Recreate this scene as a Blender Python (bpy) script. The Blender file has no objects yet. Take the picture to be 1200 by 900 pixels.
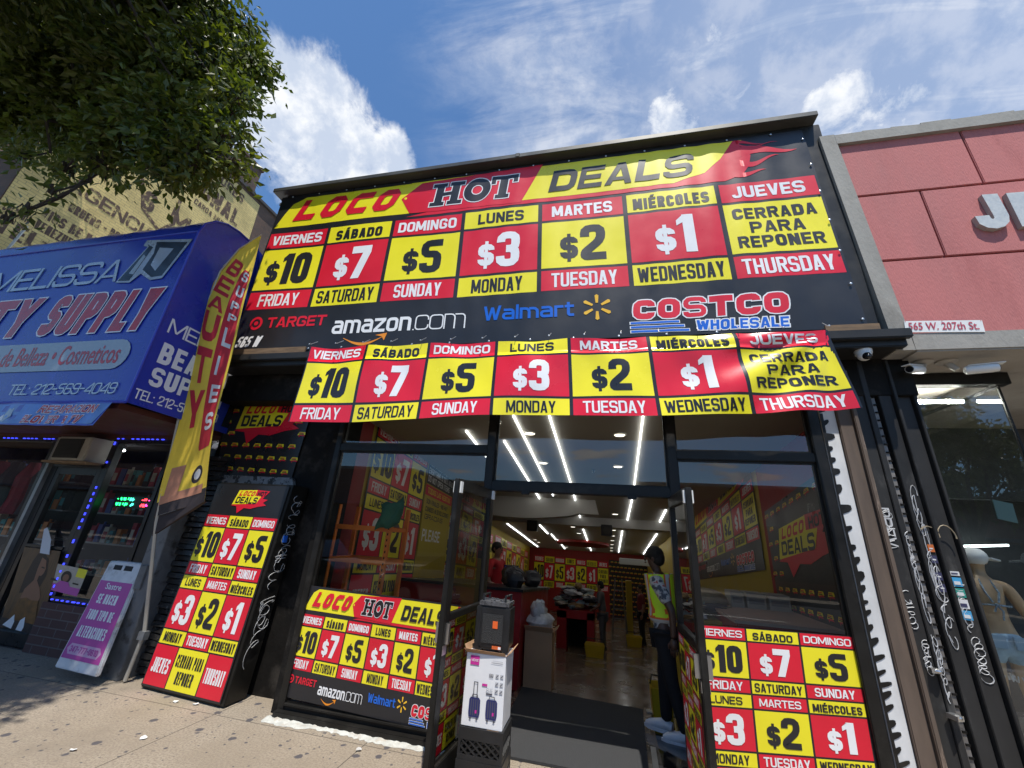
import bpy, bmesh, math, random
from mathutils import Vector, Matrix
from mathutils.geometry import tessellate_polygon

# ------------------------------------------------------------------ camera, sky, sun, exposure
SC = bpy.context.scene
COL = SC.collection
R = math.radians
EYE = Vector((0.0, 0.0, 1.7))
PITCH, YAW, ROLL, FPX = R(20.7), R(-13.55), R(3.9), 465.0          # focal length in pixels of a 1200 px wide frame


def cam_axes():
    cp, sp, cy, sy, cr, sr = math.cos(PITCH), math.sin(PITCH), math.cos(YAW), math.sin(YAW), math.cos(ROLL), math.sin(ROLL)
    f = Vector((sy * cp, cy * cp, sp))
    rt = Vector((cy, -sy, 0.0))
    up = rt.cross(f)
    return cr * rt + sr * up, -sr * rt + cr * up, f


RT, UP, FW = cam_axes()
cam_d = bpy.data.cameras.new('camera')
cam_d.sensor_fit = 'HORIZONTAL'
cam_d.sensor_width = 36.0
cam_d.lens = FPX / 1200.0 * 36.0
cam_d.clip_start, cam_d.clip_end = 0.05, 2000.0
cam = bpy.data.objects.new('camera', cam_d)
COL.objects.link(cam)
cam.matrix_world = Matrix(((RT.x, UP.x, -FW.x, EYE.x), (RT.y, UP.y, -FW.y, EYE.y), (RT.z, UP.z, -FW.z, EYE.z), (0, 0, 0, 1)))
SC.camera = cam

# a high sun in front of the shops, a little to the right
SUN_TO = Vector((0.40, -1.0, 2.7)).normalized()
SUN_EL = math.asin(SUN_TO.z)
SUN_AZ = math.atan2(SUN_TO.x, SUN_TO.y)                              # from +Y towards +X

SC.view_settings.view_transform = 'Standard'
SC.view_settings.look = 'None'
SC.view_settings.gamma = 1.0
SC.view_settings.use_curve_mapping = False
SC.view_settings.exposure = 0.32

sun_d = bpy.data.lights.new('sun', 'SUN')
sun_d.energy = 4.6
sun_d.angle = R(0.5)
sun_d.color = (1.0, 0.955, 0.88)
sun = bpy.data.objects.new('sun', sun_d)
COL.objects.link(sun)
sun.rotation_euler = (-SUN_TO).to_track_quat('-Z', 'Y').to_euler()
sun.location = (0, 0, 40)


def build_world():
    w = bpy.data.worlds.new('World')
    SC.world = w
    w.use_nodes = True
    nt = w.node_tree
    for n in list(nt.nodes):
        nt.nodes.remove(n)
    N, L = nt.nodes.new, nt.links.new

    def math_(op, a, b=None, clamp=False):
        n = N('ShaderNodeMath'); n.operation = op; n.use_clamp = clamp
        for i, v in enumerate((a, b)):
            if v is None:
                continue
            if isinstance(v, (int, float)):
                n.inputs[i].default_value = v
            else:
                L(v, n.inputs[i])
        return n.outputs[0]

    def ramp(v, lo, hi):
        n = N('ShaderNodeMapRange'); n.interpolation_type = 'SMOOTHSTEP'
        L(v, n.inputs[0]); n.inputs[1].default_value = lo; n.inputs[2].default_value = hi
        return n.outputs[0]

    sky = N('ShaderNodeTexSky'); sky.sky_type = 'NISHITA'; sky.sun_disc = False
    sky.sun_elevation = SUN_EL; sky.sun_rotation = SUN_AZ
    sky.altitude = 0; sky.air_density = 1.0; sky.dust_density = 0.3; sky.ozone_density = 2.5
    tc = N('ShaderNodeTexCoord')
    d = tc.outputs['Generated']
    sep = N('ShaderNodeSeparateXYZ'); L(d, sep.inputs[0])
    zc = math_('MAXIMUM', sep.outputs[2], 0.08)
    px = math_('DIVIDE', sep.outputs[0], zc)
    py = math_('DIVIDE', sep.outputs[1], zc)
    cmb = N('ShaderNodeCombineXYZ'); L(px, cmb.inputs[0]); L(py, cmb.inputs[1])
    pl = cmb.outputs[0]

    def noise(vec, scale, detail, rough, dist=0.0, rot=0.0, sc=(1, 1, 1), loc=(0, 0, 0)):
        m = N('ShaderNodeMapping'); L(vec, m.inputs[0])
        m.inputs['Rotation'].default_value = (0, 0, rot); m.inputs['Scale'].default_value = sc; m.inputs['Location'].default_value = loc
        n = N('ShaderNodeTexNoise'); L(m.outputs[0], n.inputs['Vector'])
        n.inputs['Scale'].default_value = scale; n.inputs['Detail'].default_value = detail
        n.inputs['Roughness'].default_value = rough; n.inputs['Distortion'].default_value = dist
        return n.outputs[0]

    def blob(px_, py_, r_in, r_out):
        v = (RT * ((px_ - 600) / FPX) - UP * ((py_ - 450) / FPX) + FW).normalized()
        n = N('ShaderNodeVectorMath'); n.operation = 'DOT_PRODUCT'
        L(d, n.inputs[0]); n.inputs[1].default_value = v
        return ramp(n.outputs['Value'], math.cos(R(r_out)), math.cos(R(r_in)))

    # thick cumulus banks where they stand in the sky, ragged by noise
    big = None
    for b in ((350, 105, 0, 8.0), (395, 140, 0, 7), (335, 180, 0, 8.0), (400, 185, 0, 7.5), (455, 185, 0, 5.0), (800, 140, 0, 6.0), (850, 105, 0, 4.5), (850, 35, 0, 4.0), (1010, 130, 0, 7)):
        o = blob(*b)
        if b[0] > 600: o = math_('MULTIPLY', o, 0.72)
        big = o if big is None else math_('MAXIMUM', big, o)
    # more of them behind the camera, for the glass to mirror
    gen = ramp(noise(pl, 0.75, 4, 0.55, 0.2, 0, (1, 1, 1), (3.1, 1.7, 0)), 0.52, 0.66)
    behind = ramp(sep.outputs[1], 0.05, -0.25)
    big = math_('MAXIMUM', big, math_('MULTIPLY', gen, behind))
    rag = noise(d, 7.5, 12, 0.66, 0.35)
    cum = ramp(math_('ADD', math_('MULTIPLY', big, 0.50), math_('MULTIPLY', rag, 1.15)), 0.80, 1.06)
    # thin streaky cirrus over the right of the view
    cir_n = noise(pl, 1.7, 10, 0.66, 1.1, R(-38), (0.8, 2.6, 1))
    cir_m = math_('MAXIMUM', blob(740, 60, 4, 30), blob(1080, 60, 8, 36))
    cir = math_('MULTIPLY', ramp(math_('ADD', cir_n, math_('MULTIPLY', cir_m, 0.18)), 0.46, 0.90), math_('MULTIPLY', cir_m, 0.70))
    haze = math_('MULTIPLY', blob(1150, 60, 2, 46), 0.46)
    cov = math_('MAXIMUM', cum, math_('MAXIMUM', cir, haze))
    # cloud body: white with faint grey folds
    body = N('ShaderNodeMix'); body.data_type = 'RGBA'
    L(ramp(noise(d, 13.0, 6, 0.6, 0.1, 0, (1, 1, 1), (0.3, 0.2, 0.05)), 0.40, 0.66), body.inputs[0])
    body.inputs[6].default_value = (4.2, 4.8, 5.9, 1); body.inputs[7].default_value = (7.0, 7.15, 7.4, 1)
    tint = N('ShaderNodeMix'); tint.data_type = 'RGBA'; tint.blend_type = 'MULTIPLY'; tint.inputs[0].default_value = 1.0
    L(sky.outputs[0], tint.inputs[6]); tint.inputs[7].default_value = (0.80, 1.06, 1.24, 1)
    mix = N('ShaderNodeMix'); mix.data_type = 'RGBA'
    L(cov, mix.inputs[0]); L(tint.outputs[2], mix.inputs[6]); L(body.outputs[2], mix.inputs[7])
    bg = N('ShaderNodeBackground'); L(mix.outputs[2], bg.inputs[0]); bg.inputs[1].default_value = 0.115
    out = N('ShaderNodeOutputWorld'); L(bg.outputs[0], out.inputs[0])


build_world()


# ------------------------------------------------------------------ where a point of the photograph lies in the place
def ray(px, py):
    return RT * ((px - 600) / FPX) - UP * ((py - 450) / FPX) + FW


def at(px, py, Y):
    d = ray(px, py)
    return EYE + d * ((Y - EYE.y) / d.y)


def at_x(px, py, X):
    d = ray(px, py)
    return EYE + d * ((X - EYE.x) / d.x)


def at_z(px, py, Z):
    d = ray(px, py)
    return EYE + d * ((Z - EYE.z) / d.z)


# ------------------------------------------------------------------ materials
MATS = {}


def mat(name, col, rough=0.6, metal=0.0, spec=0.5, var=0.0, vscale=8.0, bump=0.0, bscale=40.0, emit=0.0, dirt=None, dscale=3.0, dlo=0.5, dhi=0.7, coat=0.0, aniso=(1, 1, 1)):
    """Principled surface with noise-driven variation of colour and roughness, optional patches of a second colour, optional bump."""
    if name in MATS:
        return MATS[name]
    m = bpy.data.materials.new(name); m.use_nodes = True
    nt = m.node_tree; N, L = nt.nodes.new, nt.links.new
    b = nt.nodes['Principled BSDF']
    b.inputs['Roughness'].default_value = rough; b.inputs['Metallic'].default_value = metal
    b.inputs['Specular IOR Level'].default_value = spec; b.inputs['Coat Weight'].default_value = coat
    c4 = (col[0], col[1], col[2], 1)
    b.inputs['Base Color'].default_value = c4
    tc = N('ShaderNodeTexCoord')
    mp = N('ShaderNodeMapping'); L(tc.outputs['Object'], mp.inputs[0]); mp.inputs['Scale'].default_value = aniso
    src = None
    if var > 0:
        n = N('ShaderNodeTexNoise'); L(mp.outputs[0], n.inputs['Vector']); n.inputs['Scale'].default_value = vscale; n.inputs['Detail'].default_value = 6; n.inputs['Roughness'].default_value = 0.6
        mr = N('ShaderNodeMapRange'); L(n.outputs[0], mr.inputs[0]); mr.inputs[1].default_value = 0.3; mr.inputs[2].default_value = 0.7
        mr.inputs[3].default_value = 1 - var; mr.inputs[4].default_value = 1 + var
        mx = N('ShaderNodeMix'); mx.data_type = 'RGBA'; mx.blend_type = 'MULTIPLY'; mx.inputs[0].default_value = 1.0
        mx.inputs[6].default_value = c4; L(mr.outputs[0], mx.inputs[7]); src = mx.outputs[2]
        rr = N('ShaderNodeMapRange'); L(n.outputs[0], rr.inputs[0]); rr.inputs[1].default_value = 0.3; rr.inputs[2].default_value = 0.7
        rr.inputs[3].default_value = max(0.02, rough - 0.1); rr.inputs[4].default_value = min(1, rough + 0.1); L(rr.outputs[0], b.inputs['Roughness'])
    if dirt is not None:
        n2 = N('ShaderNodeTexNoise'); L(mp.outputs[0], n2.inputs['Vector']); n2.inputs['Scale'].default_value = dscale; n2.inputs['Detail'].default_value = 8; n2.inputs['Roughness'].default_value = 0.65
        r2 = N('ShaderNodeMapRange'); r2.interpolation_type = 'SMOOTHSTEP'; L(n2.outputs[0], r2.inputs[0]); r2.inputs[1].default_value = dlo; r2.inputs[2].default_value = dhi
        m2 = N('ShaderNodeMix'); m2.data_type = 'RGBA'; L(r2.outputs[0], m2.inputs[0])
        if src is None:
            m2.inputs[6].default_value = c4
        else:
            L(src, m2.inputs[6])
        m2.inputs[7].default_value = (dirt[0], dirt[1], dirt[2], 1); src = m2.outputs[2]
    if src is not None:
        L(src, b.inputs['Base Color'])
    if bump > 0:
        n3 = N('ShaderNodeTexNoise'); L(mp.outputs[0], n3.inputs['Vector']); n3.inputs['Scale'].default_value = bscale; n3.inputs['Detail'].default_value = 4
        bp = N('ShaderNodeBump'); bp.inputs['Strength'].default_value = min(1, bump); bp.inputs['Distance'].default_value = 0.01; L(n3.outputs[0], bp.inputs['Height']); L(bp.outputs[0], b.inputs['Normal'])
    if emit > 0:
        b.inputs['Emission Color'].default_value = c4; b.inputs['Emission Strength'].default_value = emit
    MATS[name] = m
    return m


def glass(name, tint=(0.8, 0.82, 0.8), refl=1.0, ior=1.5):
    """A thin pane: clear but tinted straight through, mirror-like by Fresnel (both faces of the pane)."""
    if name in MATS:
        return MATS[name]
    m = bpy.data.materials.new(name); m.use_nodes = True
    nt = m.node_tree; N, L = nt.nodes.new, nt.links.new
    nt.nodes.remove(nt.nodes['Principled BSDF'])
    t = N('ShaderNodeBsdfTransparent'); t.inputs[0].default_value = (*tint, 1)
    g = N('ShaderNodeBsdfGlossy'); g.inputs['Roughness'].default_value = 0.0; g.inputs[0].default_value = (0.95, 0.97, 1, 1)
    ge = N('ShaderNodeNewGeometry'); dt = N('ShaderNodeVectorMath'); dt.operation = 'DOT_PRODUCT'; L(ge.outputs['Normal'], dt.inputs[0]); L(ge.outputs['Incoming'], dt.inputs[1])
    def mm(op, a, b):
        q = N('ShaderNodeMath'); q.operation = op
        for i_, v_ in enumerate((a, b)):
            if v_ is None: continue
            if isinstance(v_, (int, float)): q.inputs[i_].default_value = v_
            else: L(v_, q.inputs[i_])
        return q.outputs[0]
    f5 = mm('POWER', mm('SUBTRACT', 1.0, mm('ABSOLUTE', dt.outputs['Value'], None)), 5.0)
    fr = mm('ADD', 0.043, mm('MULTIPLY', f5, 0.957))
    k = N('ShaderNodeMath'); k.operation = 'MULTIPLY'; k.use_clamp = True; L(fr, k.inputs[0]); k.inputs[1].default_value = 1.8 * refl
    tc = N('ShaderNodeTexCoord'); n = N('ShaderNodeTexNoise'); L(tc.outputs['Object'], n.inputs['Vector']); n.inputs['Scale'].default_value = 0.9
    bp = N('ShaderNodeBump'); bp.inputs['Strength'].default_value = 0.03; bp.inputs['Distance'].default_value = 0.05; L(n.outputs[0], bp.inputs['Height'])
    L(bp.outputs[0], g.inputs['Normal'])
    mx = N('ShaderNodeMixShader'); L(k.outputs[0], mx.inputs[0]); L(t.outputs[0], mx.inputs[1]); L(g.outputs[0], mx.inputs[2])
    L(mx.outputs[0], nt.nodes['Material Output'].inputs[0])
    MATS[name] = m
    return m


def lamp_mat(name, col, strength):
    if name in MATS:
        return MATS[name]
    m = bpy.data.materials.new(name); m.use_nodes = True
    nt = m.node_tree
    b = nt.nodes['Principled BSDF']
    b.inputs['Base Color'].default_value = (*col, 1)
    b.inputs['Emission Color'].default_value = (*col, 1); b.inputs['Emission Strength'].default_value = strength
    MATS[name] = m
    return m


# ------------------------------------------------------------------ objects
def tag(o, label=None, cat=None, group=None, kind=None):
    if label: o['label'] = label
    if cat: o['category'] = cat
    if group: o['group'] = group
    if kind: o['kind'] = kind
    return o


def thing(name, label, cat, loc=(0, 0, 0), group=None):
    o = bpy.data.objects.new(name, None)
    o.empty_display_size = 0.2
    COL.objects.link(o)
    o.location = loc
    return tag(o, label, cat, group)


def copy_thing(root, delta=(0, 0, 0), label=None, group=None):
    r = root.copy(); COL.objects.link(r); r.location = Vector(root.location) + Vector(delta)
    if label: r['label'] = label
    if group: r['group'] = group
    for ch in list(root.children):
        c = ch.copy(); COL.objects.link(c); c.parent = r
        for g in list(ch.children):
            d = g.copy(); COL.objects.link(d); d.parent = c
    return r


class MB:
    """Collects polygons in place coordinates; build() links them as one mesh object."""
    def __init__(s):
        s.v, s.f, s.m = [], [], []

    def face(s, pts, m=0):
        i = len(s.v); s.v += [tuple(p) for p in pts]; s.f.append(tuple(range(i, i + len(pts)))); s.m.append(m)

    def hexa(s, p, m=0):
        """eight corners: bottom ring p[0..3], top ring p[4..7]"""
        i = len(s.v); s.v += [tuple(q) for q in p]
        for q in ((0, 3, 2, 1), (4, 5, 6, 7), (0, 1, 5, 4), (1, 2, 6, 5), (2, 3, 7, 6), (3, 0, 4, 7)):
            s.f.append(tuple(i + k for k in q)); s.m.append(m)
        return s

    def box(s, x0, x1, y0, y1, z0, z1, m=0):
        return s.hexa([(x0, y0, z0), (x1, y0, z0), (x1, y1, z0), (x0, y1, z0), (x0, y0, z1), (x1, y0, z1), (x1, y1, z1), (x0, y1, z1)], m)

    def slab(s, a, b, c, d, thick, m=0):
        """quad a b c d extruded along its normal"""
        a, b, c, d = (Vector(q) for q in (a, b, c, d))
        n = (b - a).cross(d - a).normalized() * thick
        return s.hexa([a, b, c, d, a + n, b + n, c + n, d + n], m)

    def bar(s, p, q, w, h, m=0, up=(0, 0, 1)):
        p, q = Vector(p), Vector(q); t = (q - p).normalized(); u = Vector(up)
        if abs(t.dot(u)) > 0.98: u = Vector((0, 1, 0))
        a = t.cross(u).normalized() * (w / 2); b = a.cross(t).normalized() * (h / 2)
        return s.hexa([p - a - b, p + a - b, q + a - b, q - a - b, p - a + b, p + a + b, q + a + b, q - a + b], m)

    def tube(s, pts, r, n=8, m=0, caps=True):
        pts = [Vector(p) for p in pts]; rs = r if isinstance(r, (list, tuple)) else [r] * len(pts)
        i0 = len(s.v); u = None
        for k, p in enumerate(pts):
            t = (pts[min(k + 1, len(pts) - 1)] - pts[max(k - 1, 0)])
            t = t.normalized() if t.length > 1e-9 else Vector((0, 0, 1))
            if u is None:
                u = t.orthogonal().normalized()
            u = (u - t * u.dot(t)); u = u.normalized() if u.length > 1e-6 else t.orthogonal().normalized()
            w = t.cross(u)
            for j in range(n):
                a = 2 * math.pi * j / n
                s.v.append(tuple(p + (u * math.cos(a) + w * math.sin(a)) * rs[k]))
        for k in range(len(pts) - 1):
            for j in range(n):
                a, b = i0 + k * n + j, i0 + k * n + (j + 1) % n
                s.f.append((a, b, b + n, a + n)); s.m.append(m)
        if caps:
            s.f.append(tuple(i0 + j for j in reversed(range(n)))); s.m.append(m)
            e = i0 + (len(pts) - 1) * n
            s.f.append(tuple(e + j for j in range(n))); s.m.append(m)
        return s

    def ball(s, c, rx, ry=None, rz=None, n=12, k=8, m=0, jag=0.0, rng=None):
        ry = rx if ry is None else ry; rz = rx if rz is None else rz
        i0 = len(s.v)
        for a in range(k + 1):
            th = math.pi * a / k
            for b in range(n):
                ph = 2 * math.pi * b / n
                q = 1 + (rng.uniform(-jag, jag) if rng and 0 < a < k else 0)
                s.v.append((c[0] + rx * q * math.sin(th) * math.cos(ph), c[1] + ry * q * math.sin(th) * math.sin(ph), c[2] + rz * q * math.cos(th)))
        for a in range(k):
            for b in range(n):
                p, q = i0 + a * n + b, i0 + a * n + (b + 1) % n
                s.f.append((p, p + n, q + n, q)); s.m.append(m)
        return s

    def prism(s, pts, vec, m=0):
        """any planar outline pushed along vec"""
        pts = [Vector(p) for p in pts]; vec = Vector(vec); n = len(pts); i = len(s.v)
        s.v += [tuple(p) for p in pts] + [tuple(p + vec) for p in pts]
        for t in tessellate_polygon([pts]):
            s.f.append(tuple(i + k for k in t)); s.m.append(m)
            s.f.append(tuple(i + n + k for k in reversed(t))); s.m.append(m)
        for k in range(n):
            s.f.append((i + k, i + (k + 1) % n, i + n + (k + 1) % n, i + n + k)); s.m.append(m)
        return s

    def build(s, name, mats, parent=None, smooth=False, bevel=0.0, fix=True):
        me = bpy.data.meshes.new(name)
        o = bpy.data.objects.new(name, me); COL.objects.link(o)
        me.from_pydata(s.v, [], s.f)
        for q in (mats if isinstance(mats, (list, tuple)) else [mats]):
            me.materials.append(q)
        me.polygons.foreach_set('material_index', s.m)
        bm = bmesh.new(); bm.from_mesh(me)
        if fix:
            bmesh.ops.remove_doubles(bm, verts=bm.verts, dist=1e-5)
            bmesh.ops.recalc_face_normals(bm, faces=bm.faces)
        if bevel > 0:
            bmesh.ops.bevel(bm, geom=[e for e in bm.edges if len(e.link_faces) == 2 and e.calc_face_angle(0) > 0.6], offset=bevel, segments=2, affect='EDGES', clamp_overlap=True)
        bm.to_mesh(me); bm.free()
        if smooth:
            me.shade_smooth()
            try: me.set_sharp_from_angle(angle=R(40))
            except Exception: pass
        if parent is not None:
            put(o, parent)
        return o


def put(o, parent):
    """parent o, whose mesh is in place coordinates, under an unrotated thing or part"""
    o.parent = parent
    base = Vector(parent.location)
    if parent.parent is not None:
        base = Vector((0, 0, 0))
    o.location = -base
    return o


# ------------------------------------------------------------------ lettering: heavy condensed capitals built from strokes; small print from the built-in typeface
GL = {}


def glyphs(s):
    """triangles of a string in the built-in typeface, fitted to the unit box"""
    if s in GL:
        return GL[s]
    cu = bpy.data.curves.new('lettering', 'FONT'); cu.body = s; cu.size = 1; cu.resolution_u = 3
    cu.offset = 0.012
    ob = bpy.data.objects.new('lettering', cu); COL.objects.link(ob)
    dg = bpy.context.evaluated_depsgraph_get()
    ev = ob.evaluated_get(dg); me = ev.to_mesh()
    vs = [(v.co.x, v.co.y) for v in me.vertices]; fs = [tuple(p.vertices) for p in me.polygons]
    ev.to_mesh_clear(); bpy.data.objects.remove(ob); bpy.data.curves.remove(cu)
    x0, x1 = min(v[0] for v in vs), max(v[0] for v in vs); y0, y1 = min(v[1] for v in vs), max(v[1] for v in vs)
    GL[s] = ([((v[0] - x0) / (x1 - x0), (v[1] - y0) / (y1 - y0)) for v in vs], fs)
    return GL[s]


REL = {'M': 1.3, 'W': 1.45, 'm': 1.5, '1': 0.62, ' ': 0.5, '.': 0.0, ':': 0.0, '-': 0.7, 'l': 0.0, 'I': 0.0, 't': 0.7, 'r': 0.7, '&': 1.15, '•': 0.0, 'E': 0.9, 'F': 0.88, 'L': 0.86, 'J': 0.85}


def strokes(ch, w, h, t, xh):
    """the strokes of one character in a box w by h: ('S', points, rounded) or ('D', x0, y0, x1, y1) cut level at both ends"""
    L, Q, B, T = t / 2, w - t / 2, t / 2, h - t / 2
    M = h * 0.5
    S = lambda *p, r=True: ('S', list(p), r)
    Dg = lambda *a: ('D', *a)
    stem, stem2 = S((L, 0), (L, h), r=False), S((Q, 0), (Q, h), r=False)
    if ch in 'ÁÉÍÓÚ':
        k = 0.80
        base = strokes({'Á': 'A', 'É': 'E', 'Í': 'I', 'Ó': 'O', 'Ú': 'U'}[ch], w, h * k, t * 0.96, xh)
        return base + [Dg(w * 0.45, h * 0.85, w * 0.62, h * 1.0)]
    if ch == 'A': return [Dg(t * 0.55, 0, w / 2 - t * 0.1, h), Dg(w - t * 0.55, 0, w / 2 + t * 0.1, h), ('T', [(w * 0.24, h * 0.26), (w * 0.76, h * 0.26)], 0.75)]
    if ch == 'B': return [stem, S((L, B), (Q, B), (Q, M), (L, M)), S((L, M), (Q - t * 0.12, M), (Q - t * 0.12, T), (L, T))]
    if ch in 'Cc': return [S((Q, h * 0.66), (Q, T), (L, T), (L, B), (Q, B), (Q, h * 0.34))]
    if ch == 'D': return [stem, S((L, T), (Q, T), (Q, B), (L, B))]
    if ch == 'E': return [stem, S((L, T), (w, T), r=False), S((L, M), (w * 0.9, M), r=False), S((L, B), (w, B), r=False)]
    if ch == 'F': return [stem, S((L, T), (w, T), r=False), S((L, M), (w * 0.9, M), r=False)]
    if ch == 'G': return [S((Q, h * 0.68), (Q, T), (L, T), (L, B), (Q, B), (Q, M - t * 0.1), (w * 0.52, M - t * 0.1))]
    if ch == 'H': return [stem, stem2, S((L, M), (Q, M), r=False)]
    if ch in 'Il': return [stem]
    if ch == 'J': return [S((Q, h), (Q, B), (L, B), (L, h * 0.32))]
    if ch == 'K': return [stem, Dg(L + t * 0.5, h * 0.42, w - t * 0.55, h), Dg(L + t * 0.75, h * 0.55, w - t * 0.5, 0)]
    if ch == 'L': return [stem, S((L, B), (w, B), r=False)]
    if ch == 'M': return [stem, stem2, Dg(L + t * 0.1, h, w / 2, h * 0.12), Dg(Q - t * 0.1, h, w / 2, h * 0.12)]
    if ch == 'N': return [stem, stem2, Dg(L, h, Q, 0)]
    if ch in 'O0o': return [('C', [(L, B), (Q, B), (Q, T), (L, T)], True)]
    if ch == 'P': return [stem, S((L, T), (Q, T), (Q, M - t * 0.2), (L, M - t * 0.2))]
    if ch == 'R': return [stem, S((L, T), (Q, T), (Q, M), (L, M)), Dg(w * 0.52, M, w - t * 0.52, 0)]
    if ch == 'S': return [S((Q, h * 0.72), (Q, T), (L, T), (L, M), (Q, M), (Q, B), (L, B), (L, h * 0.28))]
    if ch == 'T': return [S((w / 2, 0), (w / 2, h), r=False), S((0, T), (w, T), r=False)]
    if ch == 'U': return [S((L, h), (L, B), (Q, B), (Q, h))]
    if ch == 'V': return [Dg(t * 0.55, h, w / 2 - t * 0.1, 0), Dg(w - t * 0.55, h, w / 2 + t * 0.1, 0)]
    if ch == 'W': return [Dg(t * 0.52, h, w * 0.28, 0), Dg(w * 0.5, h * 0.9, w * 0.3, 0), Dg(w * 0.5, h * 0.9, w * 0.7, 0), Dg(w - t * 0.52, h, w * 0.72, 0)]
    if ch == 'X': return [Dg(t * 0.55, h, w - t * 0.55, 0), Dg(t * 0.55, 0, w - t * 0.55, h)]
    if ch == 'Y': return [Dg(t * 0.55, h, w / 2, h * 0.40), Dg(w - t * 0.55, h, w / 2, h * 0.40), S((w / 2, 0), (w / 2, h * 0.45), r=False)]
    if ch in 'Zz': return [S((0, T), (w, T), r=False), S((0, B), (w, B), r=False), Dg(w - t * 0.6, h - t * 0.9, t * 0.6, t * 0.9)]
    if ch == '1': return [stem2, ('P', [(0, h * 0.72), (w - t * 0.9, h * 0.80), (w - t * 0.9, h), (w - t * 0.75, h), (0, h * 0.86)])]
    if ch == '2': return [S((L, h * 0.66), (L, T), (Q, T), (Q, h * 0.56), (L, h * 0.22), (L, B), (w, B))]
    if ch == '3': return [S((L, h * 0.70), (L, T), (Q, T), (Q, M), (w * 0.42, M)), S((w * 0.42, M), (Q, M), (Q, B), (L, B), (L, h * 0.30))]
    if ch == '4': return [S((Q - t * 0.35, 0), (Q - t * 0.35, h), r=False), S((0, h * 0.26), (w, h * 0.26), r=False), Dg(Q - t * 0.45, h, t * 0.55, h * 0.3)]
    if ch == '5': return [S((w, T), (L, T), (L, M + h * 0.06), (Q, M + h * 0.06), (Q, B), (L, B), (L, h * 0.30))]
    if ch == '6': return [S((Q, h * 0.70), (Q, T), (L, T), (L, B), (Q, B), (Q, M + t * 0.1), (L, M + t * 0.1))]
    if ch == '7': return [S((0, T), (w, T), r=False), Dg(w - t * 0.5, h - t * 0.9, w * 0.38, 0)]
    if ch == '8': return [('C', [(L, B), (Q, B), (Q, M), (L, M)], True), ('C', [(L, M), (Q, M), (Q, T), (L, T)], True)]
    if ch == '9': return [S((L, h * 0.30), (L, B), (Q, B), (Q, T), (L, T), (L, M - t * 0.1), (Q, M - t * 0.1))]
    if ch == '$':
        e = h * 0.11
        return [S((Q, h * 0.66), (Q, T - e), (L, T - e), (L, M), (Q, M), (Q, B + e), (L, B + e), (L, h * 0.34)), ('T', [(w / 2, 0), (w / 2, h)], 0.55)]
    if ch == '&': return [('C', [(L, B), (w * 0.7, B), (w * 0.7, M), (L, M)], True), ('C', [(L + t * 0.2, M), (w * 0.6, M), (w * 0.6, T), (L + t * 0.2, T)], True), Dg(w * 0.5, h * 0.4, w - t * 0.5, 0)]
    if ch == '.': return [S((L, 0), (L, t), r=False)]
    if ch == ':': return [S((L, 0), (L, t), r=False), S((L, h * 0.55), (L, h * 0.55 + t), r=False)]
    if ch == '•': return [S((L, M - t / 2), (L, M + t / 2), r=False)]
    if ch == '-': return [S((0, M), (w, M), r=False)]
    X = xh - t / 2
    if ch == 'a': return [S((L, X), (Q, X), (Q, 0)), S((Q, xh * 0.55), (L, xh * 0.55), (L, B), (Q, B))]
    if ch == 'm': return [S((L, 0), (L, xh), r=False), S((L, X), (w / 2, X), (w / 2, 0)), S((w / 2, X), (Q, X), (Q, 0))]
    if ch == 'n': return [S((L, 0), (L, xh), r=False), S((L, X), (Q, X), (Q, 0))]
    if ch == 'r': return [S((L, 0), (L, xh), r=False), S((L, X), (w, X), r=False)]
    if ch == 't': return [S((w * 0.4, h * 0.95), (w * 0.4, B), (w, B)), S((0, X), (w, X), r=False)]
    return []


def rounded(p, rad, closed):
    out, n = [], len(p)
    for k in range(n):
        if not closed and k in (0, n - 1):
            out.append(p[k]); continue
        a, b, c = Vector(p[k - 1]), Vector(p[k]), Vector(p[(k + 1) % n])
        la, lc = (a - b).length, (c - b).length
        end_a = 0.5 if (closed or k - 1 > 0) else 0.95
        end_c = 0.5 if (closed or k + 1 < n - 1) else 0.95
        r = min(rad, la * end_a, lc * end_c)
        u, v = (a - b).normalized() * r, (c - b).normalized() * r
        for f in (0.0, 0.3, 0.7, 1.0):
            q = (b + u) * (1 - f) ** 2 + b * 2 * f * (1 - f) + (b + v) * f ** 2
            out.append((q.x, q.y))
    return out


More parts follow.
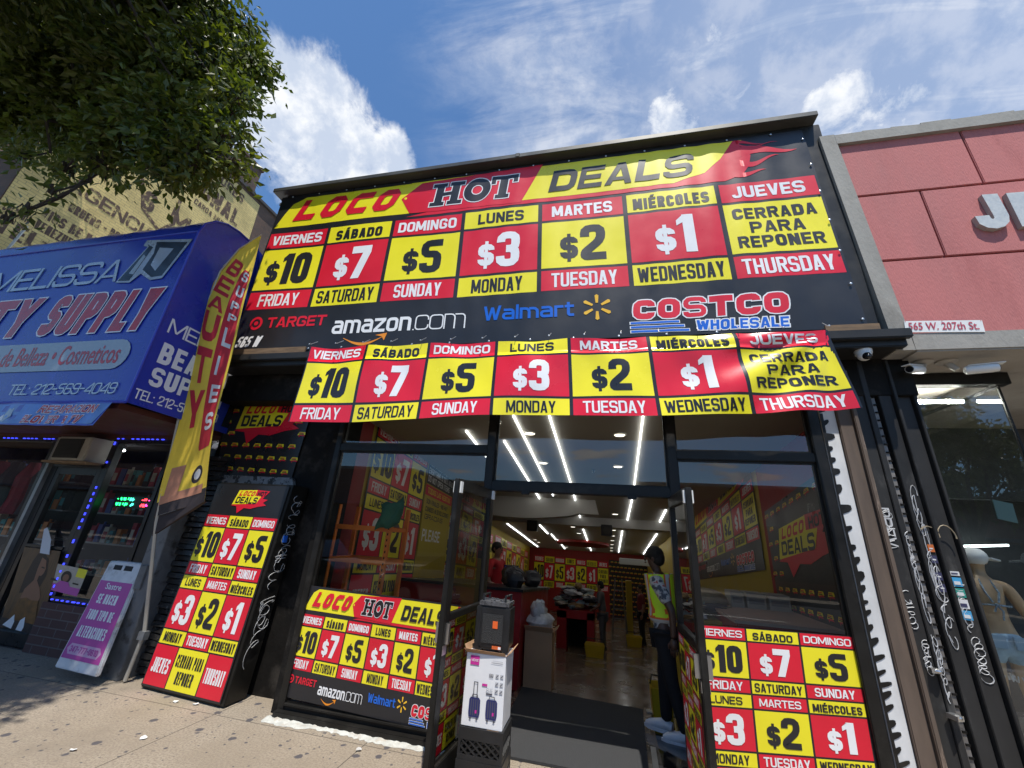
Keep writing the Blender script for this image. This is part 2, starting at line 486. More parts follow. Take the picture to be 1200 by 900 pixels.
class Design:
    """A flat printed design in metres (x right, y up): coloured areas and lettering in layers."""
    def __init__(s, W, H):
        s.W, s.H, s.items = W, H, []

    def tris(s, vs, fs, m, layer):
        s.items.append((vs, fs, m, layer))

    def rect(s, x0, y0, x1, y1, m, layer=1):
        s.tris([(x0, y0), (x1, y0), (x1, y1), (x0, y1)], [(0, 1, 2, 3)], m, layer)

    def poly(s, pts, m, layer=1):
        fs = tessellate_polygon([[Vector((p[0], p[1], 0)) for p in pts]])
        s.tris(list(pts), [tuple(t) for t in fs], m, layer)

    def ring(s, cx, cy, r0, r1, m, layer=2, n=28, sx=1.0, shear=0.0):
        vs, fs = [], []
        for k in range(n):
            a = 2 * math.pi * k / n
            for r in (r0, r1):
                y = r * math.sin(a)
                vs.append((cx + sx * r * math.cos(a) + shear * y, cy + y))
        for k in range(n):
            a, b = 2 * k, 2 * ((k + 1) % n)
            fs.append((a, a + 1, b + 1, b))
        s.tris(vs, fs, m, layer)

    def line(s, pts, th, m, layer=2, closed=False, shear=0.0, y_ref=0.0):
        """a mitred stroke along pts"""
        P = []
        for p in pts:
            p = Vector((p[0], p[1]))
            if not P or (p - P[-1]).length > th * 0.02: P.append(p)
        if closed and (P[0] - P[-1]).length <= th * 0.02: P.pop()
        n = len(P); L_, R_ = [], []
        for k in range(n):
            a = P[k - 1] if (k > 0 or closed) else None
            b = P[(k + 1) % n] if (k < n - 1 or closed) else None
            d0 = (P[k] - a).normalized() if a is not None else None
            d1 = (b - P[k]).normalized() if b is not None else None
            d0 = d0 if d0 is not None else d1; d1 = d1 if d1 is not None else d0
            t = (d0 + d1); t = t.normalized() if t.length > 1e-6 else d1
            nn = Vector((-t.y, t.x)); c = max(0.55, nn.dot(Vector((-d1.y, d1.x))))
            L_.append(P[k] + nn * (th / 2 / c)); R_.append(P[k] - nn * (th / 2 / c))
        vs, fs = [], []
        for a, b in zip(L_, R_):
            vs += [(a.x + shear * (a.y - y_ref), a.y), (b.x + shear * (b.y - y_ref), b.y)]
        for k in range(n if closed else n - 1):
            a, b = 2 * k, 2 * ((k + 1) % n)
            fs.append((a, a + 1, b + 1, b))
        s.tris(vs, fs, m, layer)

    def text(s, t, x0, y0, x1, y1, m, layer=3, weight=0.16, shear=0.0, outline=0.0, om=None, gap=None):
        """heavy capitals; weight = stroke width over height"""
        h = y1 - y0; th = weight * h; sl = shear * h; W = x1 - x0 - abs(sl); g = th * 0.42 if gap is None else gap * h
        up = any(c.isupper() or c.isdigit() or c in 'ltdbkh' for c in t); xh = h * (0.76 if up else 1.0)
        rel = [REL.get(c, 1.0) for c in t]
        fixed = sum(th for c, r in zip(t, rel) if r == 0) + g * (len(t) - 1)
        u = max(0.3 * th, (W - fixed) / max(0.5, sum(rel)))
        th = min(th, u * 0.46) if sum(rel) > 0 else th; hcap = h * 0.205
        x = x0; acc = any(c in 'ÁÉÍÓÚ' for c in t)
        for ch, r in zip(t, rel):
            w = th if r == 0 else u * r
            th0 = th
            if ch in 'SEBAGRP$235689&': th = min(th, hcap)
            hh = xh if ch in 'ocz' and up else (h * 0.8 if acc and ch not in 'ÁÉÍÓÚ' else h)
            for q, mm, l0 in (((outline * h, om, layer - 0.6),) if outline > 0 else ()) + ((0.0, m, layer),):
                for k, st in enumerate(strokes(ch, w, hh, th, xh)):
                    ly = l0 + 0.13 * k + (0.02 if q == 0 else 0)
                    F = lambda p: (x + p[0], y0 + p[1])
                    if st[0] in 'SCT':
                        closed = st[0] == 'C'
                        p = st[1]; wd = th
                        if st[0] == 'T':
                            wd = th * st[2]
                        elif st[2]:
                            p = rounded(p, max(th * 0.62, min(w, hh) * 0.26), closed)
                        if q and not closed:
                            a, b = Vector(p[0]) - Vector(p[1]), Vector(p[-1]) - Vector(p[-2])
                            p = [tuple(Vector(p[0]) + a.normalized() * q)] + list(p[1:-1]) + [tuple(Vector(p[-1]) + b.normalized() * q)]
                        s.line([F(c) for c in p], wd + 2 * q, mm, ly, closed, shear, y0)
                    elif st[0] == 'D':
                        _, ax, ay, bx, by = st
                        hw = (th / 2) * min(1.7, math.sqrt(1 + ((bx - ax) / (by - ay)) ** 2)) + q
                        d = q if by > ay else -q
                        e = (bx - ax) / (by - ay) * d
                        pts = [(ax - hw - e, ay - d), (ax + hw - e, ay - d), (bx + hw + e, by + d), (bx - hw + e, by + d)]
                        s.tris([(x + p[0] + shear * p[1], y0 + p[1]) for p in pts], [(0, 1, 2, 3)], mm, ly)
                    else:
                        s.poly([(x + p[0] + shear * p[1], y0 + p[1]) for p in st[1]], mm, ly)
            x += w + g; th = th0

    def print_(s, t, x0, y0, x1, y1, m, layer=3, shear=0.0):
        """small print in the built-in typeface"""
        vs, fs = glyphs(t); h = y1 - y0
        s.tris([(x0 + v[0] * (x1 - x0) + shear * v[1] * h, y0 + v[1] * h) for v in vs], fs, m, layer)

    def emit(s, name, corners, mats, grid=(1, 1), deform=None, back=0.004, parent=None, base=0, eps=0.0012, clip=None):
        """corners TL TR BR BL; the printed side faces the way (BR-BL)x(TL-BL) points (towards the street for left-to-right corners)"""
        TL, TR, BR, BL = (Vector(c) for c in corners)
        nrm = (BR - BL).cross(TL - BL).normalized()
        bm = bmesh.new(); items = list(s.items)
        lay = bm.verts.layers.float.new('h')
        if base is not None:
            items.insert(0, ([(0, 0), (s.W, 0), (s.W, s.H), (0, s.H)], [(0, 1, 2, 3)], base, 0))
        for vs, fs, m, l in items:
            bv = []
            for v in vs:
                q = bm.verts.new((v[0], v[1], 0)); q[lay] = l; bv.append(q)
            for f in fs:
                try:
                    bf = bm.faces.new([bv[k] for k in f]); bf.material_index = m
                except ValueError:
                    pass
        nu, nv = grid
        if clip:
            for co, no in clip:
                bmesh.ops.bisect_plane(bm, geom=bm.verts[:] + bm.edges[:] + bm.faces[:], plane_co=co, plane_no=no, clear_outer=True)
        for k in range(1, nu):
            bmesh.ops.bisect_plane(bm, geom=bm.verts[:] + bm.edges[:] + bm.faces[:], plane_co=(s.W * k / nu, 0, 0), plane_no=(1, 0, 0))
        for k in range(1, nv):
            bmesh.ops.bisect_plane(bm, geom=bm.verts[:] + bm.edges[:] + bm.faces[:], plane_co=(0, s.H * k / nv, 0), plane_no=(0, 1, 0))
        bm.normal_update()
        for f in bm.faces:
            if f.normal.z < 0:
                f.normal_flip()
        if back > 0 and base is not None and clip is None:
            g = bm.verts
            bl = [g.new((x, y, 0)) for x, y in ((0, 0), (s.W, 0), (s.W, s.H), (0, s.H))]
            for q in bl: q[lay] = -back / eps
            if deform is None:
                f = bm.faces.new(list(reversed(bl))); f.material_index = base
                fr = [g.new((x, y, 0)) for x, y in ((0, 0), (s.W, 0), (s.W, s.H), (0, s.H))]
                for k in range(4):
                    f = bm.faces.new([bl[k], bl[(k + 1) % 4], fr[(k + 1) % 4], fr[k]]); f.material_index = base
            else:
                for q in bl: bm.verts.remove(q)
        for v in bm.verts:
            u, w = v.co.x / s.W, v.co.y / s.H
            p = (BL * (1 - u) + BR * u) * (1 - w) + (TL * (1 - u) + TR * u) * w
            off = Vector((0, 0, 0))
            if deform:
                off = deform(u, w)
                off = nrm * off if not isinstance(off, Vector) else off
            v.co = p + nrm * (v[lay] * eps) + off
        me = bpy.data.meshes.new(name); bm.to_mesh(me); bm.free()
        if deform: me.shade_smooth()
        for q in mats:
            me.materials.append(q)
        o = bpy.data.objects.new(name, me); COL.objects.link(o)
        if parent is not None:
            put(o, parent)
        return o
# ------------------------------------------------------------------ printed designs of the price posters
PM = [mat('vinyl_black', (0.018, 0.018, 0.021), 0.34, spec=0.5, var=0.2, vscale=1.1, bump=0.16, bscale=2.2),
      mat('vinyl_red', (0.68, 0.013, 0.034), 0.34, var=0.09, vscale=1.1, bump=0.16, bscale=2.2),
      mat('vinyl_yellow', (0.84, 0.735, 0.022), 0.34, var=0.07, vscale=1.1, bump=0.16, bscale=2.2),
      mat('vinyl_white', (0.80, 0.80, 0.80), 0.36, var=0.04, vscale=1.5, bump=0.10, bscale=3.0),
      mat('vinyl_orange', (0.85, 0.28, 0.02), 0.34, var=0.05, vscale=1.5),
      mat('vinyl_blue', (0.012, 0.13, 0.60), 0.34, var=0.05, vscale=1.5),
      mat('vinyl_spark', (0.85, 0.48, 0.03), 0.34, var=0.05, vscale=1.5)]
PB = [mat('banner_' + n, c, 0.24, var=0.05, vscale=1.5, bump=0.10, bscale=3.0) for n, c in (('black', (0.018, 0.018, 0.021)), ('red', (0.68, 0.013, 0.034)), ('yellow', (0.84, 0.735, 0.022)), ('white', (0.80, 0.80, 0.80)))]
K, RD, YL, WH, OR, BL_, SP = range(7)
DAYS = (('VIERNES', '$10', 'FRIDAY'), ('SÁBADO', '$7', 'SATURDAY'), ('DOMINGO', '$5', 'SUNDAY'), ('LUNES', '$3', 'MONDAY'),
        ('MARTES', '$2', 'TUESDAY'), ('MIÉRCOLES', '$1', 'WEDNESDAY'), ('JUEVES', None, 'THURSDAY'))


def ink(bg):
    return WH if bg == RD else K


def cell_text(D, t, x0, y0, x1, y1, bg, fx, fy, w=0.17, shear=0.0):
    """a string centred in a cell over fx, fy of its size"""
    cx, cy, hw, hh = (x0 + x1) / 2, (y0 + y1) / 2, (x1 - x0) * fx / 2, (y1 - y0) * fy / 2
    D.text(t, cx - hw, cy - hh, cx + hw, cy + hh, ink(bg), 3, w, shear)


def price(D, t, x0, y0, x1, y1, bg, k=1.0):
    n = t[1:]; w, h = x1 - x0, y1 - y0; hh = h * 0.76
    s = min(1.12, w / h / 0.98)                                     # narrower cells, narrower figures
    dw, nw = hh * 0.36 * s, {'10': hh * 0.80, '1': hh * 0.31}.get(n, hh * 0.50) * s
    tot = dw + hh * 0.05 + nw; a = x0 + (w - tot) / 2; b = y0 + h * 0.12
    D.text('$', a, b - h * 0.01, a + dw, b + hh * 0.78, ink(bg), 3, 0.165 * s)
    D.text(n, a + dw + hh * 0.05, b, a + tot, b + hh, ink(bg), 3, 0.20 * s, 0.0, gap=0.05)


def closed_cell(D, x0, y0, x1, y1, lines=('CERRADA', 'PARA', 'REPONER'), wide=0.84, wt=0.25):
    h = (y1 - y0) / (len(lines) + 0.5)
    for k, t in enumerate(lines):
        f = wide * (0.64 if t == 'PARA' else 1.0)
        cx, hw = (x0 + x1) / 2, (x1 - x0) * f / 2
        yb = y1 - h * (k + 1.14)
        D.text(t, cx - hw, yb, cx + hw, yb + h * 0.78, K, 3, wt)


def week_grid(D, x0, x1, ybot, ytop, gap, rows=(0.0, 0.211, 0.238, 0.764, 0.791, 1.0), wide_names=True):
    """seven columns: Spanish day, price, English day"""
    H = ytop - ybot; Y = [ybot + H * r for r in rows]; cw = (x1 - x0) / 7
    for k, (es, pr, en) in enumerate(DAYS):
        a, b = x0 + k * cw + gap * 0.5, x0 + (k + 1) * cw - gap * 0.5
        odd = k % 2 == 1
        c1, c2 = (YL, RD) if odd else (RD, YL)
        D.rect(a, Y[4], b, Y[5], c1); D.rect(a, Y[2], b, Y[3], c2); D.rect(a, Y[0], b, Y[1], c1)
        fx = min(0.86, 0.125 * len(es)) if wide_names else 0.8
        cell_text(D, es, a, Y[4], b, Y[5], c1, fx, 0.62 if 'Á' not in es and 'É' not in es else 0.76, 0.20)
        cell_text(D, en, a, Y[0], b, Y[1], c1, min(0.9, 0.108 * len(en)), 0.70, 0.15)
        if pr:
            price(D, pr, a, Y[2], b, Y[3], c2)
        else:
            closed_cell(D, a, Y[2], b, Y[3])


def loco_word(D, x0, y0, x1, y1, m, th, layer=4, sh=0.42):
    """square-cornered slanted letters L O C O drawn as broad strokes"""
    n = 4; h = y1 - y0; sl = sh * h; w = (x1 - x0 - sl) / (n + 0.28 * 3); g = w * 0.28; c = min(w, h) * 0.16; t2 = th / 2
    for k, ch in enumerate('LOCO'):
        a = x0 + k * (w + g) + t2; b = a + w - th; lo, hi = y0 + t2, y1 - t2
        if ch == 'L':
            p, cl = [(a, hi + t2), (a, lo), (b + t2, lo)], False
        elif ch == 'O':
            p, cl = [(a + c, lo), (b - c, lo), (b, lo + c), (b, hi - c), (b - c, hi), (a + c, hi), (a, hi - c), (a, lo + c)], True
        else:
            p, cl = [(b + t2, lo), (a + c, lo), (a, lo + c), (a, hi - c), (a + c, hi), (b + t2, hi)], False
        D.line(p, th, m, layer, cl, sh, y0)


def hot_word(D, x0, y0, x1, y1, m, om, layer=4, sh=0.0, ol=0.012):
    """slab-serif H O T; the same shapes a little larger behind them give the pale outline"""
    h = y1 - y0; w = (x1 - x0)
    for q, mm, ly in ((ol, om, layer - 0.5), (0.0, m, layer)):
        def r(a, b, c, d):
            pts = [(x0 + a * w - q, y0 + b * h - q), (x0 + c * w + q, y0 + b * h - q), (x0 + c * w + q, y0 + d * h + q), (x0 + a * w - q, y0 + d * h + q)]
            D.tris([(p[0] + sh * (p[1] - y0), p[1]) for p in pts], [(0, 1, 2, 3)], mm, ly)
        r(0.05, 0.1, 0.14, 0.9); r(0.24, 0.1, 0.33, 0.9); r(0.10, 0.42, 0.28, 0.58)
        for a, b in ((0.0, 0.17), (0.21, 0.38)):
            r(a, 0.0, b, 0.16); r(a, 0.84, b, 1.0)
        D.ring(x0 + 0.545 * w + sh * h / 2, y0 + h / 2, h * 0.22 - q, h * 0.52 + q, mm, ly, 24, w * 0.155 / (h * 0.52), sh)
        r(0.80, 0.1, 0.89, 0.9); r(0.77, 0.0, 0.92, 0.16); r(0.70, 0.84, 1.0, 1.0); r(0.70, 0.66, 0.75, 0.9); r(0.95, 0.66, 1.0, 0.9)


def header(D, x0, x1, y0, y1, flame=True, ly=1):
    """yellow and red banner heading with a price-tag shaped middle and flames on the right"""
    W, H = x1 - x0, y1 - y0
    X = lambda f: x0 + f * W
    Y = lambda f: y0 + f * H
    D.poly([(X(0.005), Y(0.10)), (X(0.86), Y(0.10)), (X(0.91), Y(1.0)), (X(0.065), Y(0.96)), (X(0.035), Y(0.80)), (X(0.02), Y(0.5))], YL, ly)
    D.poly([(X(0.31), Y(0.0)), (X(0.80), Y(0.0)), (X(0.872), Y(0.02)), (X(0.900), Y(0.14)), (X(0.912), Y(0.34)), (X(0.918), Y(0.60)), (X(0.905), Y(0.80)), (X(0.905), Y(1.0)), (X(0.80), Y(1.0))], RD, ly + 1)
    for a0, b0, a1, b1, w0, am, l in ((0.89, 0.93, 0.940, 0.88, 0.11, 0.04, 0.2), (0.895, 0.66, 0.985, 0.66, 0.26, 0.07, 0.3), (0.90, 0.42, 0.958, 0.46, 0.15, -0.07, 0.4), (0.885, 0.17, 0.935, 0.16, 0.14, -0.05, 0.5), (0.905, 0.86, 0.962, 0.80, 0.05, -0.05, 0.6)):
        n = 10; up_, dn_ = [], []
        for k in range(n + 1):
            t = k / n; xx = X(a0 + (a1 - a0) * t); yy = b0 + (b1 - b0) * t + am * math.sin(t * 5.2); hw = w0 * (1 - t) ** 0.8 / 2
            up_.append((xx, Y(yy + hw))); dn_.append((xx, Y(yy - hw)))
        for k in range(n): D.tris([dn_[k], dn_[k + 1], up_[k + 1], up_[k]], [(0, 1, 2, 3)], RD, ly + 1 + l)
    D.poly([(X(0.31), Y(0.10)), (X(0.795), Y(0.10)), (X(0.845), Y(0.28)), (X(0.872), Y(0.58)), (X(0.896), Y(1.0)), (X(0.31), Y(0.98))], YL, ly + 2)
    D.poly([(X(0.293), Y(0.54)), (X(0.333), Y(0.94)), (X(0.575), Y(1.03)), (X(0.535), Y(0.04)), (X(0.315), Y(0.10))], RD, ly + 3)
    D.ring(X(0.302), Y(0.54), 0.0, H * 0.035, YL, ly + 4, 12)
    sc = H / 0.62
    loco_word(D, X(0.045), Y(0.26), X(0.295), Y(0.86), RD, 0.105 * sc, ly + 5)
    hot_word(D, X(0.355), Y(0.22), X(0.525), Y(0.84), K, WH, ly + 6, 0.10, 0.014 * sc)
    D.text('DEALS', X(0.585), Y(0.24), X(0.835), Y(0.80), K, ly + 6, 0.24, 0.22)


def logos(D, x0, x1, y0, y1):
    """the row of retailers' marks under the grid"""
    W, H = x1 - x0, y1 - y0
    X = lambda f: x0 + f * W
    Y = lambda f: y0 + f * H
    r = H * 0.165
    D.ring(X(0.027), Y(0.70), r * 0.64, r, RD, 2); D.ring(X(0.027), Y(0.70), 0, r * 0.32, RD, 2)
    D.text('TARGET', X(0.052), Y(0.57), X(0.178), Y(0.83), RD, 3, 0.2)
    D.text('amazon', X(0.195), Y(0.34), X(0.348), Y(0.66), WH, 3, 0.21)
    D.text('.com', X(0.352), Y(0.34), X(0.445), Y(0.68), WH, 3, 0.08)
    up, lo = [], []
    for k in range(13):
        t = k / 12
        up.append((X(0.222 + 0.078 * t), Y(0.28 - 0.17 * math.sin(math.pi * (0.08 + t * 0.84)))))
        lo.append((X(0.222 + 0.078 * t), Y(0.28 - (0.17 + 0.055 * math.sin(math.pi * t)) * math.sin(math.pi * (0.08 + t * 0.84)) - 0.012)))
    for k in range(12):
        D.tris([lo[k], lo[k + 1], up[k + 1], up[k]], [(0, 1, 2, 3)], OR, 3)
    D.poly([(X(0.284), Y(0.27)), (X(0.306), Y(0.31)), (X(0.302), Y(0.14)), (X(0.297), Y(0.23))], OR, 3)
    D.text('Walmart', X(0.475), Y(0.48), X(0.622), Y(0.80), BL_, 3, 0.17)
    cx, cy, r0, r1 = X(0.657), Y(0.645), H * 0.09, H * 0.25
    for k in range(6):
        a = math.pi / 2 + k * math.pi / 3; ux, uy = math.cos(a), math.sin(a); w = H * 0.035
        D.poly([(cx + ux * r0 - uy * w * 0.6, cy + uy * r0 + ux * w * 0.6), (cx + ux * r1 - uy * w, cy + uy * r1 + ux * w), (cx + ux * (r1 + w * 0.7), cy + uy * (r1 + w * 0.7)),
                (cx + ux * r1 + uy * w, cy + uy * r1 - ux * w), (cx + ux * r0 + uy * w * 0.6, cy + uy * r0 - ux * w * 0.6)], SP, 3)
    D.text('COSTCO', X(0.708), Y(0.34), X(0.918), Y(0.74), RD, 4, 0.30, 0.10, 0.055, WH)
    for k in range(3):
        D.rect(X(0.703), Y(0.07 + 0.085 * k), X(0.785 - 0.006 * k), Y(0.13 + 0.085 * k), WH, 2)
        D.rect(X(0.7045), Y(0.08 + 0.085 * k), X(0.784 - 0.006 * k), Y(0.12 + 0.085 * k), BL_, 3)
    D.text('WHOLESALE', X(0.793), Y(0.08), X(0.912), Y(0.27), BL_, 4, 0.24, 0.12, 0.10, WH)


def design_sign(W=7.0, H=2.6, number=True):
    D = Design(W, H)
    header(D, 0.0, W, 0.748 * H, 0.985 * H)
    week_grid(D, 0.0, W, 0.239 * H, 0.731 * H, 0.05)
    logos(D, 0.012 * W, 1.0 * W, 0.0, 0.225 * H)
    if number:
        D.text('565 W', 0.006 * W, 0.025 * H, 0.064 * W, 0.085 * H, WH, 3, 0.22, 0.3)
    return D


def design_row(W=5.6, H=0.9):
    D = Design(W, H)
    week_grid(D, 0.0, W, 0.0, H, 0.035, rows=(0.0, 0.205, 0.235, 0.775, 0.80, 1.0))
    return D


def block_cells(D, x0, x1, y0, y1, gap, wn=0.16):
    """three columns: Fri-Sat-Sun above Mon-Tue-Wed, closed Thursday below"""
    cw, H = (x1 - x0) / 3, y1 - y0
    Y = lambda f: y0 + H * (1 - f)
    bands = ((0, 0.0, 0.083), (1, 0.083, 0.305), (2, 0.305, 0.388), (3, 0.388, 0.47), (4, 0.47, 0.70), (5, 0.70, 0.783))
    for k in range(3):
        for b, f0, f1 in bands:
            d = DAYS[k if b < 3 else k + 3]
            c = (RD if k % 2 == 0 else YL) if b < 3 else (YL if k % 2 == 0 else RD)
            if b in (1, 4):
                c = YL if c == RD else RD
            a, e, lo, hi = x0 + k * cw + gap / 2, x0 + (k + 1) * cw - gap / 2, Y(f1) + gap / 2, Y(f0) - gap / 2
            D.rect(a, lo, e, hi, c)
            if b in (1, 4):
                price(D, d[1], a, lo, e, hi, c)
            elif b in (0, 3):
                cell_text(D, d[0], a, lo, e, hi, c, min(0.88, 0.13 * len(d[0])), 0.6 if d[0] not in ('SÁBADO', 'MIÉRCOLES') else 0.76, wn)
            else:
                cell_text(D, d[2], a, lo, e, hi, c, min(0.9, 0.12 * len(d[2])), 0.68, wn)
    lo, hi = Y(1.0) + gap / 2, Y(0.783) - gap / 2
    W = x1 - x0
    xs = (x0, x0 + 0.30 * W, x0 + 0.70 * W, x1)
    D.rect(xs[0], lo, xs[1] - gap / 2, hi, RD); D.rect(xs[1] + gap / 2, lo, xs[2] - gap / 2, hi, YL); D.rect(xs[2] + gap / 2, lo, xs[3], hi, RD)
    m = (lo + hi) / 2; hh = (hi - lo) * 0.20
    D.text('JUEVES', xs[0] + 0.04 * W, m - hh * 0.9, xs[1] - 0.04 * W, m + hh * 0.9, WH, 3, 0.15)
    D.text('THURSDAY', xs[2] + 0.03 * W, m - hh * 0.9, xs[3] - 0.03 * W, m + hh * 0.9, WH, 3, 0.15)
    D.text('CERRADA PARA', xs[1] + 0.03 * W, m + hh * 0.25, xs[2] - 0.03 * W, m + hh * 1.75, K, 3, 0.16)
    D.text('REPONER', xs[1] + 0.09 * W, m - hh * 1.75, xs[2] - 0.09 * W, m - hh * 0.25, K, 3, 0.16)


def badge(D, x0, y0, x1, y1, ly=3, text=True):
    """speech-bubble emblem: yellow plate, red flames and tail"""
    W, H = x1 - x0, y1 - y0
    P = lambda l: [(x0 + a * W, y0 + b * H) for a, b in l]
    D.poly(P([(0.0, 0.30), (0.17, 0.27), (0.24, 0.0), (0.40, 0.22), (0.58, 0.20), (0.78, 0.30), (1.0, 0.36), (0.88, 0.46), (0.99, 0.58), (0.84, 0.62), (0.98, 0.92), (0.60, 0.96), (0.50, 0.5), (0.1, 0.4)]), RD, ly)
    D.poly(P([(0.02, 0.34), (0.70, 0.42), (0.78, 0.70), (0.60, 0.72), (0.62, 0.95), (0.10, 0.92)]), YL, ly + 1)
    if text:
        loco_word(D, x0 + 0.13 * W, y0 + 0.70 * H, x0 + 0.60 * W, y0 + 0.90 * H, RD, 0.05 * H, ly + 2)
        D.text('HOT', x0 + 0.66 * W, y0 + 0.72 * H, x0 + 0.92 * W, y0 + 0.90 * H, K, ly + 2, 0.22, 0.1)
        D.text('DEALS', x0 + 0.09 * W, y0 + 0.40 * H, x0 + 0.72 * W, y0 + 0.66 * H, K, ly + 2, 0.22, 0.15)


def design_block(W=1.0, H=1.9, top=0.0):
    D = Design(W, H)
    block_cells(D, 0.012 * W, 0.988 * W, 0.006 * H, (1 - top) * H, 0.012 * W)
    if top:
        badge(D, 0.30 * W, (1 - top * 0.93) * H, 0.78 * W, (1 - top * 0.12) * H)
    return D


def design_pattern(W, H, nx=7, ny=9, big=True, s=0.10):
    D = Design(W, H)
    for j in range(ny):
        for i in range(nx):
            x = (i + 0.5 + (0.25 if j % 2 else -0.25)) * W / nx; y = (j + 0.5) * H / ny
            if big and abs(x - W * 0.5) < W * 0.36 and abs(y - H * 0.58) < H * 0.24:
                continue
            D.poly([(x - s * 0.5, y - s * 0.05), (x + s * 0.5, y), (x + s * 0.42, y + s * 0.28), (x - s * 0.3, y + s * 0.3)], YL, 2)
            D.poly([(x - s * 0.45, y - s * 0.10), (x + s * 0.55, y - s * 0.14), (x + s * 0.3, y + s * 0.02), (x - s * 0.2, y - s * 0.02)], RD, 3)
            D.poly([(x - s * 0.28, y - s * 0.08), (x - s * 0.10, y - s * 0.08), (x - s * 0.2, y - s * 0.3)], RD, 3)
            D.rect(x - s * 0.28, y + s * 0.14, x + s * 0.25, y + s * 0.22, RD, 4); D.rect(x - s * 0.3, y + s * 0.03, x + s * 0.3, y + s * 0.10, K, 4)
    if big:
        badge(D, 0.14 * W, 0.33 * H, 0.92 * W, 0.80 * H, 5)
    return D
# ------------------------------------------------------------------ ground, pavement, road
rng = random.Random(7)


def pavement_mat():
    m = bpy.data.materials.new('pavement_concrete'); m.use_nodes = True
    nt = m.node_tree; N, L = nt.nodes.new, nt.links.new; b = nt.nodes['Principled BSDF']
    b.inputs['Roughness'].default_value = 0.85
    tc = N('ShaderNodeTexCoord')

    def noise(sc, det=6, rough=0.6):
        n = N('ShaderNodeTexNoise'); L(tc.outputs['Object'], n.inputs['Vector']); n.inputs['Scale'].default_value = sc; n.inputs['Detail'].default_value = det; n.inputs['Roughness'].default_value = rough
        return n.outputs[0]

    def step(v, lo, hi):
        n = N('ShaderNodeMapRange'); n.interpolation_type = 'SMOOTHSTEP'; L(v, n.inputs[0]); n.inputs[1].default_value = lo; n.inputs[2].default_value = hi
        return n.outputs[0]

    def mixc(f, a, c2, blend='MIX'):
        n = N('ShaderNodeMix'); n.data_type = 'RGBA'; n.blend_type = blend
        L(f, n.inputs[0]) if not isinstance(f, float) else setattr(n.inputs[0], 'default_value', f)
        for i, q in ((6, a), (7, c2)):
            if isinstance(q, tuple): n.inputs[i].default_value = (*q, 1)
            else: L(q, n.inputs[i])
        return n.outputs[2]

    c = mixc(step(noise(1.3), 0.35, 0.65), (0.25, 0.205, 0.15), (0.325, 0.275, 0.21))
    c = mixc(step(noise(60, 3), 0.42, 0.60), c, (0.215, 0.175, 0.13))
    c = mixc(step(noise(140, 2), 0.60, 0.70), c, (0.36, 0.31, 0.25))
    c = mixc(step(noise(0.55, 9, 0.72), 0.54, 0.76), c, (0.20, 0.165, 0.125))
    # trodden-in chewing gum: round dark blots, a few in each square
    for sc, thr, lo, hi in ((6.0, 0.55, 0.15, 0.21), (11.0, 0.60, 0.14, 0.20), (22.0, 0.70, 0.13, 0.2)):
        v = N('ShaderNodeTexVoronoi'); v.feature = 'F1'; v.inputs['Scale'].default_value = sc; v.inputs['Randomness'].default_value = 1.0
        w = N('ShaderNodeMixRGB'); w.inputs[0].default_value = 0.03; L(tc.outputs['Object'], w.inputs[1])
        nn = N('ShaderNodeTexNoise'); nn.inputs['Scale'].default_value = 30; L(tc.outputs['Object'], nn.inputs['Vector']); L(nn.outputs['Color'], w.inputs[2])
        mp = N('ShaderNodeMapping'); mp.inputs['Scale'].default_value = (1, 1, 0.0); L(w.outputs[0], mp.inputs[0]); L(mp.outputs[0], v.inputs['Vector'])
        d = step(v.outputs['Distance'], hi, lo)
        sepc = N('ShaderNodeSeparateColor'); L(v.outputs['Color'], sepc.inputs[0])
        k = N('ShaderNodeMath'); k.operation = 'GREATER_THAN'; L(sepc.outputs[0], k.inputs[0]); k.inputs[1].default_value = thr
        mu = N('ShaderNodeMath'); mu.operation = 'MULTIPLY'; L(d, mu.inputs[0]); L(k.outputs[0], mu.inputs[1])
        c = mixc(mu.outputs[0], c, (0.075, 0.068, 0.072))
    # joints between the flags
    sep = N('ShaderNodeSeparateXYZ'); L(tc.outputs['Object'], sep.inputs[0])
    j = None
    for ax, per, off in ((0, 1.52, 0.44), (1, 1.52, 0.78)):
        a = N('ShaderNodeMath'); a.operation = 'ADD'; L(sep.outputs[ax], a.inputs[0]); a.inputs[1].default_value = 100 * per + off
        q = N('ShaderNodeMath'); q.operation = 'MODULO'; L(a.outputs[0], q.inputs[0]); q.inputs[1].default_value = per
        z = N('ShaderNodeMath'); z.operation = 'LESS_THAN'; L(q.outputs[0], z.inputs[0]); z.inputs[1].default_value = 0.009
        if j is None: j = z.outputs[0]
        else:
            o = N('ShaderNodeMath'); o.operation = 'MAXIMUM'; L(j, o.inputs[0]); L(z.outputs[0], o.inputs[1]); j = o.outputs[0]
    c = mixc(j, c, (0.085, 0.07, 0.055))
    L(c, b.inputs['Base Color'])
    bp = N('ShaderNodeBump'); bp.inputs['Strength'].default_value = 0.35; bp.inputs['Distance'].default_value = 0.006; L(noise(90, 4), bp.inputs['Height']); L(bp.outputs[0], b.inputs['Normal'])
    return m


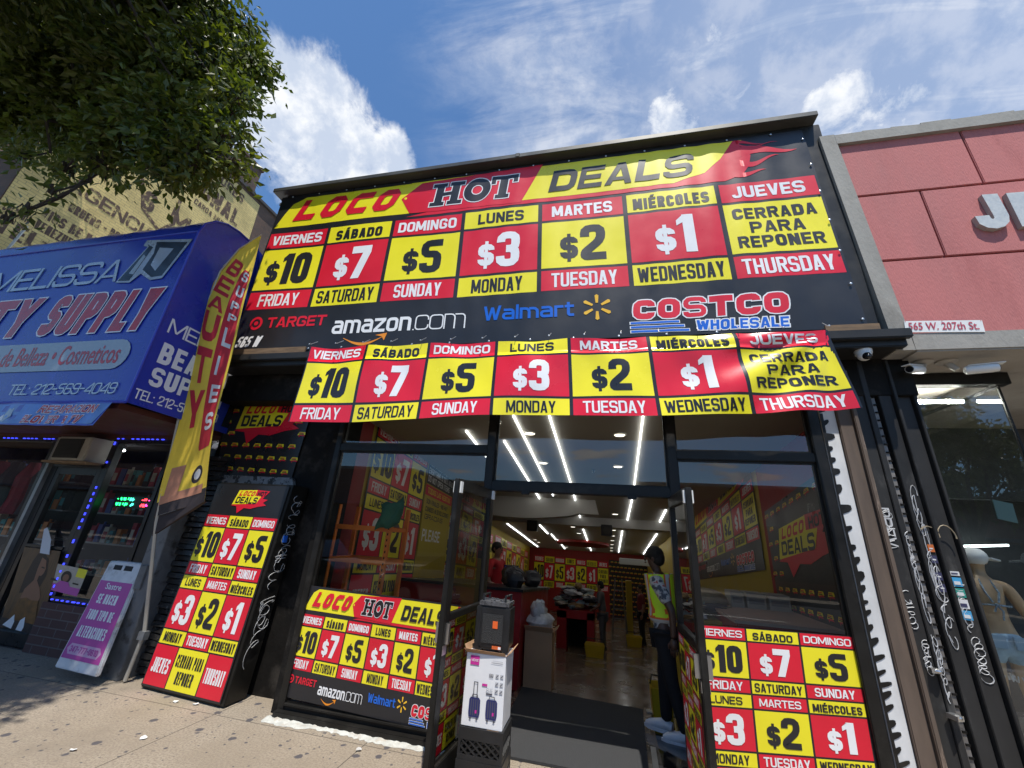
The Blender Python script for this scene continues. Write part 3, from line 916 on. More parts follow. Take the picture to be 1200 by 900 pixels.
ASPH = mat('asphalt', (0.05, 0.05, 0.052), 0.9, var=0.2, vscale=20, bump=0.4, bscale=120, dirt=(0.075, 0.072, 0.07), dscale=1.0)
g = MB()
for x0, x1, y0, y1 in ((-600, 600, -600, -14.0), (-600, 600, -14.0, 4.2), (-600, -5.3, 4.2, 28), (9.5, 600, 4.2, 28), (-600, 600, 28, 600)):
    g.face([(x0, y0, -0.16), (x1, y0, -0.16), (x1, y1, -0.16), (x0, y1, -0.16)])
tag(g.build('ground', mat('ground_earth', (0.10, 0.095, 0.085), 0.95, var=0.2)), kind='structure')
g = MB(); g.face([(-90, -11.2, -0.154), (90, -11.2, -0.154), (90, -1.45, -0.154), (-90, -1.45, -0.154)])
tag(g.build('road', ASPH), kind='structure')
g = MB(); g.box(-60, 60, -1.2, 4.36, -0.30, 0.0); PV = pavement_mat()
tag(g.build('pavement', PV), kind='structure')
g = MB(); g.box(-60, 60, -1.45, -1.202, -0.30, 0.004)
tag(g.build('kerb', mat('kerb_stone', (0.30, 0.29, 0.28), 0.85, var=0.15, bump=0.3)), kind='structure')
g = MB(); g.box(-60, 60, -14.5, -11.2, -0.30, 0.0)
tag(g.build('pavement', PV), kind='structure')
g = MB()
for k in range(12):
    g.face([(-40 + k * 7, -6.4, -0.150), (-37 + k * 7, -6.4, -0.150), (-37 + k * 7, -6.28, -0.150), (-40 + k * 7, -6.28, -0.150)])
tag(g.build('road_markings', mat('road_paint', (0.7, 0.68, 0.6), 0.8, var=0.2)), kind='structure')

# ------------------------------------------------------------------ the discount shop: frame, fascia, windows, doors
BLK = mat('black_frame_paint', (0.012, 0.011, 0.0095), 0.42, spec=0.3, var=0.25, vscale=5, bump=0.05, bscale=60, dirt=(0.035, 0.032, 0.028), dscale=4, dlo=0.52, dhi=0.75)
BLK2 = mat('black_wall_paint', (0.009, 0.008, 0.007), 0.7, spec=0.15, var=0.3, vscale=4, bump=0.25, bscale=30, dirt=(0.04, 0.035, 0.03), dscale=2.5)
GREYM = mat('grey_flashing', (0.085, 0.083, 0.075), 0.42, metal=0.4, var=0.2, vscale=2, bump=0.1, bscale=4)
DKM = mat('dark_metal', (0.026, 0.026, 0.026), 0.45, metal=0.1, spec=0.3, var=0.25, vscale=3, bump=0.1, bscale=8)
WOOD = mat('weathered_board', (0.16, 0.10, 0.055), 0.8, var=0.35, vscale=6, aniso=(1, 1, 6))
GL_L = glass('shop_glass', (0.72, 0.71, 0.66), 1.0)
GL_C = glass('clear_glass', (0.88, 0.90, 0.88), 1.0)

shop = thing('shop_building', 'single-storey black fronted shop with glass doors standing open under the price signs', 'building', (-1.0, 4.0, 0))
m = MB()
m.box(-4.72, 2.50, 3.825, 4.30, 3.62, 6.34)                              # box behind the big sign
m.build('sign_box', DKM, shop, bevel=0.01)
m = MB()
zc = lambda x: 6.36 - (x + 4.8) * 0.004
m.hexa([(-4.86, 3.70, zc(-4.86)), (2.44, 3.70, zc(2.44)), (2.44, 4.5, zc(2.44)), (-4.86, 4.5, zc(-4.86)), (-4.86, 3.70, zc(-4.86) + 0.07), (2.44, 3.70, zc(2.44) + 0.07), (2.44, 4.5, zc(2.44) + 0.10), (-4.86, 4.5, zc(-4.86) + 0.10)])
m.box(-1.06, -1.0, 3.694, 3.76, 6.352, 6.42)
m.build('roof_cap', GREYM, shop, bevel=0.006)
m = MB()
m.box(-4.80, 2.60, 3.72, 4.30, 3.44, 3.60); m.box(-4.78, 2.62, 3.66, 3.72, 3.50, 3.585)
m.build('fascia', DKM, shop, bevel=0.008)
for a_, b_, c_, d_ in ((-4.6, -3.5, 3.60, 3.675), (2.0, 2.42, 3.60, 3.66)):
    m = MB(); m.box(a_, b_, 3.70, 3.719, c_, d_); m.build('batten', WOOD, shop)
m = MB()                                                                 # header above the glass, side walls, black piers
m.box(-4.9, 2.75, 3.99, 4.26, 3.08, 3.44)
m.box(-4.98, -3.07, 4.26, 4.42, -0.02, 3.44)
m.box(-3.07, -2.99, 4.0, 4.42, -0.02, 3.08)
m.build('wall', BLK2, shop, bevel=0.006)
m = MB()                                                                 # glazing bars
m.box(-2.99, -2.92, 3.97, 4.07, 0.0, 3.08)
m.box(-1.17, -1.09, 3.96, 4.08, 0.0, 3.08)
m.box(0.60, 0.68, 3.96, 4.08, 0.0, 3.08)
m.box(1.83, 1.92, 3.96, 4.08, 0.0, 3.08)
m.box(-2.92, -1.17, 3.97, 4.07, 2.47, 2.55); m.box(0.68, 1.83, 3.97, 4.07, 2.46, 2.54)
m.box(-1.09, 0.60, 3.95, 4.08, 2.10, 2.19)
m.box(-2.92, -1.17, 3.97, 4.07, 0.0, 0.10); m.box(0.68, 1.83, 3.97, 4.07, 0.0, 0.12)
m.box(-2.97, -1.12, 3.90, 3.97, 0.0, 0.055); m.box(-2.92, -1.17, 3.955, 3.97, 0.085, 0.10)
m.box(-0.78, -0.70, 3.93, 3.95, 2.07, 2.11); m.box(0.22, 0.30, 3.93, 3.95, 2.07, 2.11)
m.build('glazing_frame', BLK, shop, bevel=0.006)
for nm, x0, x1, z0, z1 in (('left', -2.92, -1.17, 0.10, 2.47), ('left2', -2.92, -1.17, 2.55, 3.08), ('door', -1.09, 0.60, 2.19, 3.08), ('right', 0.68, 1.83, 0.12, 2.46), ('right2', 0.68, 1.83, 2.54, 3.08)):
    w = MB(); t = 0.018
    w.box(x0, x1, 4.0, 4.03, z0, z0 + t); w.box(x0, x1, 4.0, 4.03, z1 - t, z1); w.box(x0, x0 + t, 4.0, 4.03, z0 + t, z1 - t); w.box(x1 - t, x1, 4.0, 4.03, z0 + t, z1 - t)
    fr = w.build('window', BLK, shop)
    p = MB(); p.face([(x0 + t, 4.015, z0 + t), (x1 - t, 4.015, z0 + t), (x1 - t, 4.015, z1 - t), (x0 + t, 4.015, z1 - t)])
    put(p.build('pane', GL_L), fr)


def leaf(hx, sgn, ang, poster_side):
    """a glazed door leaf swung out over the pavement; sgn -1 hinge on the left post, +1 on the right post"""
    c, s_ = math.cos(R(ang)), math.sin(R(ang))
    H = Vector((hx, 3.98, 0)); d = Vector((sgn * c, -s_, 0)); n = Vector((d.y, -d.x, 0)); L_ = 0.84; T = 0.045
    def B(mb, u0, u1, z0, z1, t0=-T / 2, t1=T / 2):
        q = lambda u, t, z: H + d * u + n * t + Vector((0, 0, z))
        mb.hexa([q(u0, t0, z0), q(u1, t0, z0), q(u1, t1, z0), q(u0, t1, z0), q(u0, t0, z1), q(u1, t0, z1), q(u1, t1, z1), q(u0, t1, z1)])
    f = MB()
    B(f, 0.0, 0.075, 0.02, 2.10); B(f, L_ - 0.085, L_, 0.02, 2.10); B(f, 0.075, L_ - 0.085, 2.01, 2.10); B(f, 0.075, L_ - 0.085, 0.02, 0.20); B(f, 0.075, L_ - 0.085, 1.065, 1.115)
    do = f.build('door', BLK, shop, bevel=0.005)
    g_ = MB()
    for z0, z1 in ((0.20, 1.065), (1.115, 2.01)):
        q = lambda u, z: H + d * u + Vector((0, 0, z))
        g_.face([q(0.075, z0), q(L_ - 0.085, z0), q(L_ - 0.085, z1), q(0.075, z1)])
    put(g_.build('pane', GL_L), do)
    h = MB(); B(h, L_ - 0.055, L_ - 0.03, 0.93, 1.06, -T / 2 - 0.03, -T / 2); B(h, L_ - 0.055, L_ - 0.03, 0.93, 1.06, T / 2, T / 2 + 0.03); B(h, L_ - 0.07, L_ - 0.01, 0.86, 0.92, -T / 2 - 0.004, T / 2 + 0.004)
    put(h.build('handle', mat('brushed_steel', (0.5, 0.5, 0.5), 0.3, metal=1.0)), do)
    for a_, b_, z0_, z1_, t0_, t1_ in ((0.02, 0.06, 2.01, 2.09, -T / 2 - 0.02, -T / 2), (L_ - 0.06, L_ - 0.02, 1.99, 2.08, -T / 2 - 0.012, -T / 2), (L_ - 0.06, L_ - 0.02, 1.99, 2.08, T / 2, T / 2 + 0.012)):
        k = MB(); B(k, a_, b_, z0_, z1_, t0_, t1_); put(k.build('bracket', mat('white_plastic', (0.75, 0.75, 0.72), 0.4)), do)
    # where a poster lies on the leaf
    off = n * (T / 2 + 0.004) * poster_side
    q = lambda u, z: H + d * u + off + Vector((0, 0, z))
    return q


leafL = leaf(-1.09, -1, 85, 1)
leafR = leaf(0.60, 1, 90, 1)

# white jamb board with ragged tar marks, brown steel shutter post, black piers on the right
WHT = mat('old_white_paint', (0.62, 0.62, 0.61), 0.7, var=0.12, vscale=7, dirt=(0.30, 0.28, 0.25), dscale=3, dlo=0.55, dhi=0.8, aniso=(1, 1, 0.5))
m = MB(); m.box(1.925, 2.045, 3.955, 4.06, 0.0, 3.08)
z = 0.05
while z < 2.95:
    dens = 0.075 if z < 1.5 else 0.12
    w_, h_, sl = rng.uniform(0.045, 0.085), rng.uniform(0.022, 0.042), rng.uniform(0.02, 0.05)
    if z > 1.4: h_ *= 1.5
    pts = [(1.9245, 3.953, z), (1.925 + w_ * 0.7, 3.953, z + sl * 0.7), (1.925 + w_, 3.953, z + sl + h_ * 0.2), (1.925 + w_ * 0.98, 3.953, z + sl + h_ * 0.75), (1.925 + w_ * 0.75, 3.953, z + sl * 0.8 + h_), (1.9245, 3.953, z + h_ * 1.5)]
    m.prism(pts, (0, -0.002 - 0.0004 * rng.random(), 0), 1)
    z += dens * rng.uniform(0.8, 1.5)
m.prism([(1.9245, 3.954, 0.02), (1.950, 3.954, 0.02), (1.938, 3.954, 1.0), (1.955, 3.954, 1.6), (1.935, 3.954, 2.1), (1.95, 3.954, 2.9), (1.9245, 3.954, 2.9)], (0, -0.0016, 0), 1)
m.build('jamb_board', [WHT, BLK], shop)
RUST = mat('brown_steel', (0.105, 0.075, 0.055), 0.7, var=0.3, vscale=5, dirt=(0.42, 0.31, 0.23), dscale=6, dlo=0.54, dhi=0.66, aniso=(1.6, 1, 0.25))
m = MB(); m.box(2.05, 2.16, 3.93, 4.10, 0.0, 3.3); m.box(2.16, 2.195, 3.90, 4.10, 0.0, 3.3)
m.build('shutter_post', RUST, shop, bevel=0.006)

# ------------------------------------------------------------------ inside the discount shop: a floor and ceiling that fall gently towards the back
SL = 0.10
fz = lambda Y: -SL * max(0.0, Y - 4.4)
cz = lambda Y: 3.05 - SL * (Y - 4.4)
YB = 24.0
TILE = mat('store_tile', (0.16, 0.115, 0.080), 0.22, var=0.15, vscale=2.0)
nt = TILE.node_tree
m = MB(); xa, xb = -4.2, 2.3
m.face([(xa, 4.42, fz(4.42)), (xb, 4.42, fz(4.42)), (xb, YB, fz(YB)), (xa, YB, fz(YB))]); m.face([(-3.05, 4.06, 0.003), (2.0, 4.06, 0.003), (2.0, 4.42, fz(4.42)), (-3.05, 4.42, fz(4.42))])
tag(m.build('store_floor', TILE), kind='structure')
CEIL = mat('store_ceiling', (0.46, 0.43, 0.38), 0.9, var=0.06, vscale=1.0)
m = MB(); m.hexa([(xa, 4.27, cz(4.27)), (xb, 4.27, cz(4.27)), (xb, YB, cz(YB)), (xa, YB, cz(YB)), (xa, 4.27, cz(4.27) + 0.3), (xb, 4.27, cz(4.27) + 0.3), (xb, YB, cz(YB) + 0.3), (xa, YB, cz(YB) + 0.3)])
tag(m.build('store_ceiling', CEIL), kind='structure')
WR = mat('store_wall_red', (0.30, 0.018, 0.014), 0.6, var=0.1, vscale=2)
WY = mat('store_wall_yellow', (0.42, 0.30, 0.02), 0.6, var=0.1, vscale=2)
def wall_x(x, y0, y1, t, m_, z0=None, z1=None):
    g = MB(); a0, a1 = (fz(y0) - 0.3 if z0 is None else z0), (fz(y1) - 0.3 if z0 is None else z0)
    b0, b1 = (cz(y0) + 0.1 if z1 is None else z1), (cz(y1) + 0.1 if z1 is None else z1)
    g.hexa([(x, y0, a0), (x + t, y0, a0), (x + t, y1, a1), (x, y1, a1), (x, y0, b0), (x + t, y0, b0), (x + t, y1, b1), (x, y1, b1)])
    return tag(g.build('store_wall', m_), kind='structure')
wall_x(-3.10, 4.44, 4.85, -0.2, WR); wall_x(-3.10, 4.852, 8.2, -0.2, WY); wall_x(-4.10, 8.0, YB, -0.2, WY)
wall_x(2.22, 4.30, 6.60, 0.2, WR); wall_x(2.22, 6.602, YB, 0.2, WY)
g = MB(); g.box(-4.3, 2.5, YB, YB + 0.2, -3.0, 2.0)
tag(g.build('store_wall', WR), kind='structure')
g = MB(); g.box(-4.98, -3.12, 4.44, 4.6, -0.5, 3.3)
tag(g.build('store_wall', BLK2), kind='structure')
g = MB(); g.hexa([(-4.9, 3.9, 6.30), (9, 3.9, 5.9), (9, 30, 5.9), (-4.9, 30, 6.30), (-4.9, 3.9, 6.35), (9, 3.9, 5.95), (9, 30, 5.95), (-4.9, 30, 6.35)])
g.box(-4.7, 2.4, 30, 30.2, -3, 6.3); g.box(-4.9, -4.72, 4.42, 30, -3, 6.32); g.box(2.5, 2.68, 4.6, 30, -3, 6.0)
g.build('roof_slab', mat('roof_felt', (0.06, 0.06, 0.06), 0.9), shop)
# entrance: dark ramp mat between two thresholds, a polished black floor strip beside it
m = MB(); m.hexa([(-0.93, 4.0, 0.004), (0.31, 4.0, 0.004), (0.33, 4.42, 0.002), (-0.96, 4.42, 0.002), (-0.93, 4.0, 0.022), (0.31, 4.0, 0.022), (0.33, 4.42, 0.020), (-0.96, 4.42, 0.020)]); m.hexa([(-0.96, 4.42, 0.002), (0.33, 4.42, 0.002), (0.42, 6.02, fz(6.02) + 0.001), (-1.08, 6.22, fz(6.22) + 0.001), (-0.96, 4.42, 0.020), (0.33, 4.42, 0.020), (0.42, 6.02, fz(6.02) + 0.016), (-1.08, 6.22, fz(6.22) + 0.016)])
tag(m.build('entrance_mat', mat('mat_rubber', (0.035, 0.036, 0.038), 0.9, var=0.2, vscale=80, bump=0.6, bscale=150)), 'dark grey rubber mat running through the open doorway', 'mat')
m = MB(); m.face([(0.44, 4.3, 0.014), (2.0, 4.3, 0.014), (2.0, 5.95, fz(5.95) + 0.006), (0.50, 5.95, fz(5.95) + 0.006)]); m.face([(-3.0, 4.3, 0.014), (-1.08, 4.3, 0.014), (-1.14, 6.0, fz(6.0) + 0.006), (-3.0, 6.0, fz(6.0) + 0.006)])
tag(m.build('store_floor', mat('polished_black_tile', (0.012, 0.012, 0.013), 0.12, var=0.2, vscale=3)), kind='structure')
m = MB(); m.bar((0.46, 5.98, fz(5.98) + 0.012), (1.2, 5.98, fz(5.98) + 0.012), 0.08, 0.012); AL = mat('alu_strip', (0.45, 0.44, 0.42), 0.4, metal=0.7); tag(m.build('threshold_strip', AL), 'pale metal strip on the floor behind the entrance mat', 'floor strip')
m = MB(); m.bar((0.37, 4.06, 0.017), (0.40, 4.66, 0.0), 0.045, 0.012); tag(m.build('threshold_strip', AL), 'short pale metal strip along the right edge of the entrance mat', 'floor strip')
# ragged white paint along the foot of the left window
m = MB(); n = 70; P0, P1 = [], []
for k in range(n + 1):
    x = -3.02 + k * (1.98 / n)
    P0.append((x, 3.852 + rng.uniform(-0.016, 0.016) - 0.015 * math.sin(k * 0.19) - (0.025 if k < 15 else 0), 0.002)); P1.append((x, 3.905, 0.012 + rng.uniform(0, 0.012)))
for k in range(n):
    m.face([P0[k], P0[k + 1], P1[k + 1], P1[k]])
m.build('painted_kerb_edge', mat('white_masonry_paint', (0.46, 0.46, 0.42), 0.8, var=0.2, vscale=20, bump=0.5, bscale=40, dirt=(0.40, 0.36, 0.30), dscale=14, dlo=0.50, dhi=0.66), shop)

# ------------------------------------------------------------------ posters and signs on the discount shop
design_sign().emit('price_sign', [(-4.76, 3.815, 6.335), (2.30, 3.815, 6.255), (2.40, 3.815, 3.672), (-4.74, 3.815, 3.688)], PM, grid=(170, 14),
                   deform=lambda u, v: 0.010 + 0.0042 * math.sin(u * 150 + 2 * math.sin(v * 5)) * (0.25 + u) * (0.6 + 0.4 * math.sin(u * 17)) + 0.009 * math.sin(u * 22 + v * 4) * math.sin(v * math.pi))
tag(bpy.data.objects['price_sign'], 'huge black, red and yellow price sign across the top of the shop, with logos', 'sign')


def sag(u, v):
    tie = abs(math.sin(u * math.pi * 7))                                  # hung from eyelets along its upper edge
    pull = max(0.0, 1 - math.hypot((1 - u) * 3.2, (1 - v) * 0.9))         # drawn folds fanning from the right-hand corner
    ang = math.atan2((1 - v) * 0.9, (1 - u) * 5.6 + 0.02)
    folds = 0.036 * math.sin(ang * 13) * min(1, math.hypot((1 - u) * 5.6, (1 - v) * 0.9) * 1.2) * max(0, 1 - (1 - u) * 2.6)
    small = 0.014 * math.sin(u * 39 + v * 2.5) * (0.3 + 0.7 * v) + 0.010 * math.sin((u * 5.6 - v * 0.8) * 6.1) * math.sin(u * 3.1) + 0.010 * math.sin(u * 19 - v * 4 + 1) + 0.006 * math.sin(u * 83 + v * 7) * v
    dz = -0.03 * v - 0.022 * tie * v ** 3 - 0.018 * math.sin(u * 11) * (1 - v)
    return Vector((0, -(folds + small + 0.05 * (1 - v) * math.sin(u * math.pi) + 0.02), dz))


design_row().emit('hanging_banner', [at(366, 405, 3.63), at(968, 384, 3.63), at(1006, 483, 3.60), at(340, 495, 3.60)], PB, grid=(140, 20), deform=sag)
tag(bpy.data.objects['hanging_banner'], 'long creased price banner hung by its top edge below the big sign', 'banner')
for k in range(16):
    m = MB(); u = k / 15
    p = at(366, 404, 3.60).lerp(at(968, 383, 3.60), u)
    m.tube([p + Vector((0, -0.03, -0.01)), p + Vector((0.01, 0.06, 0.07))], 0.004, 5)
    m.ball((p.x, p.y - 0.05, p.z - 0.015), 0.009, 0.004, 0.009, 8, 4)
    put(m.build('tie', mat('steel_tie', (0.55, 0.55, 0.55), 0.35, metal=0.9)), bpy.data.objects['hanging_banner'])
ey = []
for k in range(15):
    for z0, z1, xo in ((6.31, 6.235, 0), (3.70, 3.683, 0)):
        u = (k + 0.3) / 15; ey.append((-4.7 + u * 7.0 + (0.08 if z0 < 5 else 0), z0 + (z1 - z0) * u))
ey += [(2.278 + k * 0.0145, 6.1 - k * 0.39) for k in range(7)]
for x, z in ey:
    m = MB(); m.ball((x, 3.793, z), 0.013, 0.006, 0.013, 8, 4); put(m.build('eyelet', mat('zinc_eyelet', (0.6, 0.6, 0.6), 0.35, metal=0.9)), bpy.data.objects['price_sign'])

YP = 3.990
design_sign(7.0, 3.05, False).emit('window_poster', [at(364, 686, YP), at(560, 712, YP), at(549, 868, YP), at(328, 815, YP)], PM, back=0.003)
tag(bpy.data.objects['window_poster'], 'price poster with heading and shop logos filling the bottom of the left shop window', 'poster')
design_block(1.0, 1.15).emit('window_poster', [at(812, 731, YP), at(1003, 746, YP), at(1041, 967, YP), at(826, 950, YP)], PM, back=0.003)
tag(bpy.data.objects['window_poster.001'], 'three-column price poster on the right shop window, beside the white jamb', 'poster')
design_block(0.66, 0.86).emit('door_poster', [leafL(0.765, 1.06), leafL(0.08, 1.06), leafL(0.08, 0.205), leafL(0.765, 0.205)], PM, back=0.002)
tag(bpy.data.objects['door_poster'], 'price poster on the left open door, behind the stacked boxes', 'poster')
design_block(0.66, 0.86).emit('door_poster', [leafR(0.08, 1.06), leafR(0.755, 1.06), leafR(0.755, 0.205), leafR(0.08, 0.205)], PM, back=0.002)
tag(bpy.data.objects['door_poster.001'], 'price poster seen at a steep angle on the right open door', 'poster')

# tall boxed price board against the black wall
board = thing('price_board', 'tall boxed price board standing on the pavement left of the window', 'sign', (-4.05, 3.95, 0))
m = MB(); A0, A1 = Vector((-4.62, 3.98, 0.012)), Vector((-3.50, 3.90, 0.012)); dd = Vector((0.0, 0.26, 0)); lean = Vector((0.10, 0.06, 2.05))
m.hexa([A0, A1, A1 + dd, A0 + dd, A0 + lean, A1 + lean, A1 + dd + lean * 1.0, A0 + dd + lean])
m.build('board_box', BLK, board, bevel=0.006)
off = Vector((0, -0.012, 0))
TLb, TRb = A0 + lean + off + Vector((0.01, 0, -0.02)), A1 + lean + off + Vector((-0.04, 0, -0.02))
design_block(1.1, 2.03, 0.17).emit('board_face', [TLb, TRb, A1 + off + Vector((-0.04, 0, 0.02)), A0 + off + Vector((0.01, 0, 0.02))], PM, back=0.006, parent=board)


def scribble(mb, origin, ux, uy, w, h, n, seed, r=0.004, m=0):
    """paint-pen tag: one continuous looping, slanting line of uneven height"""
    q = random.Random(seed); pts = []; n = max(2, n // 3); st = w / n
    for k in range(n):
        amp = h * q.uniform(0.25, 0.5); c = h * q.uniform(0.4, 0.6); rx = st * q.uniform(0.5, 1.15); kind = q.random(); turn = q.uniform(0.6, 1.15)
        for j in range(10):
            a = 2 * math.pi * turn * j / 10 + (0.6 if kind < 0.5 else 3.4)
            px_ = k * st + st * j / 10 + rx * math.cos(a) * (1 if kind < 0.75 else 0.25); py_ = c + amp * math.sin(a)
            pts.append(Vector(origin) + ux * px_ + uy * (py_ + 0.15 * h * (px_ / w - 0.5)))
    rs = [r * (0.7 + 0.5 * abs(math.sin(k * 0.37 + seed))) for k in range(len(pts))]
    mb.tube(pts, rs, 4, m)


PEN = mat('paint_pen', (0.50, 0.50, 0.50), 0.6, var=0.2)
nrm = Vector((0.006, 0, 0)); sd = Vector((0, 1, 0))
for k, (z0, hh) in enumerate(((0.35, 0.55), (0.62, 0.3), (1.0, 0.35), (1.45, 0.2), (1.7, 0.22), (1.25, 0.16))):
    m = MB(); scribble(m, A1 + nrm + lean * (z0 / 2.05) + Vector((0.003, 0.05, 0)), (lean / 2.05), sd, hh, 0.17, 12, 30 + k, 0.0025); m.build('graffiti', PEN, board)
m = MB(); m.box(-3.392, -3.386, 3.99, 4.05, 1.46, 1.53)
m.build('sticker', mat('sticker_blue', (0.02, 0.12, 0.55), 0.4), board)

pan = thing('pattern_panel', 'black panel patterned with small yellow and red emblems, above the price board', 'sign', (-4.3, 4.2, 2.2))
cs = [at(272, 452, 4.235), at(376, 447, 4.235), at(341, 563, 4.235), at(253, 556, 4.235)]
m = MB(); b4 = [c + Vector((0, 0.02, 0)) for c in cs]; m.hexa([*(c for c in cs), *b4]); m.build('panel_board', BLK, pan)
design_pattern(1.3, 1.25, 7, 8, True, 0.12).emit('panel_face', [c + Vector((0, -0.004, 0)) for c in cs], PM, back=0.002, parent=pan)
m = MB(); m.hexa([at(250, 556, 4.2), at(343, 560, 4.2), at(343, 572, 4.2), at(250, 566, 4.2), *(p + Vector((0, 0.05, 0)) for p in (at(250, 556, 4.2), at(343, 560, 4.2), at(343, 572, 4.2), at(250, 566, 4.2)))])
m.build('ledge', mat('grey_ledge', (0.22, 0.22, 0.22), 0.6, var=0.3, vscale=10, dirt=(0.03, 0.03, 0.03), dscale=12, dlo=0.5, dhi=0.55), pan)
# ------------------------------------------------------------------ shop on the left: blue awning, windows, door
NX0, NX1, NY = -12.45, -4.985, 4.30
BLUEV = mat('blue_awning_vinyl', (0.018, 0.038, 0.36), 0.30, var=0.12, vscale=1.2, bump=0.25, bscale=1.6)
SOFF = mat('maroon_soffit', (0.075, 0.018, 0.014), 0.6, var=0.2, vscale=3)
DARKF = mat('dark_window_frame', (0.012, 0.012, 0.013), 0.35, var=0.2, vscale=6)
SILV = mat('dull_aluminium', (0.30, 0.31, 0.32), 0.45, metal=0.7, var=0.2, vscale=5)
beauty = thing('beauty_shop', 'beauty supply shop front with dark windows and a brick sill under the blue awning', 'building', (-8.5, 4.3, 0))
m = MB()
m.box(NX0, NX1 - 0.02, NY + 0.02, 12.0, 2.75, 5.30); m.build('wall', mat('shop_dark_interior', (0.05, 0.045, 0.05), 0.8, var=0.3, vscale=2), beauty); m = MB(); m.box(NX0, NX1 - 0.02, NY + 0.02, 12.0, 5.302, 5.34); m.build('roof', mat('pale_bounce_coat', (0.55, 0.54, 0.51), 0.7, var=0.1), beauty); m = MB(); m.box(NX0, NX1 - 0.02, 7.4, 7.5, 0.0, 2.75); m.box(NX0, NX0 + 0.1, NY, 7.4, 0.0, 2.75); m.box(NX1 - 0.12, NX1 - 0.02, NY + 0.14, 7.4, 0, 2.75)  # unseen roof sheet, made pale to bounce sunlight up onto the brick wall
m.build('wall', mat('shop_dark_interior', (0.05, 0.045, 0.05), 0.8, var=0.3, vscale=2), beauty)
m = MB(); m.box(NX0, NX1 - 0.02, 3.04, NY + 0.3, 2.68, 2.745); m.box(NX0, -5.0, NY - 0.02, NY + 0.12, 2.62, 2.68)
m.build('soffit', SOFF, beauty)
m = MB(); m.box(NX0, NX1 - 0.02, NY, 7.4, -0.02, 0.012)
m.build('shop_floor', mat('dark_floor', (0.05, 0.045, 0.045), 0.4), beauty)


def brick_mat(name, c1, c2, mort, sc=1.0, axes=(0, 2), rough=0.85, bump=0.4):
    m = bpy.data.materials.new(name); m.use_nodes = True; nt = m.node_tree; N, L = nt.nodes.new, nt.links.new; b = nt.nodes['Principled BSDF']
    b.inputs['Roughness'].default_value = rough
    tc = N('ShaderNodeTexCoord'); sp = N('ShaderNodeSeparateXYZ'); L(tc.outputs['Object'], sp.inputs[0]); cb = N('ShaderNodeCombineXYZ')
    L(sp.outputs[axes[0]], cb.inputs[0]); L(sp.outputs[axes[1]], cb.inputs[1])
    t = N('ShaderNodeTexBrick'); L(cb.outputs[0], t.inputs['Vector']); t.inputs['Scale'].default_value = 1.0
    t.inputs['Brick Width'].default_value = 0.22 * sc; t.inputs['Row Height'].default_value = 0.075 * sc; t.inputs['Mortar Size'].default_value = 0.006 * sc; t.inputs['Mortar Smooth'].default_value = 0.2
    t.inputs['Color1'].default_value = (*c1, 1); t.inputs['Color2'].default_value = (*c2, 1); t.inputs['Mortar'].default_value = (*mort, 1)
    n = N('ShaderNodeTexNoise'); L(tc.outputs['Object'], n.inputs['Vector']); n.inputs['Scale'].default_value = 1.1; n.inputs['Detail'].default_value = 8; n.inputs['Roughness'].default_value = 0.65
    mr = N('ShaderNodeMapRange'); L(n.outputs[0], mr.inputs[0]); mr.inputs[1].default_value = 0.3; mr.inputs[2].default_value = 0.7; mr.inputs[3].default_value = 0.72; mr.inputs[4].default_value = 1.2
    mx = N('ShaderNodeMix'); mx.data_type = 'RGBA'; mx.blend_type = 'MULTIPLY'; mx.inputs[0].default_value = 1; L(t.outputs[0], mx.inputs[6]); L(mr.outputs[0], mx.inputs[7])
    L(mx.outputs[2], b.inputs['Base Color'])
    bp = N('ShaderNodeBump'); bp.inputs['Strength'].default_value = bump; bp.inputs['Distance'].default_value = 0.008; bp.invert = True; L(t.outputs['Fac'], bp.inputs['Height']); L(bp.outputs[0], b.inputs['Normal'])
    MATS[name] = m
    return m


m = MB(); m.box(-6.86, -5.74, NY - 0.04, NY + 0.10, 0.0, 0.54); m.box(NX0 + 0.1, -8.0, NY - 0.04, NY + 0.10, 0.0, 0.45)
m.build('brick_sill', brick_mat('brown_brick', (0.115, 0.055, 0.045), (0.09, 0.045, 0.04), (0.14, 0.11, 0.10), 1.25), beauty)
wins = []
for x0, x1, z0, z1 in ((-6.80, -5.74, 0.55, 2.62), (-10.2, -7.98, 0.46, 2.62), (-12.3, -10.3, 0.46, 2.62)):
    f = MB(); t = 0.06
    f.box(x0, x1, NY - 0.02, NY + 0.07, z0, z0 + t); f.box(x0, x1, NY - 0.02, NY + 0.07, z1 - t, z1); f.box(x0, x0 + t, NY - 0.02, NY + 0.07, z0 + t, z1 - t); f.box(x1 - t, x1, NY - 0.02, NY + 0.07, z0 + t, z1 - t)
    fo = f.build('window', DARKF, beauty, bevel=0.004)
    p = MB(); p.face([(x0 + t, NY + 0.02, z0 + t), (x1 - t, NY + 0.02, z0 + t), (x1 - t, NY + 0.02, z1 - t), (x0 + t, NY + 0.02, z1 - t)]); put(p.build('pane', GL_C), fo)
f = MB(); x0, x1 = -7.74, -6.88
f.box(x0, x0 + 0.08, NY, NY + 0.06, 0.02, 2.20); f.box(x1 - 0.08, x1, NY, NY + 0.06, 0.02, 2.20); f.box(x0 + 0.08, x1 - 0.08, NY, NY + 0.06, 0.02, 0.16); f.box(x0 + 0.08, x1 - 0.08, NY, NY + 0.06, 2.10, 2.20); f.box(x0 + 0.08, x1 - 0.08, NY - 0.012, NY + 0.06, 1.13, 1.165)
do = f.build('door', DARKF, beauty, bevel=0.004)
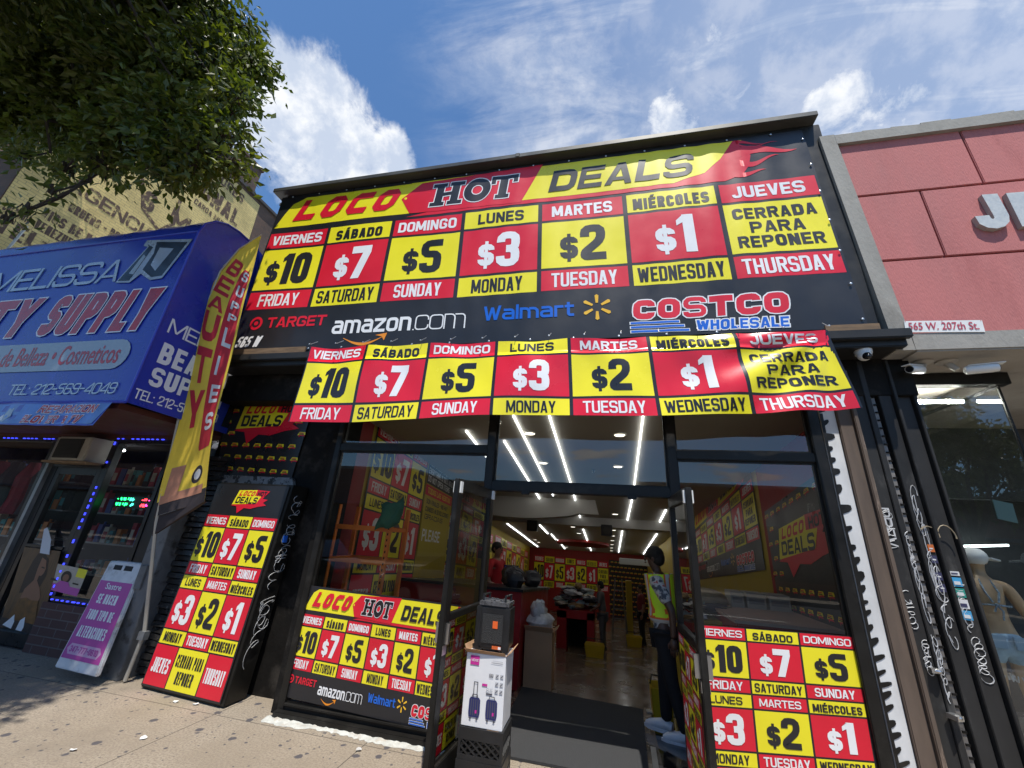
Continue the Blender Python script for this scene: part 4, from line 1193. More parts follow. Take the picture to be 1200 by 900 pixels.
p = MB(); p.face([(x0 + 0.08, NY + 0.03, 0.16), (x1 - 0.08, NY + 0.03, 0.16), (x1 - 0.08, NY + 0.03, 2.10), (x0 + 0.08, NY + 0.03, 2.10)]); put(p.build('pane', GL_C), do)
m = MB(); m.box(-7.92, -7.86, NY - 0.05, NY + 0.02, 0.0, 2.62); m.build('door_post', SILV, beauty)
m = MB(); m.box(-7.80, -6.86, NY - 0.03, NY + 0.08, 2.20, 2.24); m.box(-7.86, -7.75, NY, NY + 0.06, 0, 2.62); m.box(-6.88, -6.81, NY, NY + 0.06, 0, 2.62); m.build('door_frame', DARKF, beauty)
m = MB(); m.box(-5.735, -5.235, NY - 0.01, NY + 0.1, 0.0, 2.62); m.build('pier', DARKF, beauty)
m = MB(); m.hexa([(-5.23, 4.02, 0), (-4.99, 4.02, 0), (-4.99, 4.28, 0), (-5.23, 4.28, 0), (-5.23, 4.02, 2.5), (-4.99, 4.02, 2.5), (-4.99, 4.28, 2.5), (-5.23, 4.28, 2.5)]); m.box(-5.20, -5.10, 4.00, 4.02, 0.85, 1.1)
m.build('shutter_casing', mat('grey_casing', (0.16, 0.165, 0.17), 0.55, metal=0.2, var=0.3, vscale=5, dirt=(0.05, 0.045, 0.04), dscale=5), beauty, bevel=0.006)
m = MB()                                                                 # bunched dark slats of the side gate
for k in range(38):
    z = 0.05 + k * 0.062; j = rng.uniform(-0.02, 0.02)
    m.hexa([(-4.975, 4.18 + j, z), (-4.66, 4.16 - j, z + rng.uniform(-0.01, 0.01)), (-4.66, 4.25, z), (-4.975, 4.25, z), (-4.975, 4.19 + j, z + 0.05), (-4.66, 4.17 - j, z + 0.05), (-4.66, 4.25, z + 0.05), (-4.975, 4.25, z + 0.05)])
m.build('folded_gate', mat('gate_slats', (0.03, 0.028, 0.026), 0.35, metal=0.3, var=0.5, vscale=12, dirt=(0.16, 0.15, 0.14), dscale=14, dlo=0.60, dhi=0.64), shop)

awn = thing('awning', 'deep blue vinyl box awning with silver and red lettering over the beauty shop', 'awning', (-8.5, 3.6, 2.7))
prof = [(3.0, 2.74), (3.0, 4.98)] + [(3.0 + 0.46 * (1 - math.cos(a)), 4.98 + 0.40 * math.sin(a)) for a in (R(22), R(45), R(68), R(90))] + [(3.8, 5.36), (4.29, 5.20), (4.29, 2.70)]
m = MB(); NS = 30; rr_ = random.Random(3)
for k in range(NS):
    xa, xb = NX0 + (NX1 + 0.115 - NX0) * k / NS, NX0 + (NX1 + 0.115 - NX0) * (k + 1) / NS
    for (y0, z0), (y1, z1) in zip(prof[1:-2], prof[2:-1]):
        w0, w1 = (0.012 if k % 2 else -0.012), (-0.012 if k % 2 else 0.012)
        m.face([(xa, y0, z0 + w0 * (z0 > 5.0)), (xb, y0, z0 + w1 * (z0 > 5.0)), (xb, y1, z1 + w1 * (z1 > 5.0)), (xa, y1, z1 + w0 * (z1 > 5.0))])
    m.face([(xa, 3.0, 2.74), (xb, 3.0, 2.74), (xb, 3.0, 4.98), (xa, 3.0, 4.98)])
AX = NX1 + 0.115
m.build('cover', BLUEV, awn, smooth=True)
m = MB(); m.prism([(AX, y, z) for y, z in prof], (-0.01, 0, 0)); m.build('side_cover', BLUEV, awn)
m = MB()
for y, z in ((3.0, 2.74), (3.0, 4.98), (3.46, 5.38)):
    m.tube([(NX0, y, z), (AX + 0.004, y, z)], 0.016, 6)
m.tube([(AX + 0.004, 3.0, 2.74), (AX + 0.004, 3.0, 4.98)] + [(AX + 0.004, y, z) for y, z in prof[2:7]], 0.014, 6)
m.build('piping', mat('blue_piping', (0.03, 0.045, 0.42), 0.35), awn)
AM = [BLUEV, mat('awning_silver', (0.42, 0.44, 0.47), 0.25, metal=0.35, var=0.15, vscale=3), mat('awning_red', (0.42, 0.012, 0.02), 0.3, var=0.2, vscale=3), mat('awning_pill', (0.30, 0.36, 0.42), 0.35, var=0.12, vscale=2),
      mat('awning_white', (0.75, 0.76, 0.80), 0.4), mat('awning_black', (0.012, 0.013, 0.016), 0.2), mat('awning_lightblue', (0.08, 0.19, 0.52), 0.35, var=0.4, vscale=3)]
D = Design(7.58, 2.24)
X = lambda x: x - NX0; Z = lambda z: z - 2.74
D.text('MELISSA', X(-8.25), Z(4.32), X(-5.82), Z(4.66), 1, 3, 0.13, 0.15)
D.text('BEAUTY', X(-9.75), Z(3.60), X(-6.93), Z(4.16), 2, 4, 0.235, 0.22, 0.028, 4)
D.text('SUPPLY', X(-6.80), Z(3.60), X(-4.98), Z(4.16), 2, 4, 0.235, 0.22, 0.028, 4)
pl = [(X(-12.0), Z(3.12)), (X(-5.30), Z(3.12))] + [(X(-5.30) + 0.19 * math.sin(a), Z(3.305) - 0.185 * math.cos(a)) for a in [k * math.pi / 8 for k in range(1, 8)]] + [(X(-5.30), Z(3.49)), (X(-12.0), Z(3.49))]
D.poly(pl, 3, 1)
D.print_('Pelucas • Productos de Belleza • Cosmeticos', X(-8.75), Z(3.19), X(-5.24), Z(3.44), 2, 3)
D.text('TEL: 212-569-4049', X(-6.72), Z(2.83), X(-5.06), Z(2.96), 1, 3, 0.12, 0.1)
dy = lambda p: [(X(a), Z(b)) for a, b in p]                              # hair-dryer emblem: nozzle, barrel and handle in black with silver edges
D.poly(dy([(-5.86, 4.30), (-5.62, 4.28), (-5.50, 4.40), (-5.30, 4.29), (-5.12, 4.30), (-4.90, 4.86), (-5.66, 4.93), (-5.68, 4.84), (-5.60, 4.82)]), 1, 2)
D.poly(dy([(-5.83, 4.32), (-5.64, 4.31), (-5.50, 4.80), (-5.62, 4.86), (-5.58, 4.82)]), 5, 3)
D.poly(dy([(-5.50, 4.46), (-5.30, 4.33), (-5.14, 4.34), (-4.96, 4.82), (-5.48, 4.88), (-5.44, 4.70)]), 5, 3)
D.poly(dy([(-5.40, 4.52), (-5.28, 4.42), (-5.14, 4.74), (-5.38, 4.78)]), 1, 4)
D.poly(dy([(-5.70, 4.42), (-5.62, 4.40), (-5.55, 4.66), (-5.60, 4.70)]), 3, 4)
D.emit('front_print', [(NX0, 2.992, 4.98), (AX, 2.992, 4.98), (AX, 2.992, 2.74), (NX0, 2.992, 2.74)], AM, base=None, parent=awn, back=0)
D = Design(1.29, 2.6); Yy = lambda y: y - 3.0
D.text('MELISSA', 0.10, Z(3.62), 1.12, Z(3.80), 4, 3, 0.12)
D.text('BEAUTY', 0.12, Z(3.25), 1.06, Z(3.50), 4, 3, 0.26)
D.text('SUPPLY', 0.12, Z(2.98), 1.06, Z(3.20), 4, 3, 0.26)
D.text('TEL: 212-569-4049', 0.04, Z(2.80), 1.04, Z(2.91), 4, 3, 0.13)
D.poly([(1.12, Z(2.78)), (1.28, Z(2.78)), (1.28, Z(3.5)), (1.20, Z(3.46)), (1.16, Z(3.2))], 5, 1)
D.emit('side_print', [(AX + 0.003, 3.0, 5.34), (AX + 0.003, 4.29, 5.34), (AX + 0.003, 4.29, 2.74), (AX + 0.003, 3.0, 2.74)], AM, base=None, parent=awn, back=0)
D = Design(7.4, 0.27)
D.rect(0, 0, 7.4, 0.27, 0, 0); D.poly([(2.0, 0.0), (7.36, 0.02), (7.40, 0.25), (2.0, 0.25)], 6, 1)
D.text('REPARACION', 6.42, 0.145, 7.26, 0.235, 2, 4, 0.24, 0.1, 0.06, 4); D.text('BLOWER & TV', 6.27, 0.025, 7.16, 0.115, 2, 4, 0.24, 0.1, 0.06, 4)
D.text('EXTENSIONS', 4.35, 0.06, 5.62, 0.22, 2, 4, 0.24, 0.15, 0.06, 4)
D.poly([(5.9, 0.05), (6.0, 0.03), (6.08, 0.10), (6.02, 0.2), (5.93, 0.2)], 3, 2); D.poly([(5.82, 0.03), (5.95, 0.06), (5.9, 0.13)], 4, 3)
D.emit('valance', [(NX0, 2.985, 2.735), (-5.02, 2.985, 2.735), (-5.10, 2.965, 2.47), (NX0, 2.965, 2.47)], AM, grid=(60, 2), parent=awn, base=None, back=0,
       deform=lambda u, v: 0.012 * math.sin(u * 140) * (1 - v) + 0.01 * math.sin(u * 47))

# window dressing of the beauty shop
ledb = lamp_mat('led_blue', (0.05, 0.07, 1.0), 1.4)
t = thing('led_string', 'string of blue lights framing the dark beauty shop window', 'light string', (-6.3, 4.27, 0.6))
for a, b in (((-6.80, 0.60), (-6.80, 2.6)), ((-6.78, 0.575), (-5.80, 0.575)), ((-6.8, 2.62), (-5.9, 2.62)), ((-10.1, 2.60), (-8.0, 2.60))):
    n = int(math.hypot(b[0] - a[0], b[1] - a[1]) / 0.085)
    for k in range(n):
        if rng.random() < 0.2: continue
        f0 = (k + 0.2) / n; f1 = (k + rng.uniform(0.45, 0.75)) / n
        p = (a[0] + (b[0] - a[0]) * f0, a[1] + (b[1] - a[1]) * f0); q = (a[0] + (b[0] - a[0]) * f1, a[1] + (b[1] - a[1]) * f1)
        m = MB(); m.bar((p[0], NY - 0.03, p[1]), (q[0], NY - 0.03, q[1]), 0.014, 0.014); m.build('bulb', ledb, t)
t = thing('led_ticker', 'scrolling light sign with green, red and violet letters inside the beauty shop window', 'sign', (-6.1, 4.5, 1.7))
m = MB(); m.box(-6.62, -5.72, 4.44, 4.50, 1.70, 1.86); m.build('case', DARKF, t)
m = MB(); cols = 5
for k in range(16):
    if k in (6, 7): continue
    x = -6.58 + k * 0.053; ci = min(4, int(k / 16 * 5))
    for r_ in range(2):
        for q in range(3):
            if rng.random() < 0.35: continue
            m.box(x + q * 0.014, x + q * 0.014 + 0.011, 4.432, 4.44, 1.725 + r_ * 0.07 + rng.choice((0, 0.012)), 1.745 + r_ * 0.07 + rng.choice((0.004, 0.02)), ci)
m.build('letters', [lamp_mat('tick_' + n, c, 5) for n, c in (('green', (0.02, 1, 0.2)), ('teal', (0.05, 0.8, 0.5)), ('red', (1, 0.04, 0.06)), ('pink', (1, 0.05, 0.5)), ('violet', (0.5, 0.05, 1)))], t)
tubeL = lamp_mat('shop_tube_light', (0.85, 0.93, 1.0), 12.0)
for k, (a, b, lab) in enumerate((((-6.55, 5.4, 2.58), (-5.45, 5.4, 2.60), 'upper white tube light behind the beauty shop window'), ((-6.5, 5.0, 2.30), (-5.55, 5.0, 2.22), 'lower slanting white tube light behind the beauty shop window'), ((-8.9, 5.2, 2.62), (-8.0, 5.2, 2.62), 'short white tube light at the top of the leftmost shop window'))):
    m = MB(); m.tube([a, b], 0.022, 6); tag(m.build('tube_light', tubeL), lab, 'light')
ac = thing('air_conditioner', 'beige window air conditioner set above the beauty shop door', 'air conditioner', (-7.3, 4.2, 2.25))
m = MB(); m.box(-7.62, -6.98, 4.10, 4.50, 2.27, 2.60); m.build('housing', mat('ac_beige', (0.46, 0.43, 0.36), 0.5, var=0.1, vscale=4), ac, bevel=0.012)
m = MB(); m.box(-7.57, -7.10, 4.088, 4.10, 2.30, 2.57)
for k in range(14): m.box(-7.56, -7.11, 4.078, 4.088, 2.31 + k * 0.0185, 2.319 + k * 0.0185)
m.build('grille', mat('ac_grille', (0.03, 0.03, 0.03), 0.6), ac)
m = MB(); m.box(-7.76, -6.90, 4.10, 4.34, 2.235, 2.262); tag(m.build('shelf', mat('plain_pine', (0.30, 0.20, 0.11), 0.7, var=0.2, aniso=(1, 8, 8))), 'bare wooden shelf under the air conditioner', 'shelf')
# poster of a long-haired woman in a gold dress on the lower half of the door
SKN = mat('print_skin', (0.26, 0.12, 0.065), 0.5); HAIRP = mat('print_hair', (0.022, 0.011, 0.007), 0.5, var=0.4, vscale=30, aniso=(6, 1, 1)); GOLD = mat('print_gold', (0.17, 0.075, 0.018), 0.5, var=0.5, vscale=14)
D = Design(0.70, 0.96); PMs = [mat('print_bronze', (0.10, 0.05, 0.02), 0.4, var=0.6, vscale=7, aniso=(4, 1, 0.6)), HAIRP, SKN, GOLD, PM[K], PM[WH]]
D.poly([(0.30, 0.90), (0.42, 0.92), (0.53, 0.84), (0.56, 0.66), (0.50, 0.52), (0.38, 0.46), (0.16, 0.40), (0.18, 0.62), (0.24, 0.80)], 1, 1)
D.poly([(0.40, 0.86), (0.49, 0.83), (0.52, 0.73), (0.505, 0.68), (0.47, 0.64), (0.43, 0.64), (0.42, 0.58), (0.50, 0.50), (0.56, 0.40), (0.50, 0.28), (0.20, 0.28), (0.24, 0.46), (0.36, 0.58), (0.37, 0.72)], 2, 2)
D.poly([(0.20, 0.34), (0.32, 0.37), (0.42, 0.35), (0.54, 0.36), (0.58, 0.12), (0.62, 0.0), (0.10, 0.0), (0.14, 0.16)], 3, 3)
D.poly([(0.44, 0.75), (0.50, 0.745), (0.50, 0.73), (0.44, 0.735)], 1, 4)
D.rect(0.0, 0.0, 0.70, 0.10, 4, 4); D.poly([(0.06, 0.02), (0.15, 0.10), (0.21, 0.16), (0.24, 0.08), (0.22, 0.0)], 5, 5); D.poly([(0.30, 0.0), (0.33, 0.11), (0.40, 0.16), (0.42, 0.05), (0.40, 0.0)], 5, 5)
D.emit('fashion_poster', [at(29, 641, 4.27), at(71, 646, 4.27), at(46, 745, 4.27), at(-1, 733, 4.27)], PMs, back=0.002)
tag(bpy.data.objects['fashion_poster'], 'bronze poster of a long-haired woman in gold on the beauty shop door', 'poster')
D = Design(0.55, 0.36); PMt = [mat('print_pale', (0.50, 0.42, 0.33), 0.5, var=0.2, vscale=8), mat('print_pink', (0.55, 0.10, 0.38), 0.5), HAIRP, SKN, PM[YL]]
D.rect(0, 0, 0.55, 0.10, 1, 1); D.rect(0.40, 0.24, 0.55, 0.36, 4, 1); D.ring(0.26, 0.21, 0, 0.085, 2, 2); D.ring(0.26, 0.20, 0, 0.05, 3, 3); D.poly([(0.14, 0.10), (0.38, 0.10), (0.33, 0.15), (0.19, 0.15)], 1, 4); D.rect(0.02, 0.13, 0.13, 0.16, 2, 2); D.rect(0.40, 0.14, 0.50, 0.16, 2, 2)
D.emit('portrait_ad', [at(65, 660, 4.272), at(103, 668, 4.272), at(90, 699, 4.272), at(54, 690, 4.272)], PMt, back=0.002)
tag(bpy.data.objects['portrait_ad'], 'small pale and pink ad with a portrait, low on the beauty shop window', 'poster')
m = MB(); m.prism([at(47, 648, 4.265), at(58, 650, 4.265), at(60, 632, 4.265), at(56, 618, 4.265), at(52, 620, 4.265)], (0, -0.004, 0)); tag(m.build('paper_notice', mat('notice_paper', (0.62, 0.63, 0.66), 0.6)), 'white rounded paper notice stuck on the beauty shop door', 'notice')
# goods behind the panes
GC = [mat('goods_' + n, c, 0.5) for n, c in (('red', (0.40, 0.03, 0.06)), ('navy', (0.05, 0.08, 0.30)), ('cream', (0.55, 0.50, 0.42)), ('teal', (0.05, 0.28, 0.30)), ('orange', (0.55, 0.20, 0.05)), ('black', (0.015, 0.015, 0.018)))]
gi = 0
for row in range(4):
    sh = MB(); z = 0.75 + row * 0.42; sh.box(-7.70, -5.70, 4.95, 5.30, z, z + 0.02); sh.box(-10.1, -8.05, 4.75, 5.1, z, z + 0.02)
    tag(sh.build('display_shelf', SILV), ['lowest', 'second', 'third', 'topmost'][row] + ' of the shelves holding cosmetics behind the beauty shop windows', 'shelf')
    for x0, n, Y in ((-7.68, 15, 4.98), (-10.08, 15, 4.78)):
        for k in range(n):
            x = x0 + k * 0.132; h = rng.uniform(0.14, 0.32); w = rng.uniform(0.06, 0.11); g = MB(); g.box(x, x + w, Y, Y + 0.09, z + 0.02, z + 0.02 + h)
            if rng.random() < 0.5: g.tube([(x + w / 2, Y + 0.045, z + 0.02 + h), (x + w / 2, Y + 0.045, z + 0.06 + h)], 0.016, 6)
            g.box(x + w * 0.12, x + w * 0.88, Y - 0.003, Y, z + 0.02 + h * 0.25, z + 0.02 + h * 0.7, 1)
            o = g.build('cosmetic_pack', [GC[gi % 6], GC[(gi * 5 + 2) % 6]]); gi += 1
            tag(o, '%s cosmetic pack on the %s shelf behind the %s beauty shop window' % (('red', 'navy', 'cream', 'teal', 'orange', 'black')[(gi - 1) % 6], ['lowest', 'second lowest', 'third lowest', 'topmost'][row], 'right-hand' if x0 > -8 else 'left-hand'), 'cosmetics', 'cosmetics on the window shelves')
for k in range(4):
    g = MB(); x = -9.55 + k * 0.36
    for j in range(8):
        a = j * math.pi / 4
    g.tube([(x, 4.62, 2.28), (x + 0.01, 4.62, 2.05), (x - 0.01, 4.63, 1.72), (x, 4.62, 1.50)], [0.06, 0.15, 0.13, 0.16], 10)
    tag(g.build('hanging_garment', mat('garment_red' if k % 2 == 0 else 'garment_black', (0.22, 0.015, 0.03) if k % 2 == 0 else (0.02, 0.02, 0.025), 0.8, var=0.3, vscale=9, bump=0.6, bscale=12)), (('dark red', 'black', 'second dark red', 'rightmost black')[k] if True else '') + ' garment hanging high in the leftmost beauty shop window', 'garment', 'garments hanging in the leftmost window')

# pink sandwich board
sb = thing('sandwich_board', 'pink and white plastic sandwich board for a tailor, standing by the grey casing', 'sign', (-5.45, 3.95, 0))
F = lambda x, y: at(x, y, 3.80 + (790 - y) / 130 * 0.26)
fl, frr, fbr, fbl = F(129, 657), F(167, 661), at(112, 794, 3.80), at(63, 782, 3.80)
WPL = mat('board_white_plastic', (0.62, 0.62, 0.62), 0.45, var=0.12, vscale=6, dirt=(0.25, 0.24, 0.22), dscale=5)
m = MB(); bk = Vector((0, 0.045, 0)); m.hexa([fbl, fbr, fbr + bk, fbl + bk, fl, frr, frr + bk, fl + bk])
b0, b1 = fbl + Vector((0.02, 0.55, 0)), fbr + Vector((0.02, 0.55, 0)); m.hexa([b0, b1, b1 + bk, b0 + bk, fl + bk * 1.3, frr + bk * 1.3, frr + bk * 2, fl + bk * 2])
m.build('frame', WPL, sb, bevel=0.01)
m = MB(); e = Vector((0, -0.002, 0))
for u0, u1 in ((0.22, 0.46), (0.54, 0.78)):
    q = lambda u, v: fbl.lerp(fbr, u).lerp(fl.lerp(frr, u), v) + e
    m.hexa([q(u0, 0.915), q(u1, 0.915), q(u1, 0.915) - e * 3, q(u0, 0.915) - e * 3, q(u0, 0.965), q(u1, 0.965), q(u1, 0.965) - e * 3, q(u0, 0.965) - e * 3])
m.build('hand_hole', mat('hole_dark', (0.02, 0.02, 0.02), 0.8), sb)
q = lambda u, v: fbl.lerp(fbr, u).lerp(fl.lerp(frr, u), v) + Vector((0, -0.004, 0))
D = Design(0.62, 0.95); PK = [mat('board_pink', (0.46, 0.06, 0.30), 0.45, var=0.1, vscale=5), PM[WH], mat('board_pale_pink', (0.62, 0.36, 0.52), 0.5)]
D.print_('Sastre', 0.16, 0.845, 0.46, 0.925, 1)
D.text('SE HACEN', 0.12, 0.66, 0.48, 0.78, 1, 3, 0.17); D.text('TODO TIPO DE', 0.08, 0.46, 0.54, 0.58, 1, 3, 0.17); D.text('ALTERACIONES', 0.07, 0.25, 0.55, 0.38, 1, 3, 0.17)
D.poly([(0.07, 0.05), (0.55, 0.05), (0.59, 0.11), (0.55, 0.17), (0.07, 0.17), (0.03, 0.11)], 2, 1); D.text('347-777-0610', 0.08, 0.075, 0.54, 0.145, 0, 3, 0.18)
D.emit('face', [q(0.04, 0.80), q(0.96, 0.80), q(0.96, 0.09), q(0.04, 0.09)], PK, parent=sb, back=0.002)

# feather flag
flag = thing('feather_flag', 'tall yellow feather flag lettered in red, on a pole by the gate', 'flag', tuple(at(170, 742, 4.05)))
pb, pm_, pt = at(169, 742, 4.02), at(183, 612, 3.80), at(207, 500, 3.62)
m = MB(); m.tube([Vector((pb.x - 0.04, pb.y, 0.02)), pb, at(176, 680, 3.92), pm_, pt, at(226, 420, 3.5), at(241, 360, 3.42), at(258, 318, 3.36), at(280, 292, 3.32), at(306, 275, 3.30)], [0.02, 0.02, 0.02, 0.016, 0.013, 0.012, 0.010, 0.009, 0.008, 0.006], 8)
m.build('pole', mat('flag_pole', (0.45, 0.43, 0.38), 0.4, metal=0.4), flag)
m = MB(); m.box(pb.x - 0.04, pb.x + 0.04, pb.y - 0.03, pb.y + 0.03, pb.z - 0.06, pb.z + 0.02); m.build('bracket', SILV, flag)
Lp = [(181, 606, 3.80), (193, 560, 3.72), (207, 505, 3.62), (224, 430, 3.52), (239, 366, 3.44), (246, 340, 3.40), (262, 311, 3.36), (285, 288, 3.32), (305, 277, 3.30)]
Rp = [(238, 588, 3.70), (246, 540, 3.64), (254, 490, 3.58), (265, 440, 3.50), (279, 385, 3.43), (285, 362, 3.40), (293, 330, 3.36), (300, 302, 3.33), (306, 277, 3.30)]
Lw = [at(*p) for p in Lp]; Rw = [at(*p) for p in Rp]
def fl_pt(u, v):
    s = v * 8; k = min(7, int(s)); f = s - k
    a, b = Lw[k].lerp(Lw[k + 1], f), Rw[k].lerp(Rw[k + 1], f)
    return a.lerp(b, u) + Vector((0, 0.03 * math.sin(v * 9) * math.sin(u * math.pi) - 0.02 * math.sin(u * 5 + v * 14) * (1 - v) , 0))
D = Design(0.62, 3.6); FMs = [mat('flag_yellow', (0.78, 0.55, 0.05), 0.7, var=0.10, vscale=3, bump=0.3, bscale=5), mat('flag_red', (0.52, 0.02, 0.035), 0.75, var=0.15, vscale=3), mat('flag_white', (0.62, 0.62, 0.62), 0.75), mat('flag_dark', (0.03, 0.022, 0.025), 0.8), mat('flag_skin', (0.45, 0.20, 0.12), 0.75)]
D.poly([(0.385, 0.62), (0.575, 0.62), (0.59, 0.66), (0.59, 2.78), (0.55, 2.84), (0.42, 2.84), (0.385, 2.76), (0.37, 0.66)], 1, 1)
for k, ch in enumerate('BEAUTY'):
    z = 2.62 - k * 0.345
    D.text(ch, 0.06 if k > 0 else 0.09, z, 0.345, z + 0.29, 1, 2, 0.25)
for k, ch in enumerate('SUPPLIES'):
    z = 2.64 - k * 0.262
    D.text(ch, 0.44, z, 0.57 if ch != 'I' else 0.49, z + 0.17, 2, 2, 0.22)
D.rect(0.0, 0.0, 0.62, 0.16, 3, 1); D.rect(0.08, 0.18, 0.24, 0.52, 4, 2); D.ring(0.44, 0.36, 0.06, 0.10, 3, 2, 20, 0.8); D.ring(0.44, 0.36, 0.0, 0.06, 2, 2, 20, 0.8); D.rect(0.04, 0.12, 0.56, 0.22, 4, 3)
ob = D.emit('fabric', [(0, 0, 3.6), (0.62, 0, 3.6), (0.62, 0, 0), (0, 0, 0)], FMs, grid=(8, 40), back=0, parent=None)
for v in ob.data.vertices:
    lift = -v.co.y
    p = fl_pt(v.co.x / 0.62, v.co.z / 3.6); v.co = p + Vector((0, -lift - 0.003, 0))
put(ob, flag)
m = MB(); a, b, c, d_ = at(181, 606, 3.80), at(238, 588, 3.70), at(241, 588, 3.72), at(178, 628, 3.82)
m.hexa([d_, c, c + Vector((0, 0.02, 0)), d_ + Vector((0, 0.02, 0)), a, b, b + Vector((0, 0.02, 0)), a + Vector((0, 0.02, 0))]); m.build('hem', FMs[3], flag)

# ------------------------------------------------------------------ tall brick building behind, with a faded painted wall
bb = thing('brick_building', 'tall brick building with faded dark lettering on a yellow painted side wall and a chimney', 'building', (-15.5, 7, 0))
YB2 = brick_mat('yellow_painted_brick', (0.80, 0.61, 0.24), (0.70, 0.53, 0.21), (0.48, 0.36, 0.17), 1.0, (1, 2), 0.85, 0.5)
DB2 = brick_mat('dark_brown_brick', (0.16, 0.09, 0.06), (0.12, 0.075, 0.055), (0.10, 0.08, 0.07), 1.0, (1, 2), 0.85, 0.5)
m = MB(); m.box(-19, -12.52, 4.0, 10.05, -0.1, 12.85); m.build('wall', DB2, bb)
m = MB(); m.prism([(-12.52, 4.02, 4.0), (-12.52, 9.22, 4.0), (-12.52, 9.30, 11.2), (-12.52, 9.24, 12.72), (-12.52, 4.02, 12.72)], (0.012, 0, 0)); m.build('painted_wall', YB2, bb)
m = MB(); m.box(-19.05, -12.44, 3.95, 10.12, 12.85, 12.97); m.build('coping', mat('dark_coping', (0.07, 0.06, 0.055), 0.7), bb, bevel=0.01)
m = MB(); m.box(-13.4, -12.55, 8.1, 8.9, 12.97, 14.05); m.box(-13.45, -12.5, 8.05, 8.95, 14.05, 14.15); m.build('chimney', DB2, bb)
m = MB(); m.tube([(-12.40, 6.75, 12.4), (-12.40, 7.95, 13.0)], 0.05, 8); m.build('pipe', mat('white_pipe', (0.6, 0.58, 0.52), 0.5), bb); m = MB(); m.tube([at(2, 300, 3.85), at(32, 265, 3.9)], 0.02, 8); m.build('pipe', mat('white_pipe', (0.6, 0.58, 0.52), 0.5), bb)
PW = mat('faded_brown_paint', (0.12, 0.075, 0.055), 0.9, var=0.35, vscale=5, dirt=(0.62, 0.47, 0.19), dscale=7, dlo=0.52, dhi=0.66)
D = Design(6.0, 9.0); o4 = 4.0
def wt(t, y0, z0, y1, h, w=0.16): D.text(t, y0 - o4, z0 - 4.0, y1 - o4, z0 - 4.0 + h, 0, 2, w)
wt('TEL:', 4.14, 7.02, 4.95, 0.40, 0.22); wt('COLOMBIA', 2.2 + 1.9, 7.52, 4.55, 0.2); wt('VENEZUELA', 4.62, 7.50, 5.48, 0.24, 0.18); wt('VIOS DE VALORES', 4.62, 7.82, 6.30, 0.27, 0.18); wt('ORDERS - DOCUMENTOS', 4.95, 8.32, 6.92, 0.25, 0.18)
wt('AGENCIA DE', 4.75, 8.84, 7.5, 0.38, 0.17); wt('ONAL', 7.30, 11.22, 8.72, 0.62, 0.20); wt('FLORES', 7.28, 12.18, 8.62, 0.36, 0.19); wt('CARGA MUNDIAL', 7.25, 10.86, 8.75, 0.2, 0.18)
wt('S', 6.1, 9.60, 6.42, 0.62, 0.22); wt('M', 6.85, 9.8, 7.4, 0.5, 0.2)
D.line([(1.9, 6.4), (2.2, 5.6), (2.75, 5.3), (3.0, 5.8), (2.9, 6.7)], 0.09, 0, 2); D.line([(2.9, 5.35), (3.05, 5.0), (3.5, 4.75), (3.55, 5.1), (3.72, 5.4), (3.66, 5.75), (3.85, 6.1)], 0.07, 0, 2)
D.emit('painted_lettering', [(-12.504, 4.0, 13.0), (-12.504, 10.0, 13.0), (-12.504, 10.0, 4.0), (-12.504, 4.0, 4.0)], [PW], base=None, back=0, parent=bb)

# ------------------------------------------------------------------ red building on the right
red = thing('red_building', 'red rendered shop building framed in bare concrete, on the right', 'building', (5.5, 3.9, 0))
CONC = mat('concrete_band', (0.30, 0.285, 0.255), 0.85, var=0.16, vscale=4, bump=0.35, bscale=50, dirt=(0.20, 0.185, 0.16), dscale=2.2, dlo=0.45, dhi=0.75, aniso=(1, 1, 0.5))
REDS = mat('red_render', (0.47, 0.160, 0.150), 0.9, var=0.10, vscale=2.2, bump=0.5, bscale=70, dirt=(0.39, 0.125, 0.118), dscale=2.4, dlo=0.46, dhi=0.78, aniso=(1.6, 1, 0.35))
m = MB()
for x0, x1, z0, z1 in ((2.62, 3.712, 5.235, 5.97), (3.728, 9.0, 5.235, 5.97), (2.62, 3.182, 4.415, 5.215), (3.198, 5.6, 4.415, 5.215), (5.616, 9.0, 4.415, 5.215), (2.62, 9.0, 3.58, 4.395)):
    m.box(x0, x1, 3.83, 4.0, z0, z1)
m.build('wall', REDS, red, bevel=0.006)
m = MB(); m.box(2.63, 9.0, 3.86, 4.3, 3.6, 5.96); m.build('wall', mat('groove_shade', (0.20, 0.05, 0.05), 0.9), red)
m = MB(); TL_, TR_, BL2, BR2 = (2.44, 6.09), (2.585, 5.965), (2.545, 3.43), (2.69, 3.585)
m.hexa([(2.545, 3.79, 3.43), (2.69, 3.79, 3.43), (2.69, 4.3, 3.43), (2.545, 4.3, 3.43), (2.44, 3.79, 6.10), (2.585, 3.79, 6.10), (2.585, 4.3, 6.10), (2.44, 4.3, 6.10)])
n = 24
for k in range(n):                                                       # chipped upper edge
    xa, xb = 2.586 + (9 - 2.586) * k / n, 2.586 + (9 - 2.586) * (k + 1) / n; ja = rng.uniform(-0.012, 0.012); jb = rng.uniform(-0.012, 0.012)
    m.hexa([(xa, 3.788, 5.955), (xb, 3.788, 5.955), (xb, 4.3, 5.955), (xa, 4.3, 5.955), (xa, 3.788, 6.09 + ja), (xb, 3.788, 6.09 + jb), (xb, 4.3, 6.10), (xa, 4.3, 6.10)])
m.box(2.691, 9.0, 3.788, 4.3, 3.43, 3.588)
m.build('concrete_frame', CONC, red)
